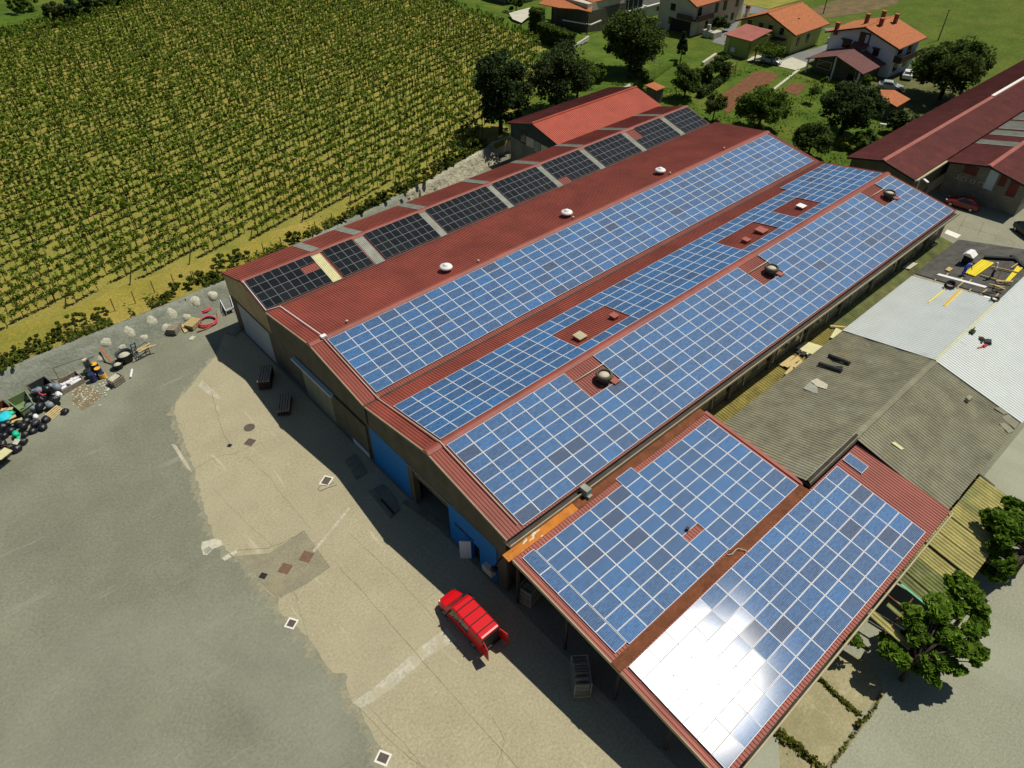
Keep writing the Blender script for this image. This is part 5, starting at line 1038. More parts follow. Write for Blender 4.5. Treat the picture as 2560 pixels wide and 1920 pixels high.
tree('garden_tree', 'narrow dark tree between the two bushy ones', 92.6, 52.8, 4.2, 3.6, ['leaf_shade','leaf_mid'], .28, 1900, 30, .14, seed=8, low=.1, z0=0)
tree('garden_tree', 'small brownish tree at the rear corner of the black arrays', 81.8, 42.6, 4.7, 4.0, ['leaf_mid','leaf_shade'], .27, 2000, 34, .13, seed=9, low=.14, z0=0)
tree('bright_tree', 'fresh green broad tree behind the middle gable', 84.0, 35.6, 6.6, 8.6, ['leaf_bright','leaf_mid'], .32, 6500, 90, .26, seed=10, low=.08, z0=0)
tree('fruit_tree', 'tiny sparse fruit tree beside the small soil bed', 100.6, 36.4, 3.1, 2.8, ['leaf_mid'], .22, 600, 16, .08, seed=11, low=.35, z0=0, cr=.5)
tree('fruit_tree', 'thin young tree on the lawn by the porch wing', 107.5, 38.2, 3.0, 1.6, ['leaf_bright'], .2, 300, 9, .06, seed=12, low=.3, z0=0, cr=.4)
tree('dark_tree', 'broad dark drooping tree in front of the orange hut', 92.5, 26.2, 8.0, 10.4, ['leaf_dark','leaf_shade'], .36, 7500, 95, .35, seed=13, low=.14, z0=0)
tree('garden_tree', 'dark green rounded bush tree behind the darker blue array', 80.8, 25.0, 5.0, 6.0, ['leaf_shade','leaf_mid'], .3, 4200, 55, .2, seed=14, low=.05, z0=0)
tree('garden_tree', 'mid green bush beside the street lamp by the long shed', 88.5, 20.8, 3.4, 4.4, ['leaf_mid','leaf_bright'], .3, 2200, 30, .14, seed=15, low=.05, z0=0)
tree('garden_tree', 'dark bush between the orange hut and the long shed', 99.5, 20.3, 3.8, 5.0, ['leaf_shade','leaf_dark'], .32, 2600, 34, .15, seed=16, low=.05, z0=0)
tree('walnut_tree', 'largest tree on the right hiding parked cars beside the long shed', 119.0, 22.6, 9.6, 13.0, ['leaf_mid','leaf_shade'], .42, 9500, 120, .4, seed=17, low=.12, z0=0)
tree('palm_shrub', 'soft bright green tufted shrub by the garden wall', 77.5, 63.6, 3.3, 4.0, ['leaf_bright'], .34, 1500, 18, .15, seed=18, low=.05, z0=1.6)
tree('shrub', 'low green shrub between the garden hut and the largest garden tree', 84.2, 59.6, 2.6, 5.6, ['leaf_bright','leaf_mid'], .28, 2000, 28, .1, cat='shrub', seed=19, low=.0, z0=.4, tr=False)
tree('shrub', 'round dark shrub on the drive of the beige house', 124.0, 71.6, 3.2, 4.2, ['leaf_shade'], .3, 1800, 26, .1, cat='shrub', seed=20, low=.0, z0=0, tr=False)
tree('shrub', 'yellow flowering shrub below the dark drooping tree', 87.5, 23.6, 1.6, 3.0, ['leaf_yellow'], .25, 700, 12, .1, cat='shrub', seed=21, low=.0, z0=0, tr=False)
tree('shrub', 'yellow green tuft beside the tiny fruit tree', 98.2, 38.4, .9, 1.4, ['leaf_yellow'], .2, 260, 6, .1, cat='shrub', seed=22, low=.0, z0=0, tr=False)
tree('shrub', 'pale leafy shrub against the porch wing', 114.6, 33.6, 2.4, 2.6, ['leaf_bright','leaf_weed'], .28, 800, 14, .1, cat='shrub', seed=23, low=.0, z0=0, tr=False)
tree('tall_shrub', 'slim dark shrub in front of the largest garden tree', 82.6, 59.5, 5.2, 2.6, ['leaf_shade'], .28, 1600, 22, .1, seed=24, low=.05, z0=1)
for i, (px, py, w, h, m, lb) in enumerate(((150,62,60,4.5,'leaf_shade','dark bush at the far left corner of the vineyard'), (200,52,70,5.0,'leaf_dark','darkest bush beyond the far vineyard edge'), (262,30,60,4.5,'leaf_shade','bush at the end of the dark clump beyond the vineyard'), (315,18,46,3.5,'leaf_dark','rounded bush beside the white tank beyond the vineyard'), (60,30,60,3,'leaf_mid','lighter bush in the far left field corner'), (1130,8,60,4,'leaf_shade','dark bush by the top end of the vineyard'), (1290,30,40,4,'leaf_mid','small tree on the lawn before the orange roofed house'))):
    p = at(px, py, 2 if px < 1100 else 1); tree('field_bush', lb, p[0], p[1], h, w*.085+1.5, [m], .5, 1500, 22, .15, seed=30+i, low=.03, cat='bush')
p = at(312, 6, 2); q = MB(); q.box(p[0]-1.5, p[0]+1.5, p[1]-1, p[1]+1, 2, 4); tag(q.build('white_tank', M['white_paint'], bevel=.3), 'white tank among the bushes at the top edge', 'tank')
def hedge(name, lab, p0, p1, w, h, z, m, n, leaf=.28, seed=0):
    rng = np.random.default_rng(500+seed); a, b_ = np.array(p0[:2]), np.array(p1[:2]); L = np.linalg.norm(b_-a); d = (b_-a)/L; nn = np.array([-d[1], d[0]])
    u = rng.random(n)*L; s = rng.choice([-1,1], n); f = rng.random(n); side = f < .6
    off = np.where(side, s*w/2, (rng.random(n)-.5)*w); zz = np.where(side, rng.random(n)*h, h)+rng.normal(size=n)*.09; off = off+rng.normal(size=n)*.10
    xy = a+u[:,None]*d+off[:,None]*nn; P = np.column_stack([xy, z+zz]); t = thing(name, lab, 'hedge', (float(a[0]), float(a[1]), z))
    quads('foliage', leaf_quads(P, leaf, rng=rng), M[m], t, loc0=(float(a[0]), float(a[1]), z))
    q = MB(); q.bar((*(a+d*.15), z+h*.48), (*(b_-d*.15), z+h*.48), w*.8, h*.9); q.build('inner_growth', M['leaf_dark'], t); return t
hedge('clipped_hedge', 'long dark clipped hedge in front of the orange roofed house', (86.2,87.6), (85.0,78.0), 1.8, 3.0, 2.0, 'leaf_hedge', 5200, seed=1)
hedge('hedge_block', 'tall square hedge block at the end of the sandy path', (89.0,93.6), (90.2,91.2), 2.2, 3.9, 2.0, 'leaf_hedge', 2600, seed=2)
hedge('garden_hedge', 'low dark garden hedge beside the washing line', (88.5,50.3), (100.5,53.2), 1.0, 1.1, 0, 'leaf_shade', 1600, seed=3)
# pergola leaves
rng = np.random.default_rng(77); n = 1300
P = np.column_stack([112.0+rng.random(n)*4.2, 51.2+rng.random(n)*4.6, 2.3+rng.normal(size=n)*.25]); quads('vine_leaves', leaf_quads(P, .3, rng=rng), M['leaf_bright'], pg, loc0=tuple(pg.location))
# trees of the outer yard, big leaves
def near_tree(name, lab, x, y, h, lobes, seed, n=900, leaf=.34, trunk=.16, mats=('leaf_tree',)):
    rng = np.random.default_rng(900+seed); t = thing(name, lab, 'tree', (x, y, 0)); PP = []; q = MB(); q.tube([(0,0,-.1), (.1,.05,h*.3), (.05,0,h*.62)], [trunk, trunk*.85, trunk*.6], 9)
    for lx, ly, lz, r in lobes:
        m_ = int(n*(r/1.2)**2); v = rng.normal(size=(m_,3)); v /= np.linalg.norm(v, axis=1)[:,None]; v[:,2] = np.where(v[:,2] < -.25, -v[:,2]*.6, v[:,2])
        PP.append(np.array([lx-x,ly-y,lz])+v*(r*np.array([1,1,.72]))*(.62+.42*rng.random((m_,1))))
        q.tube([(.05,0,h*.45), ((lx-x)*.5,(ly-y)*.5,(h*.55+lz)/2), (lx-x,ly-y,lz)], [trunk*.55, trunk*.4, trunk*.12], 6)
    P = np.concatenate(PP); quads('crown', leaf_quads(P, leaf, up=.7, rng=rng), [M[m] for m in mats], t, midx=rng.integers(0, len(mats), len(P)) if len(mats) > 1 else None)
    q.build('trunk', M['bark'], t, local=True, smooth=True); return t
def lob(px, py, z, r): p = at(px, py, z); return (p[0], p[1], z, r)
def spray(lobes, k, seed):
    rng = np.random.default_rng(seed); out = []
    for (x, y, z, r) in lobes:
        z -= .55
        for _ in range(k): v = rng.normal(size=3); v /= np.linalg.norm(v); v[2] = abs(v[2])*.5-.15; out.append((x+v[0]*r*.85, y+v[1]*r*.85, z+v[2]*r, r*rng.uniform(.28,.5)))
    return out
L1 = spray([lob(2300,1640,2.2,.7), lob(2340,1610,2.6,.8), lob(2270,1590,2.4,.6), lob(2348,1530,4.6,1.25), lob(2405,1575,4.2,1.15), lob(2440,1620,3.6,.75), lob(2300,1560,4.0,.9), lob(2400,1505,3.8,.8), lob(2345,1640,3.2,.8), lob(2250,1625,3.2,.75), lob(2228,1597,3.0,.5), lob(2330,1680,2.6,.6), lob(2395,1655,2.9,.6), lob(2445,1565,3.3,.6), lob(2285,1525,3.3,.6)], 7, 1)
near_tree('plane_tree', 'leafy bright green tree casting a ragged shadow on the yard below the awning', 14.6, -21.3, 5.0, L1, 1, 1500, .30)
L2 = spray([lob(2425,1470,4.2,.9), lob(2460,1490,3.6,.7), lob(2400,1440,3.4,.65), lob(2455,1530,3.0,.6), lob(2380,1475,3.1,.5)], 7, 2)
near_tree('plane_tree', 'smaller leafy tree squeezed between the awning end and the ragged shadow', 20.6, -22.0, 4.4, L2, 2, 1500, .30, trunk=.13)
L3 = spray([lob(2510,1290,4.6,1.0), lob(2545,1330,4.4,1.1), lob(2500,1345,3.6,.85), lob(2555,1260,4.2,.9), lob(2520,1390,3.2,.8), lob(2480,1300,3.4,.6), lob(2470,1370,2.8,.6), lob(2500,1430,2.4,.5), lob(2590,1300,4.4,1.2), lob(2480,1420,2.0,.5)], 7, 3)
near_tree('plane_tree', 'leafy tree cut by the edge of the picture above the yellow awning', 28.2, -23.0, 5.2, L3, 3, 1500, .30)
near_tree('sapling', 'thin sapling against the outer eave of the lean-to', 14.0, -18.9, 2.6, [lob(2125,1590,2.2,.55), lob(2140,1605,1.8,.45), lob(2108,1598,1.8,.35)], 4, 700, .2, .04, ('leaf_tree','leaf_bright'))
# weeds in the slab joints
def weeds(name, pix, w, n, m, lab, seed, z=.0, hh=.35, kind='stuff', leaf=.16):
    rng = np.random.default_rng(1300+seed); A = [np.array(at(p[0], p[1], z)) for p in pix]; P = []
    for i in range(len(A)-1):
        k = max(4, int(n/(len(A)-1))); u = rng.random(k)[:,None]; q = A[i]+(A[i+1]-A[i])*u; q[:,:2] += rng.normal(size=(k,2))*w*(.4+.8*np.abs(np.sin(u*9+i))); q[:,2] += np.abs(rng.normal(size=k))*hh; P.append(q)
    o = quads(name, leaf_quads(np.concatenate(P), leaf, up=.3, rng=rng), M[m]); return tag(o, lab, kind=kind)
ww = lambda a, b_: c(a, b_, 2000, 1450, 3.53)
weeds('weeds', [ww(150,850), ww(230,930), ww(320,1020), ww(420,1110), ww(530,1200)], .07, 420, 'leaf_weed', 'strip of weeds in the slab joint', 1, hh=.09)
weeds('weeds', [ww(-60,1500) if False else ww(-20,1470), ww(30,1530), ww(110,1600), ww(200,1680)], .10, 450, 'leaf_weed', 'weeds along the lean-to wall at the bottom', 2, hh=.15)
weeds('weeds', [ww(-220,1340), ww(-120,1420), ww(-20,1470)], .16, 320, 'leaf_weed', 'weeds under the eave corner', 3, hh=.15)
weeds('weeds', [ww(735,1000), ww(600,1210), ww(520,1290), ww(400,1460), ww(270,1640)], .05, 160, 'leaf_weed', 'dark weeds in the drain channel', 4, hh=.08)
tree('weed_tuft', 'round green weed tuft in the drain channel of the outer yard', *at(*ww(520,1290))[:2], .45, .7, ['leaf_weed'], .14, 260, 6, .05, cat='plant', seed=61, low=0, z0=0, tr=False)
b = MB(); pts = [at(*ww(a, b_), .018) for a, b_ in ((725,990), (600,1210), (520,1300), (400,1470), (250,1650))]
for i in range(4): b.bar(pts[i], pts[i+1], .30, .012)
tag(b.build('drain_channel', M['crack']), kind='structure')
# bank shrubs along the terrace edge
bank = [(20,905,2.6,.9), (70,875,3.2,1.1), (130,842,3.2,1.2), (185,812,3.4,1.3), (240,790,2.6,1.0), (420,740,1.6,.9), (455,715,2.6,1.6), (500,700,2.2,1.4), (535,690,1.8,1.1), (560,660,3.4,1.6), (600,640,2.6,1.3), (735,596,2.0,1.5), (770,585,1.4,.8), (862,552,1.8,1.1), (905,530,2.2,1.1), (940,512,2.8,1.4), (975,498,2.8,1.6), (1010,478,3.2,1.8), (1045,455,3.4,2.0), (1080,432,3.4,2.0), (1115,410,3.2,1.9), (1150,390,3.0,1.8), (1195,360,3.6,2.4)]
for i, (px, py, w, h) in enumerate(bank):
    p = at(px, py, 2.3); x, y = p[0], max(p[1], yb(p[0])+.5)
    tree('bank_shrub', ('green', 'low', 'weedy', 'leafy')[i % 4]+' shrub on the terrace edge '+('above the sprayed wall' if px < 560 else 'beside the smallest gable' if px < 900 else 'above the pale rock wall'), x, y, h*.8, w, ['leaf_hedge','leaf_weed'] if i % 3 else ['leaf_bright','leaf_weed'], .2, int(420*w), 16, .05, cat='shrub', group='shrubs on the bank '+('above the sprayed wall' if px < 560 else 'beside the smallest gable' if px < 900 else 'above the pale rock wall')+' '+('green','low','weedy','leafy')[i % 4], seed=70+i, low=0, tr=False)
rng = np.random.default_rng(5); n = 9000; xx = rng.uniform(-24, 46, n); P = np.column_stack([xx, [yb(x) for x in xx], np.full(n, 2.05)]); P[:,1] += np.abs(rng.normal(size=n))*.9+.1; P[:,2] += np.abs(rng.normal(size=n))*.22
cl = np.sin(xx*.9)+np.sin(xx*2.3+1)*.7+np.sin(xx*.35)*.8 > -.35; P = P[cl]
tag(quads('bank_weeds', leaf_quads(P, .2, up=.3, rng=rng), [M['leaf_weed'], M['leaf_hedge']], midx=rng.integers(0,2,len(P))), 'weeds and dry grass along the terrace edge', kind='stuff')
# fence on the terrace edge
fx_ = [c(a, b_, 180, 690, 4.608) for a, b_ in ((500,410), (735,320), (955,200), (1185,120), (1425,85))]+[c(a, b_, 400, 380, 2.644) for a, b_ in ((205+20,870), (690,680), (808,640), (1045,545), (1160,495))]
for i, px in enumerate([(30,935),(95,905)]+fx_):
    p = at(*px, 2.0); y = max(p[1], yb(p[0])+.6); q = MB(); q.tube([(p[0],y,1.8), (p[0]+.05,y+.03,3.5)], .045, 6); tag(q.build('fence_post', M['dark_wood']), 'thin dark wooden fence post on the terrace edge', 'fence post', 'fence posts on the terrace edge')
rng = np.random.default_rng(15); n = 16000; P = np.column_stack([rng.uniform(67,112,n), rng.uniform(15,57,n), np.abs(rng.normal(size=n))*.08])
ok = (np.sin(P[:,0]*.7+P[:,1]*.3)+np.sin(P[:,1]*.9-P[:,0]*.2)+rng.normal(size=n)*.8 > .2) & ~((P[:,0] > 86) & (P[:,0] < 109) & (P[:,1] > 39) & (P[:,1] < 52)); tag(quads('lawn_tufts', leaf_quads(P[ok], .22, up=.2, rng=rng), [M['leaf_bright'], M['leaf_weed']], midx=rng.integers(0,2,int(ok.sum()))), 'tufts and clover in the garden lawn', kind='stuff')
# ------------------------------------------------------------------ the vineyard
DIR = R(16.5); dv_ = np.array([math.cos(DIR), math.sin(DIR)]); nv = np.array([-dv_[1], dv_[0]])
spots = []; posts = []; ends = {}
for k in range(-6, 70):
    cc_ = 45.03+1.9*k; phase = random.random(); first = None; i = 0
    for u in np.arange(-60+phase, 190, .84):
        p = nv*cc_+dv_*u; x, y = float(p[0]), float(p[1])
        if y < 53.3 or not inside(x, y): continue
        rel = np.array([x, y, gz(x, y)+1])-CAM; zc = rel@FW; sx = 1280+FPX*(rel@RT)/zc; sy = 960-FPX*(rel@UP)/zc
        if sx < -60 or sy < -40: continue
        if first is None: first = (x, y)
        i += 1
        if random.random() < .07: continue
        spots.append((x+random.gauss(0,.06), y+random.gauss(0,.06), k, math.hypot(*(rel[:2]))))
        if i % 7 == 1: posts.append((x, y, k, math.hypot(*(rel[:2]))))
    if first: ends[k] = first
def vine_geo(n, leaf, seed):
    rng = np.random.default_rng(2000+seed); cl = 5; C = np.column_stack([rng.uniform(-.27,.27,cl), rng.normal(size=cl)*.07, rng.uniform(.85,1.45,cl)]); k = rng.integers(0, cl, n)
    P = C[k]+rng.normal(size=(n,3))*np.array([.13,.11,.16]); return leaf_quads(P, leaf, up=.35, rng=rng)
VAR = [vine_geo(60, .17, i) for i in range(10)]; FARV = [vine_geo(22, .26, 50+i) for i in range(14)]
def fan(V, a, s):
    ca, sa = math.cos(a), math.sin(a); W = V.copy(); W[...,0], W[...,1] = (V[...,0]*ca-V[...,1]*sa)*s, (V[...,0]*sa+V[...,1]*ca)*s; W[...,2] = V[...,2]*s; return W
def qmesh(name, V, m):
    me = bpy.data.meshes.new(name); n = len(V); me.vertices.add(4*n); me.vertices.foreach_set('co', np.asarray(V, np.float32).reshape(-1)); me.loops.add(4*n); me.loops.foreach_set('vertex_index', np.arange(4*n, dtype=np.int32)); me.polygons.add(n); me.polygons.foreach_set('loop_start', np.arange(0,4*n,4,dtype=np.int32)); me.materials.append(M[m]); me.update(calc_edges=True); return me
vm = [qmesh('grape_vine', v, 'leaf_vine') for v in VAR]
tm = []
for i in range(4):
    q = MB(); a = random.uniform(-.12,.12); q.tube([(0,0,-.1), (a,.04,.5), (a*1.6,0,1.15)], [.045,.035,.02], 5); me = bpy.data.meshes.new('trunk'); me.from_pydata(q.v, [], q.f); me.materials.append(M['bark']); me.update(); tm.append(me)
spots.sort(key=lambda s: s[3])
rows_near = sorted({s[2] for s in spots[:300]})
far = []; ft = []
for i, (x, y, k, d) in enumerate(spots):
    s = random.uniform(.85, 1.2); a = DIR+random.gauss(0,.2)+(math.pi if random.random() < .5 else 0)
    if i < 300:
        o = link('grape_vine', vm[i % 10]); o.location = (x, y, gz(x, y)+.05); o.rotation_euler = (0,0,a); o.scale = (s, s, s); link('trunk', tm[i % 4], o)
        tag(o, f'green grape vine in the {ordn(min(20, rows_near.index(k)+1))} vine row counted from the lower vineyard corner', 'grape vine', f'vines of the {ordn(min(20, rows_near.index(k)+1))} row'); 
    else:
        z = gz(x, y)+.05; far.append(fan(FARV[i % 14], a, s*1.08)+np.array([x, y, z])); w = .035
        ft.append(np.array([[(x-w,y-w,z-.1), (x+w,y+w,z-.1), (x+w,y+w,z+1.1), (x-w,y-w,z+1.1)], [(x-w,y+w,z-.1), (x+w,y-w,z-.1), (x+w,y-w,z+1.1), (x-w,y+w,z+1.1)]]))
V = np.concatenate(far+ft); mi = np.concatenate([np.zeros(sum(len(f) for f in far), np.int32), np.ones(2*len(ft), np.int32)])
tag(quads('grape_vines', V, [M['leaf_vine'], M['bark']], midx=mi), 'rows of green grape vines filling the farther vineyard', kind='stuff')
pm = MB(); pm.tube([(0,0,-.2), (0,0,2.0)], .045, 6); pme = bpy.data.meshes.new('vineyard_post'); pme.from_pydata(pm.v, [], pm.f); pme.materials.append(M['dark_wood']); pme.update()
posts.sort(key=lambda s: s[3]); pf_ = []
for i, (x, y, k, d) in enumerate(posts):
    if i < 220: o = link('vineyard_post', pme); o.location = (x, y, gz(x, y)); o.rotation_euler = (random.gauss(0,.04), random.gauss(0,.04), 0); tag(o, 'dark wooden post standing in a vine row', 'vineyard post', 'vineyard posts in the rows')
    else:
        z = gz(x, y); w = .05; pf_.append(np.array([[(x-w,y-w,z-.1), (x+w,y+w,z-.1), (x+w,y+w,z+2.0), (x-w,y-w,z+2.0)], [(x-w,y+w,z-.1), (x+w,y-w,z-.1), (x+w,y-w,z+2.0), (x-w,y+w,z+2.0)]]))
tag(quads('vineyard_posts', np.concatenate(pf_), M['dark_wood']), 'dark posts in the farther vine rows', kind='stuff')
for k, (x, y) in sorted(ends.items()):
    if y < 56 and -19 < x < 40:
        q = MB(); q.tube([(x-1.3,y-.4,1.9), (x-.5,y-.15,3.6)], .06, 6); tag(q.build('end_post', M['dark_wood']), 'leaning dark end post where a vine row meets the mown strip', 'vineyard post', 'leaning end posts along the mown strip')
# ------------------------------------------------------------------ yard: rubbish, scrap, stores
Z1 = lambda a, b_, z=0: at(*c(a, b_, 0, 850, 5.0275), z)
Z2 = lambda a, b_, z=0: at(*c(a, b_, 180, 690, 4.608), z)
def lump(seed, r, squash=.8, knot=True):
    rng = np.random.default_rng(seed); n1, n2 = 9, 14; v = []; ph = rng.random(6)*6.3
    for i in range(n1):
        t = math.pi*i/(n1-1)
        for k in range(n2):
            a = 2*math.pi*k/n2; rr = r*(1+.10*math.sin(2*a+ph[0]+t*2)+.07*math.sin(3*a+ph[1]-t*3)+.05*math.sin(5*a+ph[2])*math.sin(3*t)+.05*rng.normal()*math.sin(t))
            z = max(-.52, -math.cos(t)); v.append((rr*math.sin(t)*math.cos(a), rr*math.sin(t)*math.sin(a), r*squash*(z+.55)))
    f = [(i*n2+k, i*n2+(k+1) % n2, (i+1)*n2+(k+1) % n2, (i+1)*n2+k) for i in range(n1-1) for k in range(n2)]
    q = MB(); q.add(v, f)
    if knot: top = r*squash*1.5; q.tube([(0,0,top-.05), (.03,.02,top+.06), (.09,-.03,top+.14)], [.07,.035,.09], 6)
    return q
bags = {m: [ (lambda o: o)(lump(s, 1.0).build('rubbish_bag', M[m], smooth=True)) for s in range(4)] for m in ('black_bag','green_bag','grey_bag','white_bag')}
protos = [o for l in bags.values() for o in l]
BG = [(380,765,.45,.42,'black_bag'), (590,630,.9,.42,'black_bag'), (720,610,.85,.44,'grey_bag'), (530,745,.6,.42,'black_bag'), (700,765,.45,.46,'black_bag'), (395,870,.35,.5,'grey_bag'), (510,850,.35,.42,'black_bag'), (630,835,.3,.42,'grey_bag'), (300,915,.2,.36,'black_bag'), (825,915,0,.34,'black_bag'), (590,1020,0,.42,'black_bag'), (545,1115,0,.40,'black_bag'), (415,1160,0,.34,'black_bag'), (325,1200,0,.34,'black_bag'), (300,1095,.2,.36,'black_bag'), (455,1065,.2,.38,'black_bag'), (145,1150,.1,.36,'black_bag'), (60,1220,.05,.36,'black_bag'), (40,1315,0,.34,'black_bag'), (140,1365,0,.38,'black_bag'), (220,1385,0,.44,'black_bag'), (300,1300,0,.40,'black_bag'), (240,1060,.2,.34,'black_bag'), (340,1030,.2,.34,'black_bag'), (380,960,.25,.34,'black_bag'), (500,650,.95,.38,'grey_bag'), (440,660,.8,.3,'grey_bag'), (650,600,.9,.34,'grey_bag'), (40,1100,.3,.36,'black_bag'), (110,1060,.3,.34,'black_bag'), (200,930,.3,.32,'black_bag')]
near = ['beside the tan pallet', 'on the pile by the green skip', 'at the front of the heap', 'behind the tan pallet', 'under the white sack']
for i, (a, b_, z, r, m) in enumerate(BG):
    src = bags[m][i % 4]; o = src.copy(); COL.objects.link(o); p = Z1(a, b_, z); o.location = p; o.scale = (r, r*random.uniform(.85,1.15), r); o.rotation_euler = (random.uniform(-.2,.2), random.uniform(-.2,.2), random.uniform(0,6.3))
    up_ = 'on top of' if z > .4 else 'in the middle of' if z > .12 else 'on the ground at the front of'
    tag(o, f'{"shiny black" if m=="black_bag" else "dull grey"} full rubbish bag {up_} the rubbish heap', 'rubbish bag', f'{"black" if m=="black_bag" else "grey"} bags {up_} the rubbish heap')
def onebag(pt, r, m, lab): o = bags[m][1].copy(); COL.objects.link(o); o.location = pt; o.scale = (r, r*.8, r*.9); o.rotation_euler = (0,0,1+r); tag(o, lab, 'rubbish bag'); return o
onebag(Z1(205,1195,.25), .36, 'green_bag', 'bright green bag among the black rubbish bags'); onebag(Z1(235,1245,.2), .22, 'green_bag', 'small green bag below the bright green one')
onebag(Z1(455,975,.35), .30, 'white_bag', 'white sack between the black bags and the tan pallet'); onebag(Z1(740,700,.75), .36, 'white_bag', 'white sack with yellow patch at the right side of the heap'); onebag(Z1(150,930,.5), .3, 'green_bag', 'green bag by the yellow boards')
onebag(Z1(770,690,.95), .16, 'white_bag', 'small pale bag beside the white sack')
for o in protos: bpy.data.objects.remove(o)
q = MB(); p = Z1(60,965,.5); o = lump(91, .75, .35, False).build('tarpaulin', M['cyan_tarp'], smooth=True); o.location = p; tag(o, 'crumpled cyan tarpaulin at the edge of the picture', 'tarpaulin')
q = MB(); q.tube([Z1(480,640,1.2), Z1(500,680,1.25), Z1(550,690,1.25), Z1(575,680,1.2)], .07, 6); tag(q.build('red_hose', M['hose_pink'], smooth=True), 'short red hose piece on top of the rubbish heap', 'hose')
q = MB(); q.prism([Z1(160,1310,.6), Z1(190,1245,.6), Z1(260,1255,.6), Z1(215,1320,.6)], (0,0,.05)); tag(q.build('cardboard_sheet', M['pale_plaster']), 'pale grey board sheet among the black bags', 'board')
def skip(name, lab, pts, h, m):
    """open container: pts = four ground corners"""
    A_ = [np.array(p) for p in pts]; cen = sum(A_)/4; t = thing(name, lab, 'skip', tuple(map(float, cen))); q = MB()
    for i in range(4):
        p0, p1 = A_[i], A_[(i+1) % 4]; n_ = cen-(p0+p1)/2; n_ = n_/np.linalg.norm(n_)*.05; q.prism([tuple(p0), tuple(p1), tuple(p1+n_), tuple(p0+n_)], (0,0,h))
    q.build('side', M[m], t); q = MB()
    q.poly([tuple(p+np.array([0,0,.12])) for p in A_]); q.build('floor', M[m], t); q = MB()
    for i in range(4): q.bar(tuple(A_[i]+np.array([0,0,h])), tuple(A_[(i+1) % 4]+np.array([0,0,h])), .09, .08)
    q.build('rim', M['skip_green' if m == 'skip_green' else 'iron'], t); return t
skip('open_skip', 'open green steel skip half buried under rubbish bags', [Z1(150,860), Z1(330,1000), Z1(480,900), Z1(380,740)], 1.0, 'skip_green')
skip('dark_skip', 'dark open steel box behind the rubbish heap', [Z1(400,690), Z1(480,760), Z1(720,650), Z1(620,570)], 1.1, 'skip_dark')
skip('brown_skip', 'rusty brown steel box cut by the left edge of the picture', [Z1(-120,960), Z1(20,1040), Z1(190,930), Z1(100,850)], .9, 'rust')
for i, (a, b_) in enumerate(((Z1(10,880,.9), Z1(160,860,.9)), (Z1(90,1000,.6), Z1(200,950,.6)), (Z1(120,1040,.5), Z1(280,990,.5)))):
    q = MB(); q.bar(a, b_, .35, .06); tag(q.build('loose_board', M['wood']), ('highest yellowish board on the brown skip', 'middle yellowish board beside the cyan tarpaulin', 'lowest yellowish board in front of the green skip')[i], 'board')
def crate(p, rz, w, d, h, m, lab, fill=None, cat='crate'):
    t = thing('slatted_crate', lab, cat, p, rz); q = MB()
    for s_ in (-1, 1):
        for k in range(3): z = .08+k*h/3; q.box(-w/2, w/2, s_*d/2-.02, s_*d/2+.02, z, z+h/3*.62); q.box(s_*w/2-.02, s_*w/2+.02, -d/2, d/2, z, z+h/3*.62)
    for sx in (-1, 1):
        for sy in (-1, 1): q.box(sx*(w/2-.06)-.04, sx*(w/2-.06)+.04, sy*(d/2-.06)-.04, sy*(d/2-.06)+.04, 0, h+.05)
    q.build('slats', M[m], t, local=True); q = MB(); q.box(-w/2+.03, w/2-.03, -d/2+.03, d/2-.03, .05, .1 if fill is None else h*.75); q.build('contents' if fill else 'floor', M[fill or m], t, local=True); return t
p = Z1(700,925); pallet('pallet', p, .55, 'tan wooden pallet leaning on the rubbish heap', 'wood', 1.1).rotation_euler = (.55, 0, .5)
p = Z1(30,1480); crate(p, .6, 1.3, 1.0, .9, 'dark_wood', 'dark slatted crate with a pale board on top at the left edge'); q = MB(); pp = np.array(Z1(35,1430,.95)); q.obox(pp, (.5,.25,0), (-.2,.4,0), (0,0,.03)); tag(q.build('board', M['strip_yellow']), 'pale board lying on the dark crate at the left edge', 'board')
tb = thing('long_tray', 'long shallow tray box of white rubble beside the rubbish heap', 'tray', Z1(910,560)); A_ = [Z1(800,690), Z1(1075,530), Z1(975,440), Z1(740,560)]
q = MB(); cen = np.mean(np.array(A_), 0)
for i in range(4): q.bar((*A_[i][:2],.25), (*A_[(i+1) % 4][:2],.25), .06, .5)
q.build('side', M['grey_wood'], tb); q = MB(); q.poly([(p[0], p[1], .16) for p in A_]); q.build('floor', M['dark_wood'], tb)
rng = np.random.default_rng(3); q = MB()
for i in range(26): u, v_ = rng.random()*.85+.07, rng.random()*.6+.15; p = (np.array(A_[0])*(1-u)+np.array(A_[1])*u)*(1-v_)+(np.array(A_[3])*(1-u)+np.array(A_[2])*u)*v_; s_ = .05+.12*rng.random(); q.obox((p[0],p[1],.22+.1*rng.random()), (s_*1.6,s_*.3,0), (-s_*.3,s_,0), (0,0,s_*.5))
tag(q.build('white_rubble', M['white_bag']), 'broken white rubble filling the long tray', kind='stuff')
def drum(a, b_, m, lab, z=0, lid=None, r=.30, h=.88):
    p = Z1(a, b_, z); t = thing('oil_drum', lab, 'drum', p); q = MB(); q.lathe([(r-.02,0), (r,.02), (r,h*.32), (r+.018,h*.34), (r,h*.36), (r,h*.65), (r+.018,h*.67), (r,h*.69), (r,h-.02), (r-.02,h)], (0,0,0), 18); q.build('shell', M[m], t, local=True, smooth=False)
    q = MB(); q.lathe([(r-.03,h-.01), (r-.03,h+.012)], (0,0,0), 18); q.build('lid', M[lid or m], t, local=True); return t
drum(1145,400, 'drum_grey', 'grey drum with a pale lid standing behind the dark drum', 0, 'pale_plaster', h=1.5); drum(1130,470, 'skip_dark', 'dark open drum in front of the tall grey one', 0, 'black_paint')
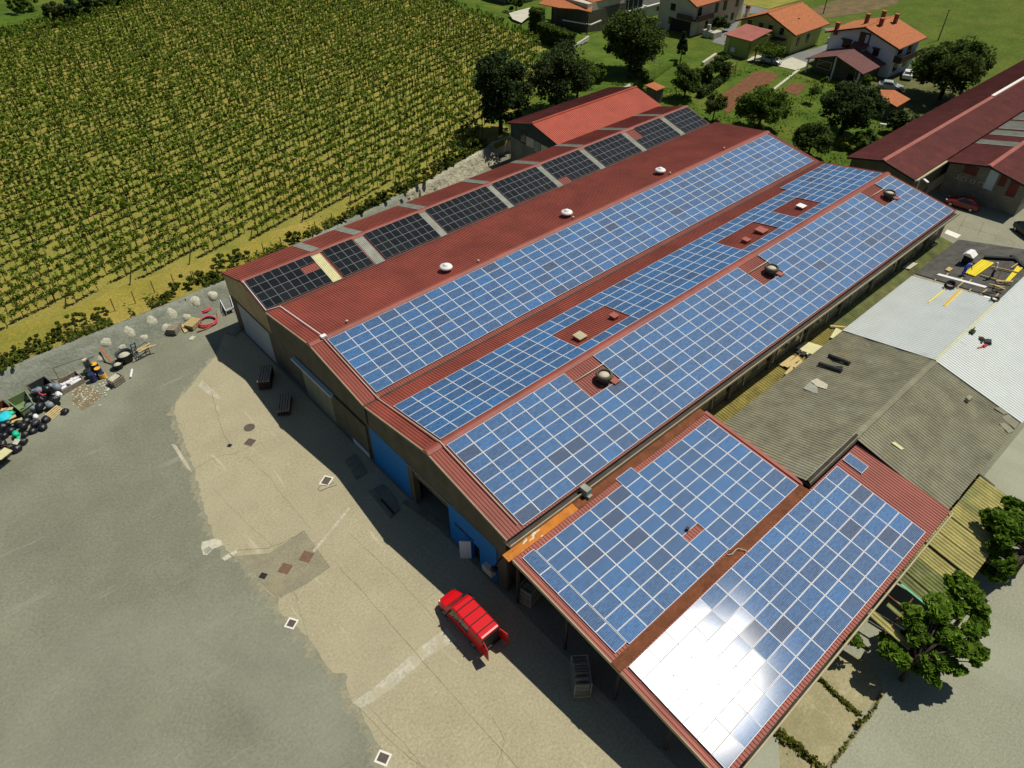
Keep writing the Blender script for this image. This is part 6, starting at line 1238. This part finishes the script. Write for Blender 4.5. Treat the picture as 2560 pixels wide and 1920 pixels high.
drum(1185,515, 'drum_blue', 'dark blue drum nearest the tray in front', 0, 'drum_blue'); drum(1265,445, 'drum_blue', 'blue drum with a bright yellow lid', 0, 'drum_yellow'); drum(1225,390, 'drum_blue', 'blue drum with a half hidden yellow lid', 0, 'drum_yellow'); drum(1300,470, 'drum_yellow', 'yellow drum lowest of the yellow lidded group', 0, 'drum_blue', h=.5)
q = MB(); p = Z1(1130,215,1.7); q.box(p[0]-.3, p[0]+.3, p[1]-.15, p[1]+.15, 1.62, 1.8); q.bar((p[0]-1.2,p[1]-.3,1.55), (p[0],p[1],1.7), .06); tag(q.build('metal_scrap', M['steel']), 'metal scrap with a bar lying over the tall grey drum', 'scrap')
for a in (((665,355,1.5),(770,540,0)), ((665,355,1.5),(930,260,1.6)), ((930,260,1.6),(1060,225,1.8))):
    q = MB(); q.tube([Z1(*a[0]), Z1(*a[1])], .03, 5); tag(q.build('iron_rod', M['iron']), 'thin bent iron rod leaning on the sprayed wall', 'rod', 'iron rods leaning on the wall behind the tray')
def tub(a, b_, r, h, lab, m='dark_plastic', fill='mortar'):
    p = Z1(a, b_); t = thing('mortar_tub', lab, 'tub', p); q = MB(); q.lathe([(r*.78,0), (r*.86,.04), (r,h), (r+.04,h+.01), (r+.04,h-.05), (r-.03,h-.02), (r-.06,h*.72)], (0,0,0), 22, cap=False); q.build('shell', M[m], t, local=True, smooth=True)
    o = MB(); o.lathe([(r*.86,h*.55), (r*.7,h*.75), (r*.35,h*.92), (.02,h*.98)], (0,0,0), 16); o.build('contents', M[fill], t, local=True, smooth=True); return t
tub(1590,260, .72, .95, 'largest black tub heaped with pale mortar by the wall'); tub(1495,350, .48, .6, 'smaller black bucket of grey mortar in front of the largest tub')
q = MB(); q.bar(Z1(1260,95,1.3), Z1(1425,300,.1), .16, .10); tag(q.build('orange_beam', M['orange_steel']), 'orange steel beam leaning against the sprayed wall', 'beam')
ht = thing('hand_truck', 'dark teal hand truck leaning behind the large tub', 'hand truck', Z1(1700,170)); q = MB(); a0, a1 = Z1(1665,40,1.6), Z1(1695,170,.1)
for s_ in (-.2, .2): q.bar((a0[0]+s_,a0[1],a0[2]), (a1[0]+s_,a1[1],a1[2]), .07)
for u in (.1,.4,.7,.95): q.bar((a0[0]-.2+(a1[0]-a0[0])*u, a0[1]+(a1[1]-a0[1])*u, a0[2]+(a1[2]-a0[2])*u), (a0[0]+.2+(a1[0]-a0[0])*u, a0[1]+(a1[1]-a0[1])*u, a0[2]+(a1[2]-a0[2])*u), .07)
q.box(a1[0]-.24, a1[0]+.24, a1[1]-.35, a1[1], .02, .07); q.build('frame', M['teal_steel'], ht)
for s_ in (-.3, .26): q = MB(); q.tube([(a1[0]+s_,a1[1]+.1,.14), (a1[0]+s_+.05,a1[1]+.1,.14)], .14, 12); q.build('wheel', M['tyre'], ht)
tr = thing('trestle', 'low metal trestle carrying pale boards beside the hand truck', 'trestle', Z1(1800,200)); P4 = [Z1(1715,270), Z1(1895,180), Z1(1870,100), Z1(1720,180)]
q = MB()
for i in range(4): a, e = P4[i], P4[(i+1) % 4]; q.bar((a[0],a[1],.06), (e[0],e[1],.06), .05); q.bar((a[0],a[1],.75), (e[0],e[1],.75), .05); q.bar((a[0],a[1],0), (a[0],a[1],.75), .05)
q.bar((*P4[0][:2],.06), (*P4[1][:2],.75), .04); q.build('frame', M['iron'], tr)
for i, (a, e) in enumerate((((1715,135),(1885,40)), ((1740,155),(1900,70)), ((1760,120),(1960,62)))):
    q = MB(); q.bar(Z1(*a,.82+.02*i), Z1(*e,.82+.02*i), .16, .05); tag(q.build('board', M['wood']), f'{("back","front","longest")[i]} pale board lying on the metal trestle', 'board')
p = Z1(1475,540); t = crate(p, .35, 1.15, .95, .7, 'grey_wood', 'open crate with a pale sheet inside standing alone on the gravel', 'dark_wood'); q = MB(); q.obox((p[0]-.05,p[1]+.1,.62), (.42,.1,.05), (-.1,.33,0), (0,0,.03)); tag(q.build('insulation_sheet', M['pale_plaster']), 'pale sheet lying in the open crate on the gravel', 'sheet')
rng = np.random.default_rng(9); q = MB()
for i in range(60): x, y, z = Z1(1340+rng.normal()*45, 560+rng.normal()*55); s_ = .03+.06*rng.random(); q.obox((x,y,.03), (s_,s_*.4,0), (-s_*.4,s_*.8,0), (0,0,s_*.5))
for i in range(150): x, y, z = Z1(1080+rng.normal()*90, 690+rng.normal()*75); s_ = .02+.05*rng.random(); q.obox((x,y,.02), (s_,s_*.4,0), (-s_*.4,s_*.8,0), (0,0,s_*.4))
tag(q.build('debris', M['mortar']), 'crumbs of mortar and rubble on the gravel', kind='stuff')
sheet('dirt_stain', [Z1(940,620), Z1(1090,560), Z1(1290,690), Z1(1150,820), Z1(1030,890), Z1(900,760)], .004, M['soil_tan'] if 'soil_tan' in M else mk('soil_tan', (.235,.19,.105), .97, .25, .9, fine=4))
q = MB(); q.tube([Z1(1640,470,.12), Z1(1660,370,.12)], .10, 8); tag(q.build('foam_roll', M['white_bag']), 'short white tube lying beside the open crate', 'tube')
p = Z2(1190,640); pallet('pallet_stack', p, .75, 'neat stack of pale pallets below the sprayed wall', 'grey_wood', 1.15, n=5, cat='pallet stack')
p = Z2(1405,580); pallet('pallet_stack', p, .55, 'stack of yellow pallets next to the red hose coil', 'wood', 1.2, n=4, cat='pallet stack')
for i, (a, e) in enumerate((((1245,530),(1310,650)), ((1270,560),(1325,640)))): q = MB(); q.bar(Z2(*a,.35), Z2(*e,.08), .22, .07); tag(q.build('plank', M['wood']), ('longer','shorter')[i]+' tan plank leaning between the two pallet stacks', 'plank')
def hosecoil(p, r, n, lab, seed, m='hose_pink', tr=.09):
    rng = np.random.default_rng(seed); pts = []
    for i in range(n*18): a = 2*math.pi*i/18; rr = r*(1-.10*((i//18) % 3))+.04*math.sin(a*3+seed); pts.append((p[0]+rr*math.cos(a), p[1]+rr*.95*math.sin(a), .1+.13*(i/18)*.9))
    q = MB(); q.tube(pts, tr, 7); return tag(q.build('hose_coil', M[m], smooth=True), lab, 'hose')
hosecoil(Z2(1530,415), .85, 5, 'thick red hose coiled upright by the sprayed wall', 1); hosecoil(Z2(1570,540), .95, 2, 'loose red hose loops in front of the thick coil', 4, tr=.07)
q = MB(); q.tube([Z2(1600,340,.1), Z2(1665,390,.1), Z2(1680,480,.1), Z2(1640,560,.1), Z2(1540,610,.1), Z2(1440,645,.1)], .06, 6); tag(q.build('hose', M['orange_steel'], smooth=True), 'loose orange hose end trailing round the coil', 'hose')
q = MB(); q.prism([Z2(1340,735,.02), Z2(1385,690,.02), Z2(1425,700,.02), Z2(1390,740,.02)], (0,0,.04)); tag(q.build('white_board', M['pale_plaster']), 'small white board lying alone in front of the pallet stacks', 'board')
cg = thing('mesh_cage', 'flat aluminium framed mesh panel at the front corner of the smallest gable', 'cage', Z2(1770,330)); P4 = [Z2(1680,420), Z2(1790,415), Z2(1870,370), Z2(1700,215)]
q = MB(); top = [Z2(1675,215,1.0), Z2(1800,160,1.0), Z2(1860,360,.6), Z2(1770,400,.6)]
for i in range(4): q.bar(top[i], top[(i+1) % 4], .07)
for i in range(4): q.bar(top[i], (top[i][0], top[i][1], 0), .05)
q.build('frame', M['alu'], cg); q = MB(); q.poly([tuple(np.array(p)-np.array([0,0,.2])) for p in top]); q.build('mesh_sheet', M['drum_grey'], cg)
q = MB()
for a, e in (((1215,260),(1245,490)), ((1300,265),(1310,470)), ((1240,290),(1280,440))): q.bar(Z2(*a,2.0), Z2(*e,.4), .22, .1)
tag(q.build('burnt_timber', M['insulation_black']), 'burnt black timbers leaning on the wall above the planks', 'timber')
p = Z2(1865,640); q = MB(); q.obox((p[0],p[1],.06), (.55,.25,0), (-.25,.55,0), (0,0,.05)); tag(q.build('concrete_slab', M['wall_old']), 'small grey slab in the shade by the grey gate', 'slab')
# shaded forecourt stores
G = lambda a, b_, z=0: at(*c(a, b_, 600, 860, 3.172), z)
def timber(a, b_, rz, lab, n):
    p = G(a, b_); t = thing('timber_stack', lab, 'timber stack', p, rz)
    for k in range(n):
        q = MB()
        for i in range(5): q.box(-1.2, 1.2, -.55+i*.23, -.55+i*.23+.17, .1+k*.22, .1+k*.22+.12)
        for x in (-.9, .8): q.box(x, x+.1, -.55, .55, k*.22, k*.22+.1)
        q.build('layer', M['grey_wood' if k == n-1 else 'dark_wood'], t, local=True)
timber(215,300, .98, 'stack of grey pallets and boards in the shade of the front', 5); timber(360,500, 1.0, 'lower dark board stack next to the grey one in the shade', 3)
D_ = lambda a, b_, z=0: at(*c(a, b_, 880, 1060, 3.527), z)
def slab(pix, lab, th=.14):
    q = MB(); q.prism([D_(a, b_, .02) for a, b_ in pix], (0,0,th)); return tag(q.build('concrete_slab', M['wall_old']), lab, 'slab')
slab([(-60,330),(30,270),(130,430),(35,490)], 'pale concrete slab on the shaded ground left of the blue wall'); slab([(150,600),(270,540),(370,640),(420,760),(340,830)], 'larger pale concrete slab with a dark bar in front of the blue gate')
q = MB(); q.bar(D_(258,665,.22), D_(370,790,.22), .14, .1); tag(q.build('steel_bar', M['insulation_black']), 'dark bar lying on the larger concrete slab', 'bar')
q = MB(); q.prism([D_(440,690,.015), D_(520,650,.015), D_(860,930,.015), D_(850,990,.015)], (0,0,.03)); tag(q.build('threshold', M['wall_old']), 'pale concrete threshold along the open blue gate', 'threshold')
# covers and grates
def cover(px, w, d, rz, m, lab, frame=None, cat='drain cover', name='drain_cover', round_=False):
    p = at(*px); t = thing(name, lab, cat, (p[0], p[1], 0), rz); z = .016
    if frame: q = MB(); q.box(-w/2-.12, w/2+.12, -d/2-.11, d/2+.11, 0, z); q.build('surround', M[frame], t, local=True)
    q = MB()
    if round_: q.lathe([(w/2,0), (w/2,z+.01), (w/2-.06,z+.02), (w/2-.08,z+.008), (w*.2,z+.014), (.02,z+.012)], (0,0,0), 24)
    else:
        q.box(-w/2, w/2, -d/2, d/2, 0, z+.006)
        for i in range(5): x = -w/2+w*(i+.5)/5; q.box(x-w*.05, x+w*.05, -d/2+.04, d/2-.04, z+.006, z+.014)
    q.build('plate', M[m], t, local=True); return t
cover((623.6,1069), .95, .95, 0, 'iron', 'round iron manhole cover on the pale concrete', None, 'manhole cover', 'manhole_cover', True)
cover((625,1105.6), .75, .75, .5, 'iron', 'square iron cover just below the round manhole'); cover((574,1114), .36, .36, .5, 'black_paint', 'smallest dark drain where the crack bends')
cover((816,1202), .75, .6, .55, 'iron', 'iron grate in a white frame at the edge of the shade', 'white_trim'); cover((766.5,1391.8), .85, .85, .55, 'rusty_plate', 'brown cover at the end of the pale stripe'); cover((713,1421.5), .8, .8, .55, 'rusty_plate', 'brown cover between the striped one and the small dark drain')
cover((658,1439.6), .45, .5, .55, 'black_paint', 'small dark drain at the gravel edge below the two brown covers'); cover((728.5,1558.5), .5, .5, .55, 'iron', 'iron grate in a white frame at the middle of the gravel edge', 'white_trim'); cover((957.7,1895), .5, .6, .5, 'iron', 'iron grate in a white frame at the bottom of the picture', 'white_trim')
for pix, lab in ((((503,1370),(505,1355),(537,1347),(553,1351),(557,1364),(535,1372),(517,1389),(508,1387)), 'white mortar patch round a grey lid on the gravel edge'), (((555,1396),(572,1384),(580,1392),(562,1403)), 'small white square cover beside the mortar patch'), (((575,1384),(592,1373),(592,1382),(582,1390)), 'broken white chip between the cover and the concrete')):
    q = MB(); q.prism([at(a, b_, .012) for a, b_ in pix], (0,0,.02)); tag(q.build('mortar_patch', M['pale_plaster']), lab, 'patch')
q = MB(); q.prism([at(a, b_, .034) for a, b_ in ((508,1374),(524,1366),(531,1374),(514,1385))], (0,0,.015)); tag(q.build('grey_cover', M['strip_grey']), 'grey cover set in the white mortar patch', 'drain cover')
q = MB(); pts = [at(a, b_, .03) for a, b_ in ((842,1212),(820,1219),(800,1228),(795,1222),(803,1212),(818,1214),(835,1206))]; q.tube(pts, .02, 5); tag(q.build('thin_cable', M['iron'], smooth=True), 'thin loop of dark cable by the white framed grate', 'cable')
# ------------------------------------------------------------------ vehicles
def vehicle_shell(sec):
    """sec: (x, half width low, half width belt, half width top, z low, z belt, z top)"""
    v = []; n = 12
    for x, wl, wb, wt, zl, zb, zt in sec:
        h = [(wl*.9,zl), (wl,zl+.10), (wb,(zl+zb)/2), (wb*.985,zb), (wt,zt-.07), (wt-.09,zt)]
        v += [(x, -a, b_) for a, b_ in h]+[(x, a, b_) for a, b_ in h[::-1]]
    f = [(i*n+k, i*n+(k+1) % n, (i+1)*n+(k+1) % n, (i+1)*n+k) for i in range(len(sec)-1) for k in range(n)]
    f += [tuple(range(n)), tuple((len(sec)-1)*n+k for k in range(n-1,-1,-1))]; q = MB(); q.add(v, f); return q
def wheels(t, xs, w, r=.32):
    for x in xs:
        for s_ in (-1, 1):
            q = MB(); q.tube([(x,s_*(w-.19),r), (x,s_*(w+.01),r)], r, 18); wl = q.build('wheel', M['tyre'], t, local=True)
            q = MB(); q.tube([(x,s_*(w-.02),r), (x,s_*(w+.022),r)], r*.6, 14); q.build('rim', M['steel'], wl, local=True)
def sidewin(t, x0, x1, s_, sec_w, z0, z1, wt, dx0=0, dx1=0):
    q = MB(); e = .012; q.prism([(x0,s_*(sec_w+e),z0), (x1,s_*(sec_w+e),z0), (x1+dx1,s_*(wt+e),z1), (x0+dx0,s_*(wt+e),z1)], (0,-s_*.02,0)); return q.build('side_window', M['glass'], t, local=True)
van = thing('red_van', 'bright red panel van with roof bars parked with its rear doors open', 'van', (-3.46, .05, 0), math.pi/2)
sec = [(2.40,.62,.64,.52,.34,.55,.66), (2.30,.76,.78,.66,.26,.62,.80), (1.95,.83,.85,.76,.24,.78,.97), (1.42,.85,.87,.82,.22,.98,1.10), (.80,.86,.87,.74,.22,1.02,1.82), (.62,.86,.87,.76,.22,1.03,1.90), (-1.2,.86,.87,.77,.22,1.03,1.92), (-2.2,.86,.87,.77,.24,1.03,1.91), (-2.34,.86,.87,.76,.28,1.03,1.88)]
vehicle_shell(sec).build('body', M['car_red'], van, local=True, smooth=False, bevel=.02)
q = MB(); q.prism([(1.38,-.74,1.15), (1.38,.74,1.15), (.86,.66,1.76), (.86,-.66,1.76)], (.03,0,.03)); q.build('windscreen', M['glass'], van, local=True)
for s_ in (-1, 1):
    sidewin(van, 1.05, -.05, s_, .855, 1.10, 1.70, .775, -.30, 0); sidewin(van, -.15, -1.05, s_, .855, 1.10, 1.70, .775)
    q = MB(); q.obox((1.02,s_*.99,1.12), (.06,0,0), (0,.10,0), (0,0,.09)); q.build('wing_mirror', M['black_paint'], van, local=True, bevel=.02)
    q = MB(); q.obox((2.18,s_*.60,.72), (.12,0,0), (0,.13,0), (0,0,.07)); q.build('headlight', M['white_paint'], van, local=True, bevel=.02)
    q = MB(); q.obox((-2.35,s_*.80,1.05), (.02,0,0), (0,.05,0), (0,0,.22)); q.build('tail_light', M['lamp_red'], van, local=True)
    q = MB(); q.box(-1.5, .9, s_*.872-.01, s_*.872+.012, .55, .63); q.build('side_strip', M['black_paint'], van, local=True)
for x in (.25, -.45, -1.15, -1.85): q = MB(); q.bar((x,-.78,1.97), (x,.78,1.97), .055, .035); q.box(x-.05, x+.05, -.76, -.70, 1.86, 1.96); q.box(x-.05, x+.05, .70, .76, 1.86, 1.96); q.build('roof_bar', M['black_paint'], van, local=True)
q = MB(); q.box(-2.37, -2.345, -.70, .70, .42, 1.68); q.build('load_opening', M['black_paint'], van, local=True)
q = MB(); q.box(-2.46, -2.30, -.82, .82, .28, .42); q.build('bumper', M['black_paint'], van, local=True, bevel=.03)
def vdoor(hx, hy, ang, s_):
    q = MB(); dx, dy = math.cos(ang), math.sin(ang); L = .76
    q.prism([(hx,hy,.42), (hx+dx*L,hy+dy*L,.42), (hx+dx*L,hy+dy*L,1.15), (hx+dx*L*.96,hy+dy*L*.96,1.70), (hx+dx*.1,hy-s_*.12+dy*.1,1.72), (hx,hy,1.1)], (-dy*.05,dx*.05,0)); d = q.build('rear_door', M['car_red'], van, local=True)
    q = MB(); q.prism([(hx+dx*.14-dy*.055,hy+dy*.14+dx*.055,1.08), (hx+dx*.66-dy*.055,hy+dy*.66+dx*.055,1.08), (hx+dx*.64-dy*.055,hy+dy*.64+dx*.055,1.58), (hx+dx*.18-dy*.055,hy+dy*.18+dx*.055,1.58)], (-dy*.01,dx*.01,0)); q.build('door_window', M['glass'], d, local=True)
vdoor(-2.36, .83, math.pi-.06, 1); vdoor(-2.36, -.80, math.pi+.02, -1)
wheels(van, (1.55, -1.55), .86, .31)
def car(label, loc, rz, m, L=4.1, H=1.45, name='parked_car', group=None):
    t = thing(name, label, 'car', loc, rz, group); h = L/2
    sec = [(h,.55,.56,.45,.35,.5,.58), (h-.15,.74,.76,.62,.25,.58,.70), (h-.9,.82,.84,.74,.22,.78,.92), (h-1.25,.83,.85,.76,.22,.86,.98), (h-1.95,.83,.85,.60,.22,.90,H-.04), (h-2.4,.83,.85,.61,.22,.92,H), (-h+.9,.83,.85,.60,.22,.92,H-.03), (-h+.25,.80,.82,.62,.25,.90,1.05), (-h+.05,.76,.78,.60,.3,.80,.95), (-h,.70,.72,.55,.34,.7,.85)]
    vehicle_shell(sec).build('body', M[m], t, local=True, bevel=.02)
    q = MB(); q.prism([(h-1.30,-.64,1.03), (h-1.30,.64,1.03), (h-1.88,.53,H-.10), (h-1.88,-.53,H-.10)], (.03,0,.03)); q.build('windscreen', M['glass'], t, local=True)
    q = MB(); q.prism([(-h+.30,-.55,1.08), (-h+.30,.55,1.08), (-h+.82,.50,H-.10), (-h+.82,-.50,H-.10)], (-.03,0,.03)); q.build('rear_window', M['glass'], t, local=True)
    for s_ in (-1, 1):
        sidewin(t, h-1.55, -h+.75, s_, .835, .98, H-.14, .645, -.42, .25)
        q = MB(); q.obox((h-.14,s_*.56,.64), (.07,0,0), (0,.13,0), (0,0,.06)); q.build('headlight', M['white_paint'], t, local=True)
        q = MB(); q.obox((-h+.03,s_*.6,.82), (.04,0,0), (0,.1,0), (0,0,.07)); q.build('tail_light', M['lamp_red'], t, local=True)
    wheels(t, (h-.8, -h+.75), .84, .30); return t
car('dark red car parked in the shade by the patched shed', (82.1,3.4,0), math.pi/2+.1, 'car_darkred', 4.0, 1.5); p = at(2556,585); car('black car cut by the edge of the picture on the concrete lane', (p[0]-.1,p[1]-.6,0), -2.2, 'car_black', 4.2)
car('silver car parked beside the orange hut', (117.2,30.6,0), -1.15, 'car_silver', 4.2); car('white car half hidden behind the largest tree', (125.6,31.6,0), .4, 'car_white', 4.2); p = at(*c(590,520,1780,0,3.8138)); car('pale car under the vine pergola', (113.9,52.6,0), -1.4, 'car_silver', 3.9)
tree('shrub', 'small pale heap of cut branches beside the silver car', 110.4, 31.0, 1.2, 3.4, ['leaf_yellow'], .25, 300, 8, .05, cat='shrub', seed=201, low=0, z0=0, tr=False)
# ------------------------------------------------------------------ people
def skin(name, V, E, RAD, m, parent, root=0, sub=2):
    me = bpy.data.meshes.new(name); me.from_pydata(V, E, []); me.materials.append(M[m]); o = link(name, me, parent)
    md = o.modifiers.new('skin', 'SKIN'); md.use_smooth_shade = True
    for i, r in enumerate(RAD): me.skin_vertices[0].data[i].radius = (r, r) if not isinstance(r, tuple) else r; me.skin_vertices[0].data[i].use_root = (i == root)
    s_ = o.modifiers.new('subdivision', 'SUBSURF'); s_.levels = sub; s_.render_levels = sub; return o
def person(label, loc, rz, J, shirt, trousers, hat=None):
    """J: joints in the person's own frame (facing +x)"""
    t = thing('person', label, 'person', loc, rz); V = []; E = []; Rr = []; I = {}
    def add(k, r, to=None):
        V.append(J[k] if k in J else k); Rr.append(r); i = len(V)-1; I[k] = i
        if to is not None: E.append((I[to], i))
    add('pelvis', .115); add('waist', .12, 'pelvis'); add('chest', .145, 'waist'); add('neck', .052, 'chest'); add('head', .098, 'neck'); add('crown', .085, 'head')
    f = np.array(J['head']); hd = np.array(J['face']); V.append(tuple(f+hd*.115)); Rr.append(.02); E.append((I['head'], len(V)-1))
    for s_ in 'LR':
        add('sh'+s_, .062, 'chest'); add('el'+s_, .044, 'sh'+s_); add('wr'+s_, .031, 'el'+s_); w, e = np.array(J['wr'+s_]), np.array(J['el'+s_]); d = (w-e)/np.linalg.norm(w-e); sd = np.cross(d, (0,0,1.)); sd /= np.linalg.norm(sd)+1e-6
        V.append(tuple(w+d*.07)); Rr.append((.036,.02)); E.append((I['wr'+s_], len(V)-1)); palm = len(V)-1
        for k, (o_, L) in enumerate(((-.033,.075),(-.011,.088),(.011,.084),(.033,.068))):
            V.append(tuple(w+d*(.085)+sd*o_)); Rr.append(.010); E.append((palm, len(V)-1)); V.append(tuple(w+d*(.085+L)+sd*o_*1.1-np.array([0,0,.02]))); Rr.append(.008); E.append((len(V)-2, len(V)-1))
        V.append(tuple(w+d*.07+sd*.06)); Rr.append(.010); E.append((palm, len(V)-1))
        add('hip'+s_, .09, 'pelvis'); add('kn'+s_, .062, 'hip'+s_); add('an'+s_, .042, 'kn'+s_); add('toe'+s_, .036, 'an'+s_)
    skin('body', V, E, Rr, 'skin', t)
    sh = ['waist','chest','shL','elL','shR','elR']; vi = {k: i for i, k in enumerate(sh)}; mid = lambda a, b_, u: tuple(np.array(J[a])*(1-u)+np.array(J[b_])*u)
    skin('shirt', [J['pelvis'], J['waist'], J['chest'], J['shL'], mid('shL','elL',.8), J['shR'], mid('shR','elR',.8)], [(0,1),(1,2),(2,3),(3,4),(2,5),(5,6)], [.135,.14,.165,.085,.066,.085,.066], shirt, t, 1)
    skin('trousers', [mid('pelvis','waist',.3), J['hipL'], J['knL'], J['anL'], J['hipR'], J['knR'], J['anR']], [(0,1),(1,2),(2,3),(0,4),(4,5),(5,6)], [.135,.108,.08,.062,.108,.08,.062], trousers, t, 0)
    for s_ in 'LR': skin('shoe', [J['an'+s_], J['toe'+s_]], [(0,1)], [.055,.05], 'black_paint', t)
    c0 = np.array(J['head'])*.35+np.array(J['crown'])*.65; q = MB(); ax = np.array(J['crown'])-np.array(J['head']); q.lathe([(.118,-.03), (.122,.02), (.10,.075), (.05,.105), (.01,.11)], tuple(c0), 14); q.build('hat' if hat else 'hair', M[hat or 'dark_wood'], t, local=True, smooth=True)
    return t
ST = dict(pelvis=(0,0,.93), waist=(.02,0,1.10), chest=(.05,0,1.34), neck=(.07,0,1.50), head=(.10,0,1.62), crown=(.11,0,1.71), face=(.95,0,-.3), shL=(.05,.19,1.40), elL=(.10,.27,1.13), wrL=(.28,.24,.95), shR=(.05,-.19,1.40), elR=(.10,-.27,1.13), wrR=(.28,-.22,.98), hipL=(0,.10,.88), knL=(.06,.12,.48), anL=(-.02,.13,.08), toeL=(.16,.15,.045), hipR=(0,-.10,.88), knR=(.02,-.13,.48), anR=(-.10,-.14,.08), toeR=(.08,-.16,.045))
BD = dict(ST, waist=(.10,0,1.08), chest=(.30,0,1.24), neck=(.42,0,1.31), head=(.53,0,1.36), crown=(.60,0,1.41), face=(.6,0,-.8), shL=(.30,.19,1.27), elL=(.42,.25,1.00), wrL=(.58,.18,.80), shR=(.30,-.19,1.27), elR=(.42,-.25,1.00), wrR=(.58,-.16,.78), knL=(.10,.14,.48), knR=(.08,-.13,.48))
p = z7(1495,690); person('worker in a blue shirt bending over the yellow boards on the roof', (p[0], p[1], rz_(p[1])+.11), -.7, BD, 'blue_cloth', 'blue_cloth')
p = z7(1825,725); person('worker in a white shirt and pale cap standing beside the yellow boards', (p[0], p[1], rz_(p[1])+.11), 1.6, ST, 'white_cloth', 'dark_cloth', 'white_cloth')
# ------------------------------------------------------------------ light, sky, camera, view
EL, AZ = R(62.6), R(-11.5)
w = bpy.data.worlds.new('World'); SC.world = w; w.use_nodes = True; nt = w.node_tree
bg = nt.nodes['Background']; sky = nt.nodes.new('ShaderNodeTexSky'); sky.sky_type = 'NISHITA'; sky.sun_disc = False
sky.sun_elevation = EL; sky.sun_rotation = math.pi/2-AZ; sky.altitude = 100; sky.air_density = 1.0; sky.dust_density = .6; sky.ozone_density = 1.5
nt.links.new(sky.outputs[0], bg.inputs[0]); bg.inputs[1].default_value = .05
ld = bpy.data.lights.new('sun', 'SUN'); ld.energy = 4.3; ld.angle = R(.53); ld.color = (1.0, .95, .86)
lo = bpy.data.objects.new('sun', ld); COL.objects.link(lo); lo.location = (40, -10, 90)
dv = Vector((math.cos(EL)*math.cos(AZ), math.cos(EL)*math.sin(AZ), math.sin(EL))); lo.rotation_euler = dv.to_track_quat('Z', 'Y').to_euler()
cd = bpy.data.cameras.new('camera'); cd.sensor_width = 36; cd.sensor_fit = 'HORIZONTAL'; cd.lens = FPX/2560*36; cd.clip_start = .5; cd.clip_end = 6000
co = bpy.data.objects.new('camera', cd); COL.objects.link(co); SC.camera = co
co.matrix_world = Matrix(((RT[0],UP[0],-FW[0],CAM[0]), (RT[1],UP[1],-FW[1],CAM[1]), (RT[2],UP[2],-FW[2],CAM[2]), (0,0,0,1)))
SC.view_settings.view_transform = 'Standard'; SC.view_settings.look = 'None'; SC.view_settings.exposure = 0; SC.view_settings.gamma = 1
SC.cycles.use_denoising = True; SC.cycles.max_bounces = 5; SC.cycles.diffuse_bounces = 3; SC.cycles.glossy_bounces = 3; SC.cycles.sample_clamp_indirect = 6
